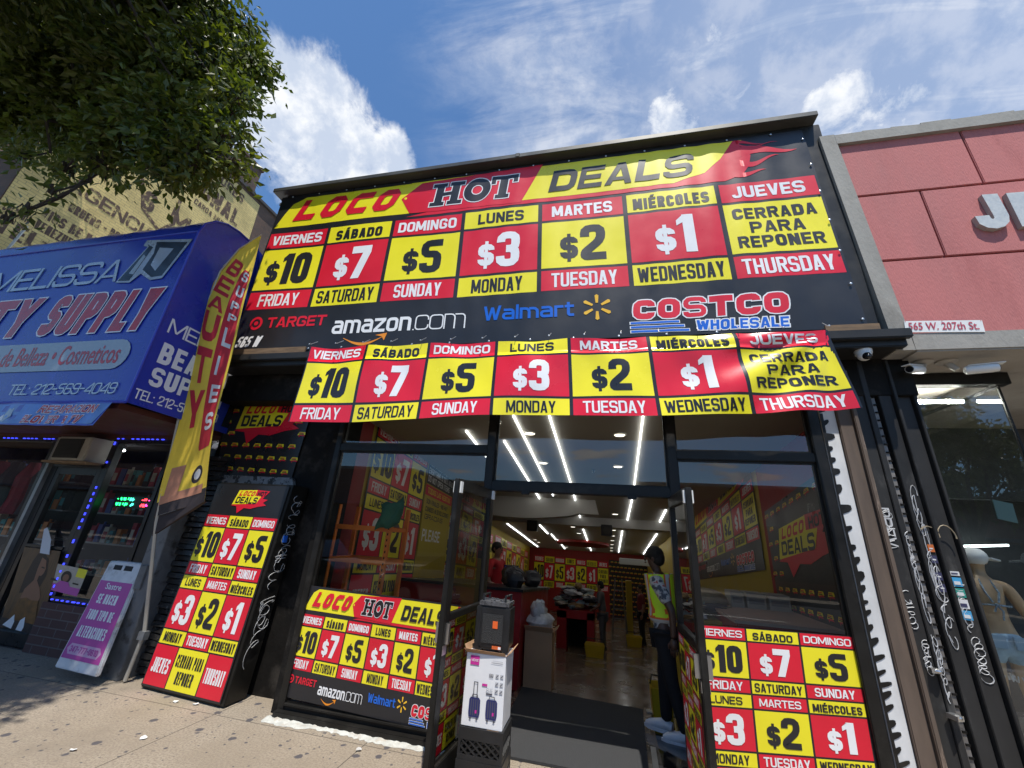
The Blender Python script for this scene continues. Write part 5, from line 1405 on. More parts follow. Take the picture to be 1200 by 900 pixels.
m = MB(); m.box(2.56, 9.0, 4.302, 7.2, 3.432, 3.6); m.box(2.70, 9.0, 3.80, 4.30, 3.415, 3.43); m.build('soffit', mat('soffit_render', (0.33, 0.30, 0.26), 0.85, var=0.12, vscale=3, bump=0.2, bscale=40, dirt=(0.16, 0.14, 0.12), dscale=2.2, dlo=0.55, dhi=0.8), red)
# dark piers with the shutter guide between the two shops
PNL = mat('charcoal_panel', (0.028, 0.027, 0.026), 0.5, metal=0.0, spec=0.25, var=0.3, vscale=3, bump=0.1, bscale=20, dirt=(0.085, 0.082, 0.078), dscale=4, dlo=0.55, dhi=0.75, aniso=(1, 1, 0.4))
m = MB()
m.box(2.197, 2.33, 4.00, 4.12, 0.0, 3.42); m.box(2.33, 2.375, 3.985, 4.10, 0.0, 3.42); m.box(2.445, 2.54, 4.00, 4.2, 0.0, 3.42); m.box(2.55, 2.575, 3.97, 4.2, 0.0, 3.42); m.box(2.585, 2.70, 4.03, 4.3, 0, 3.42); m.box(2.712, 2.735, 4.0, 4.3, 0.0, 3.42)
m.build('pier', PNL, red, bevel=0.004)
m = MB(); m.box(2.375, 2.445, 4.06, 4.12, 0.0, 3.42); m.box(2.70, 2.712, 4.1, 4.2, 0, 3.42); m.build('pier', BLK2, red)
m = MB(); m.box(2.377, 2.420, 4.02, 4.058, 0.3, 3.3)
for k in range(38): m.box(2.398, 2.424, 4.012, 4.022, 0.40 + k * 0.072, 0.414 + k * 0.072, 1)
m.build('shutter_guide', [mat('worn_guide', (0.20, 0.185, 0.17), 0.55, metal=0.4, var=0.3, vscale=8, dirt=(0.05, 0.05, 0.05), dscale=5), BLK2], red)
ux, uz = Vector((1, 0, 0)), Vector((0, 0, 1))
for k, (x, z, h, w, s_) in enumerate(((2.46, 1.50, 0.75, 0.065, 11), (2.455, 1.15, 0.5, 0.07, 21), (2.21, 1.75, 0.35, 0.09, 22), (2.60, 0.95, 0.25, 0.08, 23), (2.345, 1.62, 0.3, 0.03, 24), (2.22, 1.25, 0.22, 0.08, 25), (2.345, 1.30, 0.5, 0.03, 12), (2.34, 0.8, 0.4, 0.035, 13), (2.60, 1.25, 0.32, 0.07, 14), (2.27, 0.95, 0.2, 0.05, 16))):
    m = MB(); scribble(m, (x, 3.966 if 2.54 < x < 2.58 else (3.996 if x < 2.55 and not 2.33 < x < 2.376 else (3.981 if x < 2.4 else 4.026)), z), -uz, ux, -h, w, 22, s_, 0.003); m.build('graffiti', PEN, red)
D = Design(0.30, 0.09); D.text('DREV', 0.0, 0.0, 0.30, 0.09, 0, 2, 0.13)
D.emit('graffiti', [(2.205 + 0.09, 3.997, 2.10), (2.205 + 0.09, 3.997, 1.80), (2.205, 3.997, 1.80), (2.205, 3.997, 2.10)], [PEN], base=None, back=0, parent=red)
STK = [mat('sticker_white', (0.6, 0.6, 0.6), 0.5), mat('sticker_teal', (0.02, 0.25, 0.20), 0.5), mat('sticker_sky', (0.05, 0.30, 0.55), 0.5), mat('sticker_orange', (0.5, 0.13, 0.03), 0.5), mat('sticker_dark', (0.04, 0.04, 0.09), 0.5)]
STN = [('white', 0), ('white and blue', 2), ('teal', 1), ('white', 0), ('sky blue', 2)]
for k, (nm_, ci) in enumerate(STN):
    z = 1.62 - k * 0.075
    m = MB(); m.box(2.60, 2.665, 4.024, 4.028, z, z + (0.03 if k == 0 else 0.062), 0)
    m.box(2.612, 2.652, 4.021, 4.024, z + 0.012, z + (0.02 if k == 0 else 0.035), 1)
    tag(m.build('sticker', [STK[ci], STK[0] if ci else STK[4]]), ['thin white', 'pale blue', 'teal', 'white', 'bright blue'][k] + ' sticker on the dark pier by the display window, ' + ['topmost', 'second from top', 'third from top', 'fourth from top', 'lowest'][k] + ' of five', 'sticker', 'stickers in a column on the dark pier')
for k, (z, ci) in enumerate(((1.78, 3), (1.70, 4), (1.58, 4), (1.50, 4))):
    m = MB(); m.box(2.49, 2.53, 3.994, 3.998, z, z + 0.055, 0); m.box(2.497, 2.52, 3.992, 3.994, z + 0.02, z + 0.03, 1)
    tag(m.build('sticker', [STK[ci], STK[0]]), ['orange', 'dark', 'navy', 'dark square'][k] + ' sticker on the charcoal pier beside the graffiti, ' + ['first', 'second', 'third', 'fourth'][k] + ' from the top', 'sticker', 'dark stickers beside the graffiti')
m = MB(); m.ball((2.315, 3.965, 0.98), 0.028, 0.03, 0.018, 10, 6); m.bar((2.30, 3.985, 0.98), (2.30, 3.95, 0.98), 0.05, 0.03); m.build('latch', mat('latch_steel', (0.55, 0.55, 0.54), 0.3, metal=0.9), red); m = MB(); m.ball((2.35, 3.95, 0.72), 0.03, 0.03, 0.018, 10, 6); m.bar((2.33, 3.985, 0.72), (2.36, 3.93, 0.715), 0.06, 0.03)
m.build('latch', mat('latch_steel', (0.55, 0.55, 0.54), 0.3, metal=0.9), red)
# display window with a glass corner
m = MB(); m.box(2.74, 3.72, 4.32, 4.42, 3.30, 3.415); m.box(2.74, 2.80, 4.32, 4.42, 0.0, 3.30); m.box(2.80, 3.68, 4.34, 4.42, 0.24, 0.30); m.box(3.655, 3.675, 4.385, 4.405, 0.30, 3.30); m.box(3.62, 3.70, 4.42, 6.4, 3.30, 3.41)
dw = m.build('window', BLK, red, bevel=0.004)
m = MB(); m.face([(2.80, 4.40, 0.30), (3.655, 4.40, 0.30), (3.655, 4.40, 3.30), (2.80, 4.40, 3.30)]); put(m.build('pane', glass('display_glass', (0.80, 0.84, 0.82), 1.3)), dw)
m = MB(); m.face([(3.665, 4.405, 0.30), (3.665, 6.35, 0.30), (3.665, 6.35, 3.30), (3.665, 4.405, 3.30)]); put(m.build('pane', glass('display_glass', (0.80, 0.84, 0.82), 1.3)), dw)
m = MB(); m.box(2.74, 3.70, 4.34, 6.4, 0.0, 0.24); m.build('plinth', mat('window_plinth', (0.55, 0.53, 0.50), 0.6, var=0.15), red)
m = MB(); m.box(2.70, 9.0, 7.2, 7.3, 0, 3.43); m.build('back_wall', mat('display_dark', (0.05, 0.052, 0.054), 0.6, var=0.3), red); m = MB(); m.box(2.66, 2.70, 4.32, 7.2, 0, 3.43); m.box(3.7, 9.0, 6.4, 6.5, 2.5, 3.43); m.box(8.9, 9.0, 4.3, 7.2, 0, 3.43); m.build('back_wall', mat('display_dark', (0.05, 0.052, 0.054), 0.6, var=0.3), red)
m = MB(); m.box(3.7, 9.0, 4.36, 7.2, 0.0, 0.012); m.build('entry_floor', mat('entry_floor', (0.14, 0.13, 0.12), 0.6, var=0.2), red)
tl2 = lamp_mat('display_tube_light', (0.9, 0.96, 1.0), 14.0)
m = MB(); m.tube([(2.85, 4.72, 3.26), (3.60, 4.72, 3.26)], 0.02, 8); tag(m.build('tube_light', lamp_mat('added_fill_tube', (1.0, 0.97, 0.9), 110.0)), 'added tube light brightening the mannequins at the top of the right display window', 'light')  # tube added high in the window to brighten the mannequins
for k, (a, b) in enumerate((((2.9, 6.6, 2.15), (4.3, 6.6, 2.35)), ((3.2, 6.9, 1.80), (5.2, 6.9, 1.98)))):
    m = MB(); m.tube([a, b], 0.014, 6); tag(m.build('tube_light', tl2), ['upper', 'lower'][k] + ' thin white tube light behind the right display window', 'light')
m = MB(); m.hexa([(3.30, 4.385, 2.09), (3.43, 4.385, 2.06), (3.43, 4.392, 2.06), (3.30, 4.392, 2.09), (3.31, 4.385, 2.25), (3.44, 4.385, 2.22), (3.44, 4.392, 2.22), (3.31, 4.392, 2.25)])
tag(m.build('paper_notice', mat('green_notice', (0.07, 0.13, 0.11), 0.6)), 'dull green square notice stuck on the right display window', 'notice')
# fixtures: address plate, letters, cameras
D = Design(0.57, 0.115); AMs = [mat('plate_white', (0.72, 0.72, 0.70), 0.5, var=0.06), mat('plate_red', (0.45, 0.05, 0.08), 0.5)]
D.print_('565 W. 207th St.', 0.025, 0.022, 0.535, 0.098, 1)
for x, y in ((0.006, 0.108), (0.28, 0.108), (0.56, 0.108)): D.ring(x, y, 0, 0.004, 1, 2, 8)
D.emit('address_plate', [(2.665, 3.781, 3.712), (3.225, 3.781, 3.690), (3.215, 3.781, 3.575), (2.650, 3.781, 3.600)], AMs, back=0.005)
tag(bpy.data.objects['address_plate'], 'white address plate with red writing on the concrete band', 'sign')
LET = mat('letter_silver', (0.55, 0.55, 0.52), 0.45, metal=0.25, var=0.08, vscale=30, bump=0.15, bscale=80)
LEDG = mat('letter_return', (0.36, 0.33, 0.31), 0.6)
def letter(name, outline, label):
    m = MB(); pts = [(x, 3.783, z) for x, z in outline]; n = len(pts)
    i = len(m.v); m.v += pts + [(p[0], 3.828, p[2]) for p in pts]
    for t in tessellate_polygon([[Vector(p) for p in pts]]): m.f.append(tuple(i + k for k in t)); m.m.append(0)
    for k in range(n): m.f.append((i + k, i + (k + 1) % n, i + n + (k + 1) % n, i + n + k)); m.m.append(1)
    tag(m.build(name, [LET, LEDG]), label, 'sign letter', 'raised letters on the red wall')
th = 0.11; J = [(3.615, 5.05), (3.735, 5.045)]
J += [(3.745, 4.78)] + [(3.745 - 0.13 * (1 - math.cos(a)), 4.775 - 0.135 * math.sin(a)) for a in (R(30), R(60), R(90), R(120), R(150))] + [(3.492, 4.80), (3.600, 4.80)]
J += [(3.605, 4.765), (3.618, 4.748), (3.632, 4.765), (3.632, 4.80)]
letter('sign_letter', J, 'silver raised letter J on the red wall')
letter('sign_letter', [(3.80, 5.04), (4.12, 5.03), (4.12, 4.93), (3.92, 4.93), (3.92, 4.89), (4.09, 4.89), (4.09, 4.79), (3.92, 4.79), (3.92, 4.735), (4.12, 4.735), (4.12, 4.635), (3.80, 4.64)], 'silver raised letter E cut by the right edge of the view')
CAMW = mat('camera_white', (0.72, 0.72, 0.70), 0.35, coat=0.2); CAMB = mat('camera_black', (0.01, 0.01, 0.012), 0.15)
dm = thing('dome_camera', 'white dome security camera under the dark ledge at the right end of the price sign', 'camera', (2.29, 3.78, 3.44))
m = MB(); m.tube([(2.30, 3.80, 3.45), (2.30, 3.80, 3.405)], [0.066, 0.062], 20); m.ball((2.295, 3.79, 3.395), 0.055, 0.055, 0.055, 18, 10); m.build('housing', CAMW, dm, smooth=True)
m = MB(); m.tube([(2.292, 3.755, 3.37), (2.288, 3.728, 3.352)], [0.034, 0.026], 16); m.ball((2.287, 3.732, 3.354), 0.024, 0.024, 0.024, 12, 8); m.build('lens', CAMB, dm, smooth=True)
def bullet(label, base, elbow, nose, tail):
    t_ = thing('bullet_camera', label, 'camera', base, 'bullet cameras under the concrete soffit')
    b_ = Vector(base); m = MB(); m.tube([b_, b_ - Vector((0, 0, 0.03)), b_ - Vector((0, 0, 0.045))], [0.075, 0.075, 0.05], 18); m.tube([b_ - Vector((0, 0, 0.04)), Vector(elbow)], [0.03, 0.022], 10); m.build('mount', mat('camera_mount', (0.36, 0.33, 0.29), 0.6, var=0.15), t_, smooth=True)
    a, c = Vector(tail), Vector(nose); d = (c - a).normalized(); m = MB()
    m.tube([a, a + d * 0.01, c - d * 0.03, c], [0.030, 0.036, 0.037, 0.034], 16); u = Vector((0, 0, 1))
    m.bar(a + u * 0.036 + d * 0.02, c + u * 0.036 + d * 0.045, 0.062, 0.006); m.build('housing', CAMW, t_, smooth=True)
    m = MB(); m.tube([c - d * 0.004, c + d * 0.006], [0.031, 0.028], 16); m.build('lens', CAMB, t_)
bullet('white bullet camera pointing left, the left one under the concrete soffit', (2.87, 4.02, 3.43), (2.83, 3.99, 3.33), (2.66, 3.88, 3.285), (2.82, 3.98, 3.315))
bullet('white bullet camera pointing right, the right one under the concrete soffit', (3.05, 4.02, 3.43), (3.08, 3.98, 3.31), (3.29, 3.88, 3.285), (3.10, 3.94, 3.285))
m = MB(); scribble(m, (2.50, 3.985, 1.98), Vector((1, 0, 0)), Vector((0, 0, 1)), 0.22, -0.10, 3, 5, 0.004); tag(m.build('loose_wire', mat('wire_tan', (0.35, 0.28, 0.18), 0.6)), 'loose thin wire hanging on the charcoal pier', 'wire')
# ------------------------------------------------------------------ trees
def leaf_mat(name, a, b):
    m = bpy.data.materials.new(name); m.use_nodes = True; nt = m.node_tree; N, L = nt.nodes.new, nt.links.new; p = nt.nodes['Principled BSDF']
    gi = N('ShaderNodeNewGeometry'); tc = N('ShaderNodeTexCoord')
    n = N('ShaderNodeTexNoise'); L(tc.outputs['Object'], n.inputs['Vector']); n.inputs['Scale'].default_value = 0.9; n.inputs['Detail'].default_value = 3
    ad = N('ShaderNodeMath'); ad.operation = 'MULTIPLY_ADD'; L(gi.outputs['Random Per Island'], ad.inputs[0]); ad.inputs[1].default_value = 0.6; L(n.outputs[0], ad.inputs[2])
    mr = N('ShaderNodeMapRange'); L(ad.outputs[0], mr.inputs[0]); mr.inputs[1].default_value = 0.45; mr.inputs[2].default_value = 1.15
    mx = N('ShaderNodeMix'); mx.data_type = 'RGBA'; L(mr.outputs[0], mx.inputs[0]); mx.inputs[6].default_value = (*a, 1); mx.inputs[7].default_value = (*b, 1)
    L(mx.outputs[2], p.inputs['Base Color']); p.inputs['Roughness'].default_value = 0.42
    tr = N('ShaderNodeBsdfTranslucent'); hs = N('ShaderNodeMix'); hs.data_type = 'RGBA'; hs.blend_type = 'MULTIPLY'; hs.inputs[0].default_value = 1; L(mx.outputs[2], hs.inputs[6]); hs.inputs[7].default_value = (1.6, 1.7, 0.5, 1); L(hs.outputs[2], tr.inputs[0])
    ms = N('ShaderNodeMixShader'); ms.inputs[0].default_value = 0.33; L(p.outputs[0], ms.inputs[1]); L(tr.outputs[0], ms.inputs[2]); L(ms.outputs[0], nt.nodes['Material Output'].inputs[0])
    return m


BARK = mat('tree_bark', (0.05, 0.038, 0.028), 0.9, var=0.3, vscale=6, bump=0.8, bscale=18, aniso=(1, 1, 0.3))


def tree(label, base, fork, clumps, n_leaves, size, lm, seed, r0=0.17, lift=0.5):
    q = random.Random(seed); t = thing('tree', label, 'tree', base)
    B, Fk = Vector(base), Vector(fork); m = MB()
    m.tube([B, B.lerp(Fk, 0.5) + Vector((0.06, -0.04, 0)), Fk], [r0 * 1.15, r0, r0 * 0.85], 10)
    vs, fs = [], []
    tot = sum(c[3] ** 2.2 for c in clumps)
    heads = []                                                            # a few main limbs; every clump hangs on the nearest
    for c in sorted(clumps, key=lambda c: -c[3])[:7]:
        H_ = Fk.lerp(Vector(c[:3]), 0.75) + Vector((q.uniform(-.4, .4), q.uniform(0, .8), lift)); md = Fk.lerp(H_, 0.5) + Vector((q.uniform(-.35, .35), q.uniform(-.35, .35), 0.5 * lift))
        m.tube([Fk - Vector((0, 0, 0.2)), Fk.lerp(md, 0.5) + Vector((0.08, 0.05, 0.1)), md, md.lerp(H_, 0.5) + Vector((q.uniform(-.12, .12), q.uniform(-.12, .12), 0.08)), H_], [r0 * 0.55, r0 * 0.46, r0 * 0.36, r0 * 0.28, r0 * 0.2], 8); heads.append(H_)
    for cx, cy, cz_, rad in clumps:
        C_ = Vector((cx, cy, cz_)); hd_ = min(heads, key=lambda h: (h - C_).length) if rad > 0.3 else min((Vector(c[:3]) for c in clumps if c[3] >= 0.34), key=lambda h: (h - C_).length)
        p1, p2 = hd_.lerp(C_, 0.33) + Vector((q.uniform(-.2, .2), q.uniform(-.2, .2), q.uniform(0, .3))), hd_.lerp(C_, 0.68) + Vector((q.uniform(-.15, .15), q.uniform(-.15, .15), q.uniform(-.1, .2)))
        m.tube([hd_, p1, p2, C_], [r0 * 0.17, r0 * 0.13, r0 * 0.09, r0 * 0.05], 6)
        tw = []
        for k in range(int(10 + rad * 14)):
            d = Vector((q.gauss(0, 1), q.gauss(0, 1), q.gauss(0, 0.8))).normalized(); e = C_ + d * rad * q.uniform(0.55, 1.12)
            s_ = C_.lerp(e, q.uniform(0.1, 0.3)) ; md = s_.lerp(e, 0.55) + Vector((0, 0, 0.08))
            m.tube([s_, md, e], [0.018, 0.011, 0.004], 4); tw.append((s_, md, e))
        n = int(n_leaves * rad ** 2.2 / tot)
        for k in range(n):
            s_, md, e = q.choice(tw); f = q.uniform(0.15, 1.06) ** 0.8
            p = (s_.lerp(md, f * 2) if f < 0.5 else md.lerp(e, f * 2 - 1)) + Vector((q.gauss(0, 1), q.gauss(0, 1), q.gauss(0, 1))) * (0.09 + 0.05 * rad)
            L_ = size * q.uniform(0.7, 1.25); W = L_ * q.uniform(0.40, 0.55)
            dr = (e - s_).normalized() * 0.6 + Vector((q.gauss(0, .6), q.gauss(0, .6), q.gauss(-0.45, .45))); dr.normalize()
            u = dr.cross(Vector((q.gauss(0, 1), q.gauss(0, 1), q.gauss(0, 1)))).normalized(); w = u.cross(dr)
            i = len(vs); bend = w * (0.10 * L_)
            vs += [tuple(p), tuple(p + dr * L_ * 0.45 + u * W * 0.5 + bend), tuple(p + dr * L_), tuple(p + dr * L_ * 0.45 - u * W * 0.5 + bend), tuple(p + dr * L_ * 0.5)]
            fs += [(i, i + 1, i + 2, i + 4), (i, i + 4, i + 2, i + 3)]
    m.build('trunk', BARK, t, smooth=True)
    me = bpy.data.meshes.new('crown'); me.from_pydata(vs, [], fs); me.materials.append(lm); o = bpy.data.objects.new('crown', me); COL.objects.link(o); put(o, t)
    return t


LF = leaf_mat('leaf_green', (0.045, 0.068, 0.010), (0.125, 0.145, 0.028))
cl = []
for px, py, Y, r_ in ((20, 30, 2.6, 1.1), (90, 20, 2.3, 0.9), (150, 40, 2.5, 0.9), (215, 30, 2.5, 0.75), (262, 28, 2.55, 0.55), (285, 70, 2.6, 0.35), (235, 90, 2.55, 0.65), (272, 125, 2.6, 0.34), (180, 110, 2.5, 0.8), (110, 110, 2.5, 0.9), (40, 110, 2.6, 1.0), (20, 135, 2.4, 0.6), (90, 145, 2.5, 0.5), (150, 160, 2.5, 0.5), (205, 160, 2.5, 0.5), (255, 165, 2.6, 0.36),
                      (270, 190, 2.6, 0.20), (190, 205, 2.5, 0.24), (225, 190, 2.5, 0.26), (75, 200, 2.4, 0.13), (30, 185, 2.3, 0.13), (60, 226, 2.35, 0.09), (30, 246, 2.3, 0.08), (8, 258, 2.3, 0.08), (120, 195, 2.45, 0.20), (170, 60, 3.2, 0.9), (60, 60, 3.3, 1.0), (240, 20, 3.2, 0.6), (-60, 60, 2.5, 1.2), (-40, 105, 2.4, 0.8), (120, -60, 2.6, 1.2), (230, -60, 2.6, 0.8), (0, -60, 2.6, 1.3)):
    p = at(px, py, Y); cl.append((p.x, p.y, p.z, r_))
for c in ((-6.4, 0.6, 7.6, 1.2), (-7.6, 0.2, 7.8, 1.3), (-8.6, 1.2, 8.5, 1.4), (-6.2, 1.4, 9.2, 1.1), (-7.4, -0.6, 7.2, 1.1), (-5.2, 0.9, 8.7, 0.95), (-4.4, 0.6, 8.8, 0.8), (-4.6, 0.0, 7.7, 0.8)): cl.append(c)
tree('leafy street tree whose crown hangs over the blue awning', (-8.3, -0.6, 0), (-8.4, 0.3, 6.6), cl, 165000, 0.115, LF, 5, 0.17, 1.6)
tree('broad leafy tree on the far pavement, seen mirrored in the right display window', (14.6, -12.2, 0), (14.6, -12.1, 2.4), [(14.6, -12, 6.2, 1.9), (13.0, -11.6, 5.0, 1.3), (16.3, -12.2, 5.2, 1.4), (14.2, -12.6, 4.2, 1.3), (12.6, -12.4, 6.3, 1.2), (16.2, -12, 6.8, 1.2), (14.8, -11.6, 7.8, 1.1), (11.9, -12.2, 4.4, 0.9), (17.2, -12.4, 4.2, 1.0)], 15000, 0.24, LF, 8)

# ------------------------------------------------------------------ the other side of the street, seen only in the glass
OB = [brick_mat('far_brick_red', (0.20, 0.085, 0.065), (0.17, 0.075, 0.06), (0.2, 0.17, 0.15), 1.2), brick_mat('far_brick_tan', (0.32, 0.25, 0.17), (0.29, 0.22, 0.15), (0.25, 0.22, 0.18), 1.2)]
for k, (x0, x1, h, lab) in enumerate(((-60, -11.2, 4.9, 'long low red brick shop across the street, the left one in the glass'), (-11, 1.5, 4.3, 'low tan brick shop across the street, middle one in the glass'), (1.7, 40, 4.6, 'long low red brick shop across the street, right one in the glass'))):
    t = thing('far_shop', lab, 'building', ((x0 + x1) / 2, -14.6, 0))
    m = MB(); m.box(x0, x1, -22, -14.6, 0, h); m.build('wall', OB[k % 2], t)
    m = MB(); m.box(x0 - 0.05, x1 + 0.05, -22.05, -14.45, h, h + 0.16); m.build('cornice', CONC, t)
    for j in range(3):
        a = x0 + (j + 0.12) * (x1 - x0) / 3; b = x0 + (j + 0.88) * (x1 - x0) / 3
        m = MB(); m.box(a, b, -14.6, -14.52, 0.5, 2.7); m.build('window', DARKF, t); m = MB(); m.box(a - 0.1, b + 0.1, -14.6, -13.5, 2.8, 2.9); m.build('awning', mat('far_awning', (0.10, 0.10, 0.13), 0.7), t)
CARG = mat('car_glass', (0.01, 0.012, 0.014), 0.05)


def car(label, x, y, paint):
    t = thing('parked_car', label, 'car', (x, y, -0.15)); z0 = -0.15
    secs = [(-2.25, 0.42, 0.62, 0.66), (-2.05, 0.30, 0.80, 0.82), (-1.2, 0.25, 0.92, 0.88), (-0.55, 0.25, 0.95, 0.9), (0.9, 0.25, 0.97, 0.9), (1.7, 0.27, 0.98, 0.88), (2.1, 0.32, 0.9, 0.82), (2.28, 0.42, 0.72, 0.7)]
    def loft(mb, ss, m=0):
        i = len(mb.v)
        for sx, lo, hi, w in ss:
            for yy, zz in ((-w, lo + 0.08), (-w * 0.96, lo), (w * 0.96, lo), (w, lo + 0.08), (w, hi - 0.1), (w * 0.93, hi), (-w * 0.93, hi), (-w, hi - 0.1)):
                mb.v.append((x + sx, y + yy, z0 + zz))
        for k in range(len(ss) - 1):
            for j in range(8):
                a, b = i + k * 8 + j, i + k * 8 + (j + 1) % 8; mb.f.append((a, b, b + 8, a + 8)); mb.m.append(m)
        mb.f.append(tuple(range(i, i + 8))); mb.m.append(m); e = i + (len(ss) - 1) * 8; mb.f.append(tuple(range(e, e + 8))); mb.m.append(m)
    m = MB(); loft(m, secs); loft(m, [(-0.35, 1.38, 1.46, 0.60), (0.2, 1.42, 1.50, 0.64), (0.9, 1.42, 1.50, 0.64), (1.35, 1.36, 1.44, 0.60)]); m.build('body', paint, t, smooth=True, bevel=0.02)
    m = MB(); loft(m, [(-1.15, 0.90, 0.94, 0.80), (-0.40, 0.90, 1.42, 0.66), (0.2, 0.90, 1.46, 0.68), (0.9, 0.90, 1.46, 0.68), (1.4, 0.90, 1.40, 0.66), (1.85, 0.90, 0.97, 0.78)]); m.build('window_band', CARG, t, smooth=True)
    for sx in (-1.4, 1.4):
        for sy in (-0.84, 0.84):
            w = MB(); w.tube([(x + sx, y + sy - 0.1, z0 + 0.33), (x + sx, y + sy + 0.1, z0 + 0.33)], 0.33, 22); wo = w.build('wheel', mat('tyre', (0.02, 0.02, 0.02), 0.8), t)
            h = MB(); h.tube([(x + sx, y + sy - 0.105, z0 + 0.33), (x + sx, y + sy + 0.105, z0 + 0.33)], 0.2, 16); put(h.build('rim', SILV, None), wo)
    for sx, mm in ((-2.2, mat('headlamp', (0.7, 0.7, 0.7), 0.1)), (2.24, mat('tail_lamp', (0.4, 0.01, 0.01), 0.2))):
        for sy in (-0.55, 0.55):
            h = MB(); h.ball((x + sx, y + sy, z0 + 0.66), 0.06, 0.16, 0.08, 10, 6); h.build('headlight' if sx < 0 else 'tail_light', mm, t)


car('silver saloon parked at the kerb, mirrored in the left shop window', -3.2, -2.6, mat('car_silver', (0.32, 0.33, 0.34), 0.25, metal=0.6, coat=0.5))
car('dark green saloon parked at the kerb, mirrored in the beauty shop window', -9.0, -2.6, mat('car_green', (0.015, 0.035, 0.03), 0.2, metal=0.2, coat=0.6))
par = thing('parasol', 'blue and violet street parasol across the road, mirrored in the left shop window', 'parasol', (-4.6, -12.4, 0))
m = MB(); m.tube([(-4.6, -12.4, 0), (-4.6, -12.4, 2.55)], 0.025, 8); m.build('pole', SILV, par)
m = MB()
for k in range(8):
    a, b = k * math.pi / 4, (k + 1) * math.pi / 4
    m.face([(-4.6, -12.4, 2.6), (-4.6 + 1.6 * math.cos(a), -12.4 + 1.6 * math.sin(a), 2.0), (-4.6 + 1.6 * math.cos(b), -12.4 + 1.6 * math.sin(b), 2.0)], k % 2)
m.build('canopy', [mat('parasol_blue', (0.05, 0.10, 0.35), 0.7), mat('parasol_violet', (0.16, 0.05, 0.26), 0.7)], par, fix=False)
# ------------------------------------------------------------------ lights and fittings of the shop ceiling
STRIP = lamp_mat('led_strip', (0.93, 0.97, 1.0), 4.2)
DOWN = lamp_mat('down_light', (1.0, 0.95, 0.82), 3.0)
up = Vector((0, -SL, 1)).normalized()


def strip(label, pts, grp='light strips on the shop ceiling'):
    m = MB()
    for a, b in pts:
        (xa_, ya), (xb_, yb_) = a, b
        m.bar((xa_, ya, cz(ya) - 0.02), (xb_, yb_, cz(yb_) - 0.02), 0.020 if ya < 10 else 0.026, 0.022)
    tag(m.build('light_strip', STRIP), label, 'light strip', grp)


strip('first white light strip from the left on the shop ceiling, short', [((-1.80, 5.0), (-1.84, 6.2))])
strip('long white light strip on the shop ceiling, just right of the left glazing bar', [((-1.36, 5.40), (-1.42, 8.3)), ((-1.42, 8.45), (-1.46, 10.0))])
strip('white light strip between two others over the middle of the doorway, left of centre', [((-1.03, 4.45), (-1.07, 8.2)), ((-1.07, 8.35), (-1.08, 9.1))])
strip('long white light strip running from the banner deep into the shop, left of the middle', [((-0.60, 4.45), (-0.60, 8.3)), ((-0.61, 8.45), (-0.66, 13.4)), ((-0.68, 14.6), (-0.66, 23.2))])
strip('long white light strip running deep into the shop, right of the middle', [((0.45, 4.45), (0.58, 8.2)), ((0.59, 8.35), (0.66, 12.7)), ((0.60, 14.4), (0.74, 23.0))])
strip('rightmost long white light strip on the shop ceiling, above the worker', [((1.42, 10.2), (1.52, 12.6)), ((1.70, 14.6), (1.95, 22.8))])
strip('slanting white light strip far left, deep in the shop', [((-3.30, 14.4), (-3.40, 19.0)), ((-3.42, 19.1), (-3.52, 23.2))])
strip('broken white light strip deep in the shop, second from the left', [((-2.12, 14.2), (-2.14, 16.6)), ((-2.02, 16.7), (-2.05, 18.7)), ((-1.98, 18.8), (-2.05, 23.2))])
DL = [((621, 507), 'left'), ((637, 542), 'left'), ((726, 509), 'right'), ((724, 546), 'right'), ((723, 570), 'right')]
rings = mat('downlight_trim', (0.6, 0.58, 0.52), 0.5)


def down(x, y, label, r=0.085, g='round downlights near the front of the shop ceiling'):
    z = cz(y); t = thing('downlight', label, 'downlight', (x, y, z), g)
    m = MB(); m.tube([(x, y, z + 0.02), (x, y - 0.0, z - 0.012)], [r, r * 1.05], 16); m.build('trim', rings, t)
    m = MB(); m.tube([(x, y, z - 0.010), (x, y, z - 0.018)], [r * 0.8, r * 0.75], 16); m.build('lamp', DOWN, t)


down(-0.94, 5.10, 'round downlight near the door, left of the middle light strips, the nearer of two')
down(-0.95, 6.52, 'round downlight left of the middle light strips, the farther of two')
down(0.22, 5.12, 'nearest round downlight just left of the right-hand long light strip')
down(0.24, 6.61, 'second round downlight just left of the right-hand long light strip')
down(0.26, 8.05, 'third round downlight left of the right-hand long light strip, above the door head')
down(-1.32, 4.72, 'round downlight behind the upper left window pane')
for k in range(8):
    down(0.30 + 0.01 * k, 11.2 + 1.6 * k, ('nearest', 'second', 'third', 'fourth', 'fifth', 'sixth', 'seventh', 'farthest')[k] + ' of eight small downlights running back along the right-hand light strip', 0.085, 'far downlights along the right strip')
for k, (x, y) in enumerate(((-1.0, 14.2), (-0.9, 15.9), (-0.75, 20.4), (-0.75, 21.6), (-3.1, 19.5), (-3.1, 20.6), (-1.9, 22.2))):
    down(x, y, ('nearer downlight under the middle light strip, far back', 'second downlight under the middle light strip, far back', 'downlight before the dark red ceiling disc, far back', 'downlight behind the dark red ceiling disc, far back', 'downlight beside the far left light strip, the nearer', 'downlight beside the far left light strip, the farther', 'downlight at the back beside the broken light strip')[k], 0.09, 'scattered far downlights')
m = MB(); pts = [(-3.2, 2.56)] + [(-3.2 + 3.1 * k / 14, 2.17 - 0.10 * math.sin(math.pi * min(1, k / 11)) + (0.06 if k > 11 else 0)) for k in range(15)] + [(-0.18, 2.56)]
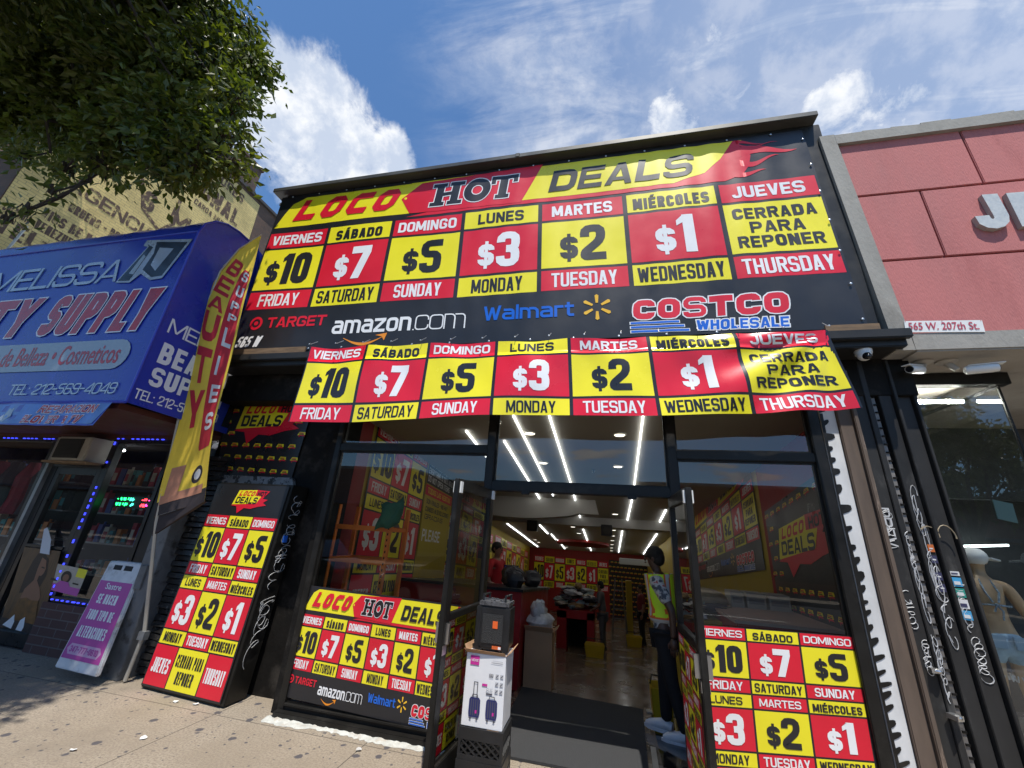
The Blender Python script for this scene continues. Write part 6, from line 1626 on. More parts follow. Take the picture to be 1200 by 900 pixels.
m.prism([(x, 9.5, z) for x, z in pts], (0, 0.5, 0)); m.build('bulkhead', mat('bulkhead_white', (0.42, 0.40, 0.36), 0.8), None)
tag(bpy.data.objects['bulkhead'], 'pale curved bulkhead hanging from the shop ceiling', 'bulkhead')
m = MB(); m.hexa([(-4.0, 12.0, 2.05), (2.2, 12.0, 2.05), (2.2, 12.35, 2.05), (-4.0, 12.35, 2.05), (-4.0, 12.0, 2.32), (2.2, 12.0, 2.32), (2.2, 12.35, 2.28), (-4.0, 12.35, 2.28)])
tag(m.build('ceiling_beam', mat('beam_grey', (0.36, 0.34, 0.31), 0.8)), kind='structure')
m = MB(); m.tube([(-0.92, 19.3, cz(19.3) - 0.10), (-0.92, 19.3, cz(19.3) + 0.05)], 1.15, 40); o = m.build('ceiling_disc', WR); tag(o, 'dark red round panel on the shop ceiling, far back', 'ceiling panel')
for v in o.data.vertices: v.co.z += -SL * (v.co.y - 19.3)
for k, (x, lab) in enumerate(((-1.98, 'left'), (0.08, 'right'))):
    t = thing('hanging_speaker', 'dark square speaker hanging below the ceiling beam, the %s of two' % lab, 'speaker', (x, 11.9, 1.86), 'square speakers under the beam')
    m = MB(); m.box(x - 0.15, x + 0.15, 11.8, 11.98, 1.82, 2.11); m.build('housing', DARKF, t, bevel=0.01)
    m = MB(); m.tube([(x, 11.795, 1.96), (x, 11.80, 1.96)], 0.10, 18); m.build('grille', mat('speaker_cone', (0.04, 0.035, 0.03), 0.7), t)
m = MB(); m.box(0.66, 2.1, 19.7, 20.1, 0.78, 1.02); o = m.build('air_unit', mat('ac_white', (0.5, 0.52, 0.52), 0.5), bevel=0.02); tag(o, 'white wall air unit far back on the right of the shop', 'air conditioner')
m = MB(); m.box(0.68, 0.86, 14.9, 15.15, -1.2, 0.52); tag(m.build('column', WY), 'yellow stub column standing in the middle distance of the shop', 'column')
m = MB(); m.tube([(-0.15, 6.9, cz(6.9)), (-0.15, 6.9, cz(6.9) - 0.05)], [0.03, 0.015], 8); tag(m.build('sprinkler', DARKF), 'small dark sprinkler on the shop ceiling between the light strips', 'sprinkler')

# ------------------------------------------------------------------ posters on the shop walls
WXL = -3.085
design_block(1.84, 2.5).emit('wall_poster', [(WXL, 4.92, 3.08), (WXL, 6.74, 2.90), (WXL, 6.74, 0.45), (WXL, 4.92, 0.55)], PM, back=0.003)
tag(bpy.data.objects['wall_poster'], 'three-column price poster on the shop wall, seen through the left window', 'poster')
D = Design(1.4, 1.7); RM = [mat('poster_olive', (0.50, 0.38, 0.03), 0.5), PM[K], PM[RD], PM[WH], PM[YL]]
D.rect(0, 1.22, 1.4, 1.7, 1, 1); D.rect(0, 1.02, 1.4, 1.20, 2, 1)
D.text('ALL SALES ARE FINAL', 0.05, 1.55, 1.35, 1.66, 3, 2, 0.17); D.text('EVERYTHING IS SOLD AS IS', 0.05, 1.40, 1.35, 1.51, 3, 2, 0.17); D.text('DO NOT OPEN ITEMS', 0.05, 1.26, 1.2, 1.37, 3, 2, 0.17)
D.text('TODAS LAS VENTAS', 0.10, 1.06, 1.3, 1.16, 4, 2, 0.17)
for k, (w_, s_) in enumerate(((1.1, 'SON FINALES - NO HAY'), (1.2, 'CAMBIOS NI DEVOLUCIONES'), (0.9, 'GRACIAS'))): D.text(s_, 0.1, 0.88 - k * 0.13, 0.1 + w_, 0.965 - k * 0.13, 1, 2, 0.16)
D.text('PLEASE', 0.1, 0.25, 0.95, 0.45, 3, 2, 0.17)
D.emit('wall_poster', [(WXL, 6.79, 2.95), (WXL, 8.15, 2.80), (WXL, 8.15, 1.2), (WXL, 6.79, 1.25)], RM, back=0.003)
tag(bpy.data.objects['wall_poster.001'], 'yellow and black shop-rules poster deeper in, behind the left door', 'poster')
for k, (y0, y1, lab) in enumerate(((8.6, 15.6, 'nearer'), (15.9, 23.4, 'farther'))):
    z = lambda y, h: fz(y) + h
    design_row(7.0, 1.7).emit('wall_poster', [(-4.085, y0, z(y0, 2.80)), (-4.085, y1, z(y1, 2.75)), (-4.085, y1, z(y1, 1.20)), (-4.085, y0, z(y0, 1.20))], PM, back=0.003)
    tag(bpy.data.objects['wall_poster.%03d' % (2 + k)], 'row price poster along the left wall deep in the shop, the %s of two' % lab, 'poster')
design_row(4.1, 1.62).emit('wall_poster', [(-3.82, 23.985, 0.70), (0.22, 23.985, 0.62), (0.22, 23.985, -0.82), (-3.82, 23.985, -0.88)], PM, back=0.003)
tag(bpy.data.objects['wall_poster.004'], 'row price poster across the back wall of the shop', 'poster')
design_sign(4.2, 1.9, False).emit('wall_poster', [(2.205, 11.2, 2.42), (2.205, 6.75, 3.20), (2.205, 6.75, 1.46), (2.205, 11.2, 0.98)], PM, back=0.003)
tag(bpy.data.objects['wall_poster.005'], 'wide price poster on the right wall, seen dimly through the right window', 'poster')
design_pattern(1.9, 1.5, 9, 7, True, 0.14).emit('wall_poster', [(2.205, 6.45, 2.22), (2.205, 4.55, 2.55), (2.205, 4.55, 1.02), (2.205, 6.45, 0.98)], PM, back=0.003)
tag(bpy.data.objects['wall_poster.006'], 'dark panel of repeated yellow and red emblems on the right wall, behind the right window', 'poster')

design_pattern(2.1, 2.6, 10, 12, False, 0.15).emit('wall_poster', [(0.26, 23.985, 0.75), (2.25, 23.985, 0.70), (2.25, 23.985, -1.95), (0.26, 23.985, -1.95)], PM, back=0.003)
tag(bpy.data.objects['wall_poster.007'], 'dark emblem-patterned panel on the right half of the back wall', 'poster')
# ------------------------------------------------------------------ counters, boxes, clothes
CRED = mat('counter_red', (0.32, 0.008, 0.010), 0.45, var=0.08, vscale=3)
ct = thing('checkout_counter', 'long red checkout counter with a dark cluttered top', 'counter', (-1.9, 7, -0.2))
m = MB(); m.hexa([(-3.0, 6.05, -0.4), (-1.12, 6.05, -0.4), (-1.12, 9.0, -0.6), (-3.0, 9.0, -0.6), (-3.0, 6.05, 0.96), (-1.12, 6.05, 0.96), (-1.12, 9.0, 0.70), (-3.0, 9.0, 0.70)]); m.build('body', CRED, ct)
m = MB(); m.hexa([(-3.0, 6.0, 0.962), (-1.09, 6.0, 0.962), (-1.09, 9.05, 0.702), (-3.0, 9.05, 0.702), (-3.0, 6.0, 1.0), (-1.09, 6.0, 1.0), (-1.09, 9.05, 0.74), (-3.0, 9.05, 0.74)]); m.build('top', DARKF, ct)
ctop = lambda y: 1.0 - 0.0853 * (y - 6.0)
q = random.Random(9)
for k, (x, y, w, h, c, lab) in enumerate(((-1.35, 6.6, 0.16, 0.13, (0.02, 0.02, 0.025), 'dark low bag on the checkout counter, nearest the corner'), (-1.5, 7.2, 0.2, 0.17, (0.03, 0.025, 0.03), 'dark rounded bag on the middle of the checkout counter'), (-1.3, 8.0, 0.17, 0.15, (0.05, 0.05, 0.055), 'grey bag at the far end of the checkout counter'))):
    m = MB(); m.ball((x, y, ctop(y) + h * 0.8), w, w * 0.8, h, 12, 8, 0, 0.22, q); tag(m.build('bag', mat('bag_%d' % k, c, 0.5, bump=0.5, bscale=20), smooth=True), lab, 'bag')
t = thing('till_screen', 'small screen glowing blue on the checkout counter', 'screen', (-1.62, 7.6, 0.86)); y = 7.6
m = MB(); m.box(-1.64, -1.58, y, y + 0.03, ctop(y), ctop(y) + 0.12); m.box(-1.75, -1.49, y, y + 0.03, ctop(y) + 0.11, ctop(y) + 0.32); m.build('body', DARKF, t)
m = MB(); m.face([(-1.73, y - 0.003, ctop(y) + 0.13), (-1.51, y - 0.003, ctop(y) + 0.13), (-1.51, y - 0.003, ctop(y) + 0.30), (-1.73, y - 0.003, ctop(y) + 0.30)]); m.build('display', lamp_mat('till_blue', (0.03, 0.03, 0.5), 0.5), t)
CARD = mat('brown_carton', (0.44, 0.26, 0.14), 0.8, var=0.12, vscale=3)
t = thing('tall_carton', 'tall open brown carton topped with a clear plastic bag, beside the red counter', 'carton', (-0.9, 6.45, -0.2))
m = MB(); m.box(-1.09, -0.71, 6.30, 6.62, -0.22, 0.47); m.box(-1.09, -0.71, 6.296, 6.30, 0.12, 0.135); m.box(-0.93, -0.87, 6.294, 6.30, -0.2, 0.47); m.build('box', CARD, t, bevel=0.004)
m = MB(); m.slab((-1.09, 6.30, 0.47), (-0.71, 6.30, 0.47), (-0.70, 6.24, 0.54), (-1.10, 6.24, 0.54), 0.006); m.slab((-0.71, 6.30, 0.47), (-0.71, 6.62, 0.47), (-0.65, 6.62, 0.52), (-0.65, 6.30, 0.52), 0.006); m.build('flap', CARD, t)
m = MB(); q = random.Random(4)
m.ball((-0.90, 6.46, 0.56), 0.19, 0.16, 0.13, 18, 10, 0, 0.13, q); m.ball((-0.93, 6.46, 0.68), 0.12, 0.11, 0.15, 16, 10, 0, 0.16, q)
plas = mat('clear_plastic', (0.50, 0.50, 0.50), 0.25, var=0.2, vscale=10, bump=0.8, bscale=14); o = m.build('plastic_bag', plas, smooth=True)
tag(o, 'crumpled clear plastic bag bulging from the tall carton', 'plastic bag')
ft = lambda y: fz(y)
t = thing('display_table', 'red display table with a dark opening, heaped with clothes', 'table', (-0.66, 10.8, fz(10.8)))
m = MB(); a, b = -1.08, -0.24
m.box(a, a + 0.22, 10.4, 11.6, fz(11.5), 0.14); m.box(b - 0.16, b, 10.4, 11.6, fz(11.5), 0.14); m.box(a, b, 10.4, 11.6, 0.0, 0.17); m.box(a, b, 11.5, 11.6, fz(11.5), 0.1); m.build('frame', CRED, t)
m = MB(); m.box(a + 0.22, b - 0.16, 11.0, 11.05, fz(11.5), 0.0); m.build('opening', BLK2, t)
cols_ = [(0.34, 0.42, 0.40), (0.55, 0.55, 0.56), (0.03, 0.035, 0.06), (0.36, 0.24, 0.12), (0.25, 0.34, 0.40), (0.60, 0.56, 0.48), (0.05, 0.05, 0.06), (0.18, 0.05, 0.05)]
CM = [mat('cloth_%d' % k, c, 0.9, var=0.3, vscale=8, bump=0.7, bscale=10) for k, c in enumerate(cols_)]


def heap(x0, x1, y0, y1, z0, h, n, seed, label, grp):
    q = random.Random(seed)
    for k in range(n):
        f = q.random(); x = x0 + (x1 - x0) * q.random(); y = y0 + (y1 - y0) * q.random(); k0 = math.sin(math.pi * (x - x0) / (x1 - x0)) ** 0.6
        m = MB(); m.ball((x, y, z0 + h * f * k0 + 0.03), q.uniform(0.09, 0.2), q.uniform(0.09, 0.18), q.uniform(0.03, 0.07), 11, 7, 0, 0.3, q); ci = q.randrange(len(CM))
        tag(m.build('garment', CM[ci], smooth=True), ('sea green', 'pale grey', 'navy', 'brown', 'blue grey', 'cream', 'black', 'maroon')[ci] + ' ' + label, 'garment', grp)


heap(-1.1, -0.22, 10.45, 11.3, 0.17, 0.42, 44, 21, 'folded garment in the heap on the red display table', 'heap of clothes on the display table')
YLW = mat('basket_yellow', (0.55, 0.36, 0.01), 0.5, var=0.1)
for k, (x, y, lab) in enumerate(((-0.22, 9.75, 'yellow shopping basket on the floor by the red display table'), (0.72, 12.4, 'yellow shopping basket farther back, left of the worker'), (0.62, 5.85, 'yellow basket low behind the worker'))):
    z = fz(y) + 0.01; t = thing('shopping_basket', lab, 'basket', (x, y, z), 'yellow shopping baskets'); m = MB(); w, d, h = 0.20, 0.15, 0.22
    if k == 2: w, h = 0.12, 0.3
    for s in (-1, 1):
        m.hexa([(x + s * w * 0.85, y - d * 0.85, z), (x + s * w * 0.85 - s * 0.012, y - d * 0.85, z), (x + s * w * 0.85 - s * 0.012, y + d * 0.85, z), (x + s * w * 0.85, y + d * 0.85, z), (x + s * w, y - d, z + h), (x + s * w - s * 0.012, y - d, z + h), (x + s * w - s * 0.012, y + d, z + h), (x + s * w, y + d, z + h)])
        m.hexa([(x - w * 0.85, y + s * d * 0.85, z), (x + w * 0.85, y + s * d * 0.85, z), (x + w * 0.85, y + s * d * 0.85 - s * 0.012, z), (x - w * 0.85, y + s * d * 0.85 - s * 0.012, z), (x - w, y + s * d, z + h), (x + w, y + s * d, z + h), (x + w, y + s * d - s * 0.012, z + h), (x - w, y + s * d - s * 0.012, z + h)])
    m.box(x - w * 0.84, x + w * 0.84, y - d * 0.84, y + d * 0.84, z, z + 0.012); m.build('tub', YLW, t)
    m = MB(); m.tube([(x - w, y, z + h), (x - w * 0.8, y, z + h + 0.09), (x + w * 0.8, y, z + h + 0.09), (x + w, y, z + h)], 0.009, 6); m.build('handle', BLK, t)
m = MB()
for s in (-1, 1):
    m.tube([(0.42 + s * 0.22, 13.8, fz(13.8)), (0.42 + s * 0.10, 14.0, 0.62)], 0.022, 6); m.tube([(0.42 + s * 0.22, 14.5, fz(14.5)), (0.42 + s * 0.10, 14.05, 0.62)], 0.018, 6)
for k in range(5): m.bar((0.24 + k * 0.02, 13.84 + k * 0.03, fz(13.8) + 0.25 + 0.25 * k), (0.60 - k * 0.02, 13.84 + k * 0.03, fz(13.8) + 0.25 + 0.25 * k), 0.06, 0.025)
tag(m.build('step_ladder', mat('ladder_dark', (0.10, 0.10, 0.10), 0.5)), 'folding step ladder standing near the back of the shop', 'ladder')
# right window bay
t = thing('window_table', 'low red counter behind the right window', 'counter', (1.7, 5.4, 0))
m = MB(); m.box(1.28, 2.2, 4.9, 6.4, -0.2, 1.02); m.build('body', CRED, t); m = MB(); m.box(1.25, 2.2, 4.87, 6.4, 1.022, 1.05); m.build('top', mat('counter_lip', (0.42, 0.30, 0.26), 0.5), t)
for k, (x, w) in enumerate(((1.50, 0.16), (1.68, 0.22), (1.92, 0.24))):
    m = MB(); m.box(x, x + w - 0.015, 5.9, 6.15, 1.05, 1.22); m.box(x + 0.02, x + w - 0.035, 5.897, 5.90, 1.10, 1.16, 1); tag(m.build('white_carton', [mat('carton_white', (0.42, 0.41, 0.38), 0.7, var=0.1), mat('carton_grey_label', (0.25, 0.25, 0.26), 0.6)]), 'white carton on the counter behind the right window, %s of three' % ('left', 'middle', 'right')[k], 'carton', 'white cartons behind the right window')
heap(0.95, 1.4, 5.6, 6.5, 0.92, 0.14, 12, 33, 'garment in the pile behind the right window', 'pile of clothes behind the right window')
m = MB(); m.box(0.86, 1.46, 5.5, 6.6, -0.3, 0.93); tag(m.build('bin_table', WY), 'yellow-sided bin table under the pile of clothes behind the right window', 'table')
m = MB(); m.ball((1.22, 5.95, 1.10), 0.26, 0.22, 0.13, 20, 8); m.tube([(1.22, 5.95, 1.03), (1.22, 5.95, 1.06)], 0.29, 20); tag(m.build('straw_hat', mat('straw', (0.34, 0.28, 0.19), 0.8, var=0.2, bump=0.4), smooth=True), 'pale domed hat on the clothes behind the right window', 'hat')
# left window bay: orange steel shelving frame, green cloth
ORG = mat('orange_steel', (0.90, 0.23, 0.03), 0.45, var=0.1, vscale=6)
t = thing('shelving_frame', 'empty orange steel shelving frame behind the left window', 'shelving', (-2.7, 4.5, 0))
m = MB()
for x, y in ((-3.0, 4.30), (-2.32, 4.30), (-3.0, 4.70), (-2.32, 4.70)): m.box(x - 0.022, x + 0.022, y - 0.02, y + 0.02, 0.02, 1.90)
m.build('upright', ORG, t)
m = MB()
for z in (0.25, 0.86, 1.32, 1.66):
    m.box(-2.978, -2.342, 4.29, 4.31, z - 0.025, z + 0.025); m.box(-2.978, -2.342, 4.69, 4.71, z - 0.025, z + 0.025)
    for x in (-3.0, -2.32): m.box(x - 0.012, x + 0.012, 4.32, 4.68, z - 0.02, z + 0.02)
m.build('beam', ORG, t)
m = MB()
for x in (-3.0, -2.32):
    for k in range(30): m.box(x - 0.006, x + 0.006, 4.276, 4.28, 0.10 + k * 0.06, 0.125 + k * 0.06)
m.build('slots', BLK2, t)
q = random.Random(2); m = MB(); gv = []
for i in range(7):
    for j in range(6): gv.append((-2.44 + i * 0.045 + 0.02 * math.sin(j), 4.245 + 0.02 * math.sin(i * 1.7 + j), 1.92 - j * 0.055 + 0.02 * math.sin(i * 1.3) + i * 0.012))
for i in range(6):
    for j in range(5): m.face([gv[i * 6 + j], gv[(i + 1) * 6 + j], gv[(i + 1) * 6 + j + 1], gv[i * 6 + j + 1]])
o = m.build('green_cloth', mat('cloth_green', (0.03, 0.15, 0.09), 0.8, var=0.2), smooth=True); tag(o, 'crumpled green cloth hung on the corner of the orange shelving frame', 'cloth')
md = o.modifiers.new('thickness', 'SOLIDIFY'); md.thickness = 0.012

# ------------------------------------------------------------------ stack by the left door: crates, carton, black speaker
CR = mat('crate_black', (0.014, 0.014, 0.015), 0.45, var=0.2, vscale=10)


def crate(x0, x1, y0, y1, z0, h, label):
    t = thing('milk_crate', label, 'crate', ((x0 + x1) / 2, (y0 + y1) / 2, z0), 'black crates under the carton'); m = MB()
    for xx in (x0, x1 - 0.02):
        for yy in (y0, y1 - 0.02): m.box(xx, xx + 0.02, yy, yy + 0.02, z0, z0 + h)
    for zz, hh in ((z0, 0.03), (z0 + h - 0.07, 0.07)):
        m.box(x0 + 0.02, x1 - 0.02, y0, y0 + 0.012, zz, zz + hh); m.box(x0 + 0.02, x1 - 0.02, y1 - 0.012, y1, zz, zz + hh); m.box(x0, x0 + 0.012, y0 + 0.02, y1 - 0.02, zz, zz + hh); m.box(x1 - 0.012, x1, y0 + 0.02, y1 - 0.02, zz, zz + hh)
    m.box(x0 + 0.012, x1 - 0.012, y0 + 0.012, y1 - 0.012, z0 + 0.004, z0 + 0.012); m.build('frame', CR, t)
    m = MB(); lo, hi = z0 + 0.03, z0 + h - 0.07; H = hi - lo
    def lattice(p, u, L_, nrm_):
        n = 5
        for s in (1, -1):
            for k in range(-2, n):
                a, b = k / n * L_, (k + 2) / n * L_; za, zb = (lo, hi) if s > 0 else (hi, lo)
                if a < 0: za = za + (zb - za) * (-a / (b - a)); a = 0
                if b > L_: zb = za + (zb - za) * ((L_ - a) / (b - a)); b = L_
                if b - a < 0.01: continue
                m.bar(p + u * a + Vector((0, 0, za)) + nrm_ * (0.003 * s), p + u * b + Vector((0, 0, zb)) + nrm_ * (0.003 * s), 0.011, 0.006, 0, nrm_)
    lattice(Vector((x0 + 0.02, y0 + 0.008, 0)), Vector((1, 0, 0)), x1 - x0 - 0.04, Vector((0, 1, 0))); lattice(Vector((x1 - 0.008, y0 + 0.02, 0)), Vector((0, 1, 0)), y1 - y0 - 0.04, Vector((1, 0, 0))); lattice(Vector((x0 + 0.008, y0 + 0.02, 0)), Vector((0, 1, 0)), y1 - y0 - 0.04, Vector((1, 0, 0)))
    m.build('lattice', CR, t)


SX0, SX1, SY0, SY1 = -1.055, -0.715, 3.44, 3.74
crate(SX0, SX1, SY0, SY1, 0.0, 0.185, 'lower black lattice crate under the white carton, on the pavement')
crate(SX0 + 0.005, SX1 - 0.005, SY0 + 0.005, SY1 - 0.005, 0.186, 0.185, 'upper black lattice crate directly beneath the white carton')
bx = thing('suitcase_carton', 'white carton printed with two navy suitcases, on the crates under the black speaker', 'carton', (-0.89, 3.6, 0.372))
m = MB(); Z0, Z1 = 0.373, 0.83; m.box(SX0 + 0.01, SX1 - 0.02, SY0 + 0.02, SY1, Z0, Z1); m.build('box', mat('carton_gloss_white', (0.74, 0.74, 0.75), 0.4, var=0.04), bx, bevel=0.004)
m = MB(); yl = SY0 + 0.02
m.hexa([(SX0 + 0.01, yl, Z1), (SX1 - 0.02, yl, Z1), (SX1 - 0.02, yl + 0.004, Z1), (SX0 + 0.01, yl + 0.004, Z1), (SX0 - 0.01, yl - 0.03, Z1 + 0.03), (SX1 - 0.03, yl - 0.012, Z1 + 0.022), (SX1 - 0.03, yl - 0.008, Z1 + 0.022), (SX0 - 0.01, yl - 0.026, Z1 + 0.03)])
m.hexa([(SX0 + 0.01, yl, Z1), (SX0 + 0.014, yl, Z1), (SX0 + 0.014, SY1, Z1), (SX0 + 0.01, SY1, Z1), (SX0 - 0.015, yl, Z1 + 0.05), (SX0 - 0.011, yl, Z1 + 0.05), (SX0 - 0.011, SY1, Z1 + 0.03), (SX0 - 0.015, SY1, Z1 + 0.03)])
m.hexa([(SX1 - 0.024, yl, Z1), (SX1 - 0.02, yl, Z1), (SX1 - 0.02, SY1, Z1), (SX1 - 0.024, SY1, Z1), (SX1 + 0.012, yl, Z1 + 0.03), (SX1 + 0.016, yl, Z1 + 0.03), (SX1 + 0.016, SY1, Z1 + 0.035), (SX1 + 0.012, SY1, Z1 + 0.035)])
m.build('flap', CARD, bx)
W_, H_ = SX1 - SX0 - 0.03, Z1 - Z0; D = Design(W_, H_)
BM = [mat('print_magenta', (0.55, 0.03, 0.28), 0.4), mat('print_navy', (0.02, 0.025, 0.12), 0.4), mat('print_grey', (0.45, 0.45, 0.47), 0.4), mat('print_dark', (0.08, 0.08, 0.10), 0.4), PM[WH]]
D.rect(0.035, H_ - 0.075, 0.105, H_ - 0.015, 0, 1); D.text('VIOXE', 0.042, H_ - 0.053, 0.098, H_ - 0.037, 4, 2, 0.14)
D.rect(0.14, H_ - 0.20, 0.18, H_ - 0.185, 0, 1)
for x in (0.195, 0.24, 0.275):
    for z in (0.14, 0.19, 0.235):
        if x > 0.2: D.rect(x, H_ - z, x + 0.024, H_ - z + 0.024, 2, 1); D.line([(x + 0.004, H_ - z + 0.004), (x + 0.02, H_ - z + 0.02)], 0.004, 3, 2)
D.text('88', 0.19, H_ - 0.14, 0.222, H_ - 0.118, 3, 2, 0.14); D.text('6.5', 0.175, H_ - 0.235, 0.222, H_ - 0.21, 2, 2, 0.14); D.rect(0.175, H_ - 0.25, 0.222, H_ - 0.24, 3, 1)
D.line([(0.21, H_ - 0.035), (0.29, H_ - 0.035)], 0.004, 2, 2); D.line([(0.20, H_ - 0.045), (0.29, H_ - 0.045)], 0.004, 2, 2)
for x, tall in ((0.055, True), (0.185, False)):
    D.poly([(x, 0.06), (x + 0.075, 0.06), (x + 0.082, 0.09), (x + 0.08, 0.165), (x + 0.07, 0.18), (x + 0.005, 0.18), (x - 0.004, 0.165), (x - 0.005, 0.09)], 1, 1)
    for k in range(4): D.rect(x + 0.010 + k * 0.017, 0.07, x + 0.016 + k * 0.017, 0.17, 3, 2)
    D.rect(x + 0.045, 0.085, x + 0.058, 0.105, 0, 3)
    D.ring(x + 0.012, 0.052, 0, 0.008, 3, 2, 10); D.ring(x + 0.062, 0.052, 0, 0.008, 3, 2, 10)
    if tall: D.line([(x + 0.025, 0.18), (x + 0.025, 0.275), (x + 0.052, 0.275), (x + 0.052, 0.18)], 0.006, 3, 2)
    D.line([(x + 0.015, 0.18), (x + 0.02, 0.198), (x + 0.055, 0.198), (x + 0.06, 0.18)], 0.005, 3, 2)
D.emit('front_print', [(SX0 + 0.01, yl - 0.003, Z1), (SX1 - 0.02, yl - 0.003, Z1), (SX1 - 0.02, yl - 0.003, Z0), (SX0 + 0.01, yl - 0.003, Z0)], BM, base=None, back=0, parent=bx)
spk = thing('portable_speaker', 'black portable speaker case with an orange sticker, on top of the white carton', 'speaker', (-0.87, 3.6, 0.83))
CASE = mat('case_black', (0.012, 0.012, 0.013), 0.4, var=0.15, vscale=10)
x0, x1, y0, y1, z0, z1 = -1.0, -0.735, 3.50, 3.72, 0.836, 1.195
m = MB(); m.box(x0, x1, y0, y1, z0 + 0.015, z1 - 0.04); m.build('case', CASE, spk, bevel=0.018)
m = MB()
for k in range(6): m.box(x0 - 0.014, x0 + 0.02, y0 + 0.012, y1 - 0.012, z0 + 0.05 + k * 0.045, z0 + 0.072 + k * 0.045)
for xx in (x0 + 0.02, x1 - 0.05): m.box(xx, xx + 0.03, y0 + 0.02, y1 - 0.02, z0 - 0.0, z0 + 0.02)
for xx, yy in ((x0, y0), (x1 - 0.03, y0)): m.box(xx - 0.006, xx + 0.036, yy - 0.008, yy + 0.03, z0 + 0.012, z1 - 0.05)
m.build('ribs', CASE, spk, bevel=0.004)
m = MB(); m.box(x0 + 0.05, x1 - 0.05, y0 - 0.006, y0, z0 + 0.06, z1 - 0.10); m.build('grille', mat('speaker_mesh', (0.02, 0.02, 0.02), 0.7, bump=0.9, bscale=220), spk)
m = MB(); m.box(x0 + 0.01, x1 - 0.01, y0 + 0.01, y1 - 0.01, z1 - 0.042, z1 - 0.015)
q = random.Random(6)
for k in range(12):
    xx, yy = q.uniform(x0 + 0.02, x1 - 0.04), q.uniform(y0 + 0.02, y1 - 0.03); m.tube([(xx, yy, z1 - 0.02), (xx, yy, z1 - 0.003)], 0.009, 8)
m.build('control_panel', mat('panel_grey', (0.16, 0.16, 0.17), 0.3, metal=0.6, var=0.4, vscale=30), spk)
for xx in (x0 + 0.03, x1 - 0.05):
    m = MB(); m.tube([(xx, y0 + 0.05, z1 - 0.02), (xx, y0 + 0.05, z1 + 0.028), (xx + 0.02, y1 - 0.05, z1 + 0.028), (xx + 0.02, y1 - 0.05, z1 - 0.02)], 0.009, 8); m.build('handle', CASE, spk, smooth=True)
m = MB(); m.box(-0.865, -0.825, y0 - 0.0085, y0 - 0.0062, 1.0, 1.05); m.build('sticker', mat('sticker_bright_orange', (0.75, 0.12, 0.02), 0.5), spk)
m = MB(); m.box(-0.86, -0.79, y0 - 0.0085, y0 - 0.003, 0.862, 0.882, 0); m.box(-0.81, -0.79, y0 - 0.0088, y0 - 0.0086, 0.864, 0.880, 1); m.build('label_plate', [mat('plate_orange', (0.6, 0.12, 0.03), 0.4), PM[WH]], spk)

# scraps on the pavement
for k, (px, py, lab) in enumerate(((168, 866, 'torn white paper scrap on the open pavement left of the price board'), (206, 823, 'small white scrap at the foot of the price board, left'), (229, 826, 'small white scrap at the foot of the price board, right'), (86, 880, 'crumpled pale scrap in the lower left corner of the pavement'), (420, 880, 'flat grey scrap on the pavement before the left window'))):
    p = at_z(px, py, 0.0); q = random.Random(60 + k); m = MB(); n = 6; ring = [(p.x + 0.035 * q.uniform(0.5, 1) * math.cos(a), p.y + 0.028 * q.uniform(0.5, 1) * math.sin(a), 0.003 + q.uniform(0, 0.014)) for a in [2 * math.pi * j / n for j in range(n)]]
    for j in range(n): m.face([(p.x, p.y, 0.012), ring[j], ring[(j + 1) % n]])
    o = m.build('paper_scrap', mat('scrap_%s' % ('grey' if k == 4 else 'white'), (0.45, 0.44, 0.42) if k == 4 else (0.7, 0.7, 0.68), 0.8)); md = o.modifiers.new('thickness', 'SOLIDIFY'); md.thickness = 0.002
    tag(o, lab, 'litter', 'scraps on the pavement')
# ------------------------------------------------------------------ people and window mannequins
def skin_mesh(name, joints, edges, root, mats, parent, sub=2, extra=None):
    """one continuous surface grown round a skeleton: joints {key: (point, radius or (rx, ry))}"""
    keys = list(joints); idx = {k: i for i, k in enumerate(keys)}
    me = bpy.data.meshes.new(name); me.from_pydata([tuple(joints[k][0]) for k in keys], [(idx[a], idx[b]) for a, b in edges], [])
    o = bpy.data.objects.new(name, me); COL.objects.link(o)
    md = o.modifiers.new('skin', 'SKIN'); md.use_smooth_shade = True; md.branch_smoothing = 0.35
    if not me.skin_vertices: me.skin_vertices.new()
    for k, v in zip(keys, me.skin_vertices[0].data):
        r = joints[k][1]; v.radius = r if isinstance(r, tuple) else (r, r); v.use_root = (k == root)
    s = o.modifiers.new('smooth', 'SUBSURF'); s.levels = s.render_levels = sub
    dg = bpy.context.evaluated_depsgraph_get(); nm = bpy.data.meshes.new_from_object(o.evaluated_get(dg))
    o.modifiers.clear(); o.data = nm; bpy.data.meshes.remove(me)
    nm.name = name
    if extra is not None:
        bm = bmesh.new(); bm.from_mesh(nm); t = bpy.data.meshes.new('tmp'); t.from_pydata(extra.v, [], extra.f); bm.from_mesh(t); bm.to_mesh(nm); bm.free(); bpy.data.meshes.remove(t)
    nm.shade_smooth(); nm.materials.clear()
    for q in (mats if isinstance(mats, (list, tuple)) else [mats]): nm.materials.append(q)
    if parent is not None: put(o, parent)
    return o


class Figure:
    """joint positions of an upright figure; f = facing, r = its right-hand side, in plan"""
    def __init__(s, base, face_deg, h):
        s.b = Vector(base); a = R(face_deg); s.f = Vector((math.cos(a), math.sin(a), 0)); s.r = Vector((s.f.y, -s.f.x, 0)); s.k = h / 1.75
    def P(s, right, fwd, up_): return s.b + (s.r * right + s.f * fwd + Vector((0, 0, up_))) * s.k


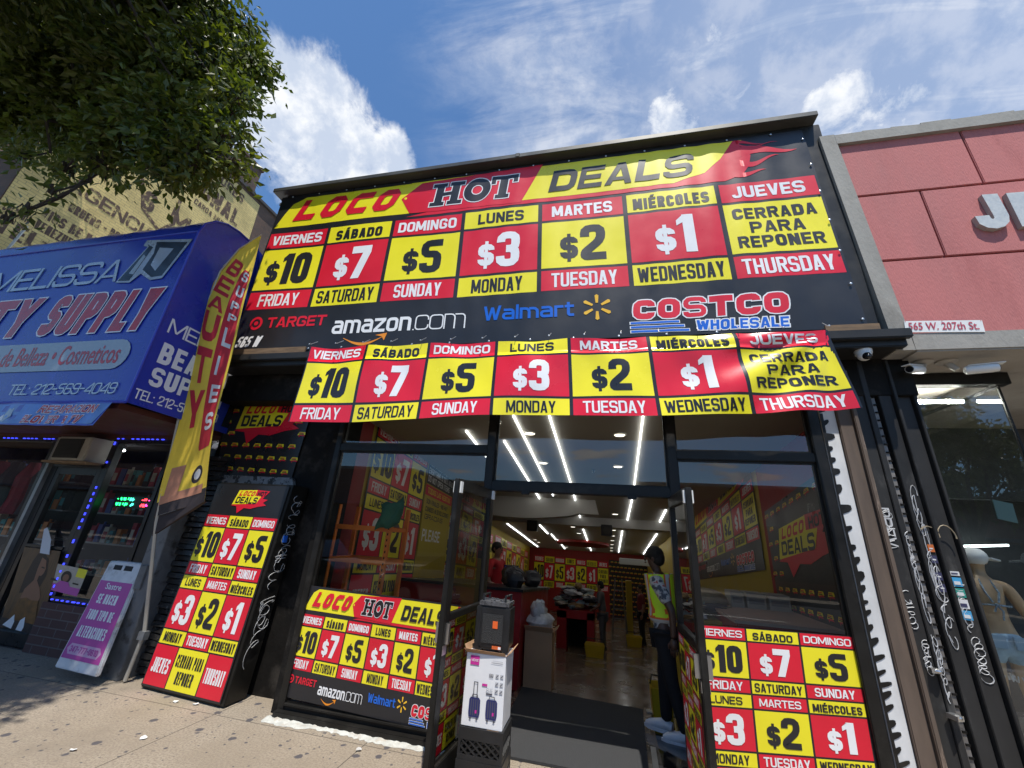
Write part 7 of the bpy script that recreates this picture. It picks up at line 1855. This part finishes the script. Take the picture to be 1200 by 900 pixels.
def hand(mb, F, wrist, down, fwd, side, k):
    """palm, four bent fingers of unequal length, thumb leaving the side of the palm"""
    d, f = Vector(down).normalized(), Vector(fwd).normalized(); s = Vector(side).normalized(); w = Vector(wrist)
    mb.tube([w, w + d * 0.04 * k, w + d * 0.085 * k], [0.024 * k, 0.036 * k, 0.032 * k], 8)
    for j, L_ in enumerate((0.068, 0.078, 0.073, 0.056)):
        b = w + d * 0.08 * k + f * (0.030 - j * 0.019) * k
        mb.tube([b, b + d * L_ * 0.5 * k + s * 0.004 * k, b + d * L_ * 0.82 * k + s * 0.016 * k, b + d * L_ * k + s * 0.026 * k], [0.0095 * k, 0.009 * k, 0.0085 * k, 0.006 * k], 6)
    b = w + d * 0.03 * k + f * 0.03 * k
    mb.tube([b, b + d * 0.03 * k + f * 0.018 * k, b + d * 0.062 * k + f * 0.020 * k], [0.012 * k, 0.0105 * k, 0.007 * k], 6)


def head_parts(mb, F, c, k, f, r):
    """nose, ears, brow and chin on a head centred at c"""
    u = Vector((0, 0, 1))
    mb.tube([c + f * 0.085 * k + u * 0.020 * k, c + f * 0.101 * k - u * 0.012 * k, c + f * 0.100 * k - u * 0.022 * k, c + f * 0.085 * k - u * 0.026 * k], [0.009 * k, 0.012 * k, 0.012 * k, 0.009 * k], 8)
    mb.tube([c + f * 0.088 * k - u * 0.048 * k - r * 0.022 * k, c + f * 0.098 * k - u * 0.048 * k, c + f * 0.088 * k - u * 0.048 * k + r * 0.022 * k], [0.006 * k, 0.010 * k, 0.006 * k], 6)
    for sg in (-1, 1):
        e = c + r * sg * 0.077 * k - f * 0.008 * k; mb.ball(e, 0.018 * k, 0.020 * k, 0.032 * k, 8, 6)


def eyes(F, c, k, f, r, parent):
    m = MB()
    for sg in (-1, 1):
        m = MB(); m.ball(c + f * 0.082 * k + r * sg * 0.031 * k + Vector((0, 0, 0.016 * k)), 0.012 * k, 0.012 * k, 0.009 * k, 8, 6)
        m.build('eye', mat('eye_dark', (0.05, 0.04, 0.035), 0.2), parent)


BODY_E = [('pelvis', 'waist'), ('waist', 'chest'), ('chest', 'ntop'), ('ntop', 'neck'), ('neck', 'jaw'), ('jaw', 'head'), ('head', 'crown'),
          ('ntop', 'shL'), ('shL', 'elL'), ('elL', 'wrL'), ('ntop', 'shR'), ('shR', 'elR'), ('elR', 'wrR'),
          ('pelvis', 'hipL'), ('hipL', 'knL'), ('knL', 'anL'), ('anL', 'toL'), ('pelvis', 'hipR'), ('hipR', 'knR'), ('knR', 'anR'), ('anR', 'toR')]


def body_joints(F, arms=None, legs=None, lean=0.0, hd=(0, 0), fem=False):
    P, k = F.P, F.k; w = 0.165 if fem else 0.19
    j = {'pelvis': (P(0, 0, 0.95), (0.135 * k, 0.105 * k)), 'waist': (P(0, lean * 0.3, 1.10), ((0.115 if fem else 0.13) * k, 0.10 * k)), 'chest': (P(0, lean * 0.7, 1.30), (0.15 * k, 0.115 * k)), 'ntop': (P(0, lean, 1.43), (0.105 * k, 0.075 * k)),
         'neck': (P(0, lean + 0.01, 1.50), 0.052 * k), 'jaw': (P(hd[0] * 0.5, lean + 0.035 + hd[1] * 0.5, 1.575), 0.064 * k), 'head': (P(hd[0], lean + 0.015 + hd[1], 1.645), (0.078 * k, 0.094 * k)), 'crown': (P(hd[0], lean + hd[1], 1.705), 0.062 * k)}
    arms = arms or {}; legs = legs or {}
    for s, sg in (('L', -1), ('R', 1)):
        a = arms.get(s, ((sg * (w + 0.045), -0.01, 1.14), (sg * (w + 0.06), 0.05, 0.90)))
        j['sh' + s] = (P(sg * w, lean, 1.415), 0.058 * k); j['el' + s] = (P(*a[0]), 0.042 * k); j['wr' + s] = (P(*a[1]), 0.027 * k)
        l = legs.get(s, ((sg * 0.10, 0.02, 0.50), (sg * 0.11, -0.02, 0.085), (sg * 0.125, 0.14, 0.035)))
        j['hip' + s] = (P(sg * 0.095, 0, 0.87), 0.092 * k); j['kn' + s] = (P(*l[0]), 0.058 * k); j['an' + s] = (P(*l[1]), 0.038 * k); j['to' + s] = (P(*l[2]), 0.034 * k)
    return j


def shell(j, keys, grow, over=None):
    out = {}
    for q in keys:
        p, r = j[q]; g = (over or {}).get(q, grow)
        out[q] = (p, (r[0] + g, r[1] + g) if isinstance(r, tuple) else r + g)
    return out


def sub_edges(keys): return [e for e in BODY_E if e[0] in keys and e[1] in keys]


SKD = mat('skin_dark', (0.085, 0.042, 0.026), 0.5, var=0.08, vscale=8)
SKM = mat('skin_brown', (0.22, 0.11, 0.07), 0.5, var=0.08, vscale=8)
HAIR = mat('hair_black', (0.008, 0.007, 0.006), 0.7, bump=0.8, bscale=60)
JEAN = mat('trousers_black', (0.008, 0.008, 0.010), 0.85, var=0.3, vscale=6, bump=0.4, bscale=10)


def vest_mat():
    m = mat('hi_vis_vest', (0.62, 0.92, 0.02), 0.6, var=0.06, vscale=5); nt = m.node_tree; N, L = nt.nodes.new, nt.links.new; b = nt.nodes['Principled BSDF']; src = b.inputs['Base Color'].links[0].from_socket
    at_ = N('ShaderNodeAttribute'); at_.attribute_name = 'band'
    a = N('ShaderNodeMath'); a.operation = 'GREATER_THAN'; L(at_.outputs['Fac'], a.inputs[0]); a.inputs[1].default_value = 0.45
    mx = N('ShaderNodeMix'); mx.data_type = 'RGBA'; L(a.outputs[0], mx.inputs[0]); L(src, mx.inputs[6]); mx.inputs[7].default_value = (0.75, 0.16, 0.03, 1)
    c = N('ShaderNodeMath'); c.operation = 'GREATER_THAN'; L(at_.outputs['Fac'], c.inputs[0]); c.inputs[1].default_value = 0.75
    m2 = N('ShaderNodeMix'); m2.data_type = 'RGBA'; L(c.outputs[0], m2.inputs[0]); L(mx.outputs[2], m2.inputs[6]); m2.inputs[7].default_value = (0.55, 0.55, 0.52, 1)
    L(m2.outputs[2], b.inputs['Base Color']); b.inputs['Emission Strength'].default_value = 0.0
    return m


def shirt_mat():
    m = mat('floral_shirt', (0.50, 0.49, 0.46), 0.8); nt = m.node_tree; N, L = nt.nodes.new, nt.links.new; b = nt.nodes['Principled BSDF']
    tc = N('ShaderNodeTexCoord'); v = N('ShaderNodeTexNoise'); L(tc.outputs['Object'], v.inputs['Vector']); v.inputs['Scale'].default_value = 17; v.inputs['Detail'].default_value = 3
    r = N('ShaderNodeValToRGB'); L(v.outputs[0], r.inputs[0]); e = r.color_ramp.elements; e[0].position = 0.40; e[0].color = (0.07, 0.08, 0.10, 1); e[1].position = 0.50; e[1].color = (0.50, 0.49, 0.46, 1)
    n = e.new(0.60); n.color = (0.50, 0.47, 0.44, 1); n2 = e.new(0.64); n2.color = (0.40, 0.10, 0.10, 1)
    L(r.outputs[0], b.inputs['Base Color'])
    return m


# the worker in the doorway: seen from his left, looking into the shop
F = Figure((0.615, 5.08, fz(5.08) + 0.01), 162, 1.72); k = F.k
w = thing('person', 'worker in a lime safety vest and white trainers standing in the doorway, facing left', 'person', tuple(F.b))
j = body_joints(F, arms={'L': ((-0.235, -0.13, 1.15), (-0.225, -0.12, 0.90)), 'R': ((0.23, 0.02, 1.14), (0.20, 0.12, 0.92))}, legs={'L': ((-0.10, -0.05, 0.49), (-0.10, -0.16, 0.09), (-0.11, 0.0, 0.04)), 'R': ((0.10, 0.06, 0.50), (0.10, 0.06, 0.09), (0.12, 0.21, 0.04))}, lean=0.03, hd=(0, 0.03))
ex = MB(); hc = j['head'][0] + Vector((0, 0, -0.01)); head_parts(ex, F, hc, k, F.f, F.r)
hand(ex, F, j['wrL'][0], (0, 0, -1), F.f, F.r, k); hand(ex, F, j['wrR'][0], (0, 0, -1), F.f, -F.r, k)
skin_mesh('body', j, BODY_E, 'pelvis', SKD, w, 2, ex)
eyes(F, hc, k, F.f, F.r, w)
m = MB(); q = random.Random(3); m.ball(hc + Vector((0, 0, 0.045)) - F.f * 0.014, 0.096, 0.098, 0.085, 20, 12, 0, 0.05, q); m.ball(hc - F.f * 0.040 + Vector((0, 0, 0.005)), 0.082, 0.084, 0.085, 18, 10, 0, 0.05, q); m.build('hair', HAIR, w, smooth=True)
ks = ['pelvis', 'waist', 'chest', 'ntop', 'shL', 'shR', 'elL', 'elR', 'hipL', 'hipR']
js = shell(j, ks, 0.016); 
for s in 'LR':
    js['el' + s] = (j['sh' + s][0].lerp(j['el' + s][0], 0.80), 0.066 * k)
    js['hip' + s] = (j['hip' + s][0] + Vector((0, 0, 0.0)), 0.108 * k)
skin_mesh('shirt', js, sub_edges(ks), 'pelvis', shirt_mat(), w, 2)
ks = ['pelvis', 'hipL', 'hipR', 'knL', 'knR', 'anL', 'anR']; js = shell(j, ks, 0.016, {'anL': 0.022, 'anR': 0.022}); js['pelvis'] = (j['pelvis'][0] - Vector((0, 0, 0.03)), (0.135 * k, 0.11 * k))
skin_mesh('trousers', js, sub_edges(ks), 'pelvis', JEAN, w, 2)
ks = ['waist', 'chest', 'ntop']; js = {'hem': (j['waist'][0] - Vector((0, 0, 0.12)), (0.178 * k, 0.168 * k)), 'waist': (j['waist'][0], (0.174 * k, 0.165 * k)), 'chest': (j['chest'][0], (0.190 * k, 0.170 * k)), 'ntop': (j['ntop'][0] - Vector((0, 0, 0.01)), (0.155 * k, 0.115 * k)),
      'sL': (j['shL'][0] + F.r * 0.035 * k + Vector((0, 0, 0.015)), 0.072 * k), 'sR': (j['shR'][0] - F.r * 0.035 * k + Vector((0, 0, 0.015)), 0.072 * k)}
vo = skin_mesh('vest', js, [('hem', 'waist'), ('waist', 'chest'), ('chest', 'ntop'), ('ntop', 'sL'), ('ntop', 'sR')], 'chest', vest_mat(), w, 3)
ba = vo.data.attributes.new('band', 'FLOAT', 'POINT')
for i_, v in enumerate(vo.data.vertices):
    z_ = (v.co.z - F.b.z) / k; p_ = v.co.copy(); s_ = (p_ - F.b).dot(F.r) / k; val = 0.0
    for c0 in (1.03,):
        d_ = abs(z_ - c0)
        if d_ < 0.045: val = max(val, 0.6)
        if d_ < 0.020: val = 1.0
    d_ = abs(abs(s_) - 0.115)
    if z_ > 1.07 and d_ < 0.034: val = max(val, 0.6)
    if z_ > 1.07 and d_ < 0.015: val = 1.0
    ba.data[i_].value = val
SNK = mat('trainer_white', (0.72, 0.72, 0.74), 0.5, var=0.05)
for s in 'LR':
    a, t_ = j['an' + s][0], j['to' + s][0]; d = Vector((t_.x - a.x, t_.y - a.y, 0)).normalized(); z = F.b.z
    m = MB(); pts = [a - d * 0.055 + Vector((0, 0, -a.z + z + 0.055)), a + d * 0.02 + Vector((0, 0, -a.z + z + 0.07)), a + d * 0.10 + Vector((0, 0, -a.z + z + 0.052)), a + d * 0.17 + Vector((0, 0, -a.z + z + 0.038)), a + d * 0.215 + Vector((0, 0, -a.z + z + 0.032))]
    m.tube(pts, [0.042, 0.052, 0.046, 0.042, 0.020], 12); so = MB(); sd_ = Vector((-d.y, d.x, 0)); b0 = a + Vector((0, 0, -a.z + z))
    m.prism([b0 - d * 0.09 - sd_ * 0.035, b0 - d * 0.09 + sd_ * 0.035, b0 + d * 0.08 + sd_ * 0.046, b0 + d * 0.18 + sd_ * 0.042, b0 + d * 0.235, b0 + d * 0.18 - sd_ * 0.042, b0 + d * 0.08 - sd_ * 0.046], (0, 0, 0.028)); m.build('shoe', SNK, w, smooth=True)

# cashier in red behind the counter, customers farther back
def bystander(label, base, face, h, shirt, trousers, skinm, seed, arms=None, lean=0.0, sleeve=0.85):
    F = Figure(base, face, h); k = F.k; t = thing('person', label, 'person', tuple(F.b)); j = body_joints(F, arms=arms, lean=lean)
    ex = MB(); hc = j['head'][0] + Vector((0, 0, -0.01)); head_parts(ex, F, hc, k, F.f, F.r)
    for s, sg in (('L', 1), ('R', -1)):
        d = (j['wr' + s][0] - j['el' + s][0]).normalized(); fw = F.f if abs(d.dot(F.f)) < 0.8 else Vector((0, 0, 1)); hand(ex, F, j['wr' + s][0], d, fw, F.r * sg, k)
    skin_mesh('body', j, BODY_E, 'pelvis', skinm, t, 2, ex); eyes(F, hc, k, F.f, F.r, t)
    q = random.Random(seed); m = MB(); m.ball(hc + Vector((0, 0, 0.04)) - F.f * 0.016, 0.092 * k, 0.095 * k, 0.08 * k, 16, 10, 0, 0.04, q); m.ball(hc - F.f * 0.04, 0.08 * k, 0.08 * k, 0.08 * k, 14, 8, 0, 0.04, q); m.build('hair', HAIR, t, smooth=True)
    ks = ['pelvis', 'waist', 'chest', 'ntop', 'shL', 'shR', 'elL', 'elR']; js = shell(j, ks, 0.016)
    for s in 'LR': js['el' + s] = (j['sh' + s][0].lerp(j['el' + s][0], sleeve), 0.064 * k)
    skin_mesh('shirt', js, sub_edges(ks), 'pelvis', shirt, t, 2)
    ks = ['pelvis', 'hipL', 'hipR', 'knL', 'knR', 'anL', 'anR']; js = shell(j, ks, 0.014); js['pelvis'] = (j['pelvis'][0] - Vector((0, 0, 0.04)), (0.14 * k, 0.11 * k)); skin_mesh('trousers', js, sub_edges(ks), 'pelvis', trousers, t, 2)
    for s in 'LR':
        a, o_ = j['an' + s][0], j['to' + s][0]; m = MB(); m.tube([a + Vector((0, 0, -0.03)) - (o_ - a) * 0.3, a + Vector((0, 0, -0.02)), o_, o_ + (o_ - a) * 0.35], [0.04, 0.05, 0.042, 0.02], 10); m.build('shoe', mat('shoe_dark', (0.02, 0.02, 0.02), 0.6), t, smooth=True)


bystander('cashier in a red shirt standing behind the checkout counter', (-1.98, 7.9, fz(7.9)), -20, 1.90, mat('shirt_red', (0.40, 0.012, 0.015), 0.8, var=0.2, vscale=6, bump=0.4, bscale=12), JEAN, SKM, 41, {'L': ((-0.25, 0.04, 1.13), (-0.17, 0.24, 1.05)), 'R': ((0.25, 0.04, 1.13), (0.17, 0.24, 1.05))})
bystander('customer in grey clothes turned to the heaped display table', (-0.05, 10.6, fz(10.6)), 170, 1.42, mat('shirt_grey', (0.10, 0.10, 0.105), 0.85, var=0.2, vscale=6, bump=0.4, bscale=12), mat('trousers_grey', (0.07, 0.07, 0.075), 0.85), SKM, 42, {'L': ((-0.24, 0.06, 1.14), (-0.15, 0.28, 1.0)), 'R': ((0.24, 0.06, 1.14), (0.15, 0.28, 1.0))}, 0.06)
bystander('customer in dark red farther back by the right side of the shop', (0.98, 12.9, fz(12.9)), 190, 1.45, mat('shirt_maroon', (0.16, 0.02, 0.025), 0.85, var=0.2), JEAN, SKM, 43)

# mannequins in the right display window
MAN = mat('mannequin_tan', (0.50, 0.34, 0.20), 0.35, var=0.05, vscale=4); DEN = mat('denim_pale', (0.32, 0.48, 0.62), 0.85, var=0.25, vscale=9, bump=0.5, bscale=60)
F = Figure((3.42, 4.93, 0.245), 78, 1.60); k = F.k
t = thing('mannequin', 'tan mannequin seen from behind in a white cap, string bikini top and pale denim shorts', 'mannequin', tuple(F.b))
j = body_joints(F, arms={'L': ((-0.25, -0.02, 1.12), (-0.27, 0.04, 0.88)), 'R': ((0.25, -0.04, 1.13), (0.29, 0.0, 0.88))}, fem=True, hd=(0, 0)); j['pelvis'] = (j['pelvis'][0], (0.15 * k, 0.12 * k)); j['hipL'] = (j['hipL'][0], 0.10 * k); j['hipR'] = (j['hipR'][0], 0.10 * k)
ex = MB(); hc = j['head'][0]; head_parts(ex, F, hc, k, F.f, F.r); hand(ex, F, j['wrL'][0], (0, 0, -1), F.f, F.r, k); hand(ex, F, j['wrR'][0], (0, 0, -1), F.f, -F.r, k)
skin_mesh('body', j, BODY_E, 'pelvis', MAN, t, 2, ex)
CAPW = mat('cap_white', (0.78, 0.80, 0.82), 0.8, var=0.06)
m = MB(); m.ball(hc + Vector((0, 0, 0.035)), 0.105 * k, 0.110 * k, 0.092 * k, 20, 10); vz = hc + F.r * 0.02; vd = (F.r * 0.93 + F.f * 0.35).normalized(); vs_ = Vector((-vd.y, vd.x, 0))
m.prism([vz + vd * 0.07 - vs_ * 0.07 + Vector((0, 0, 0.02)), vz + vd * 0.15 - vs_ * 0.06 + Vector((0, 0, 0.005)), vz + vd * 0.185 + Vector((0, 0, 0)), vz + vd * 0.15 + vs_ * 0.06 + Vector((0, 0, 0.005)), vz + vd * 0.07 + vs_ * 0.07 + Vector((0, 0, 0.02))], (0, 0, 0.012)); m.build('cap', CAPW, t, smooth=True)
m = MB(); c = F.P(0, -0.11, 1.30)
for sg in (-1, 1):
    m.tube([F.P(sg * 0.04, -0.05, 1.47), F.P(sg * 0.05, -0.115, 1.36), F.P(sg * 0.02, -0.128, 1.27)], 0.008, 6); m.tube([F.P(sg * 0.135, -0.05, 1.24), F.P(sg * 0.08, -0.115, 1.245), F.P(0, -0.130, 1.25)], 0.008, 6)
m.tube([F.P(0, -0.132, 1.25), F.P(0.03, -0.135, 1.20), F.P(0.015, -0.130, 1.12)], 0.007, 6); m.tube([F.P(0, -0.132, 1.25), F.P(-0.03, -0.135, 1.19)], 0.007, 6); m.ball(F.P(0, -0.132, 1.25), 0.016, 0.012, 0.014, 8, 6)
m.build('bikini_top', mat('bikini_print', (0.20, 0.28, 0.36), 0.8, var=0.7, vscale=60), t, smooth=True)
ks = ['pelvis', 'hipL', 'hipR', 'knL', 'knR']; js = shell(j, ks, 0.020); js['pelvis'] = (j['pelvis'][0] + Vector((0, 0, 0.03)), (0.165 * k, 0.135 * k))
for s in 'LR': js['hip' + s] = (j['hip' + s][0], 0.128 * k); js['kn' + s] = (j['hip' + s][0].lerp(j['kn' + s][0], 0.42), 0.112 * k)
js['top'] = (F.P(0, 0, 1.045), (0.145 * k, 0.122 * k))
skin_mesh('shorts', js, sub_edges(ks) + [('pelvis', 'top')], 'pelvis', DEN, t, 2)
m = MB()
for sg in (-1, 1):
    a = F.P(sg * 0.080, -0.160, 0.88); m.hexa([a + F.r * -0.05 * k, a + F.r * 0.05 * k, a + F.r * 0.05 * k + F.f * 0.02, a - F.r * 0.05 * k + F.f * 0.02, a - F.r * 0.055 * k + Vector((0, 0, 0.10)), a + F.r * 0.055 * k + Vector((0, 0, 0.10)), a + F.r * 0.055 * k + Vector((0, 0, 0.10)) + F.f * 0.02, a - F.r * 0.055 * k + Vector((0, 0, 0.10)) + F.f * 0.02])
m.build('pocket', mat('denim_pocket', (0.25, 0.40, 0.54), 0.85), t, bevel=0.004)
q = random.Random(5); m = MB()
for s in 'LR':
    c, r_ = js['kn' + s][0], 0.104 * k
    for a in range(26):
        an = a / 26 * 2 * math.pi; p = c + Vector((math.cos(an) * r_, math.sin(an) * r_, -0.055)); m.tube([p, p + Vector((q.uniform(-.01, .01), q.uniform(-.01, .01), -q.uniform(0.03, 0.05)))], 0.005, 4)
m.build('frayed_hem', mat('fray_white', (0.55, 0.58, 0.60), 0.9), t)
m = MB(); m.tube([F.P(0, 0, 0.0), F.P(0, 0, 0.006)], 0.16, 24); m.build('stand', mat('stand_glass', (0.25, 0.3, 0.3), 0.1, metal=0.5), t)
CHR = mat('mannequin_silver', (0.42, 0.46, 0.46), 0.22, metal=0.9, var=0.1, vscale=4)
F = Figure((3.06, 5.02, 0.245), 250, 1.30); k = F.k
t = thing('mannequin', 'silver mannequin with white shorts, half hidden by the tan one', 'mannequin', tuple(F.b))
j = body_joints(F, fem=True); ex = MB(); head_parts(ex, F, j['head'][0], k, F.f, F.r); hand(ex, F, j['wrL'][0], (0, 0, -1), F.f, F.r, k); hand(ex, F, j['wrR'][0], (0, 0, -1), F.f, -F.r, k)
leg_e = [e for e in BODY_E if e[0] in ('pelvis', 'hipL', 'hipR', 'knL', 'knR', 'anL', 'anR') and e[1] not in ('waist',)]
lk = {q_: j[q_] for q_ in ('pelvis', 'hipL', 'hipR', 'knL', 'knR', 'anL', 'anR', 'toL', 'toR')}; lk['waist'] = (F.P(0, 0, 1.06), (0.115 * k, 0.09 * k))
skin_mesh('body', lk, leg_e + [('pelvis', 'waist')], 'pelvis', CHR, t, 2)
ks = ['pelvis', 'hipL', 'hipR', 'knL', 'knR']; js = shell(j, ks, 0.018); js['pelvis'] = (j['pelvis'][0] + Vector((0, 0, 0.03)), (0.15 * k, 0.12 * k))
for s in 'LR': js['kn' + s] = (j['hip' + s][0].lerp(j['kn' + s][0], 0.5), 0.10 * k)
js['top'] = (F.P(0, 0, 1.04), (0.135 * k, 0.11 * k))
skin_mesh('shorts', js, sub_edges(ks) + [('pelvis', 'top')], 'pelvis', mat('shorts_white', (0.50, 0.52, 0.52), 0.8, var=0.1), t, 2)
m = MB(); m.ball((3.08, 4.98, 1.20), 0.10, 0.07, 0.06, 12, 8, 0, 0.1, q); tag(m.build('red_bag', mat('bag_red', (0.35, 0.02, 0.03), 0.5), smooth=True), 'small red bag resting on the silver mannequin', 'bag')
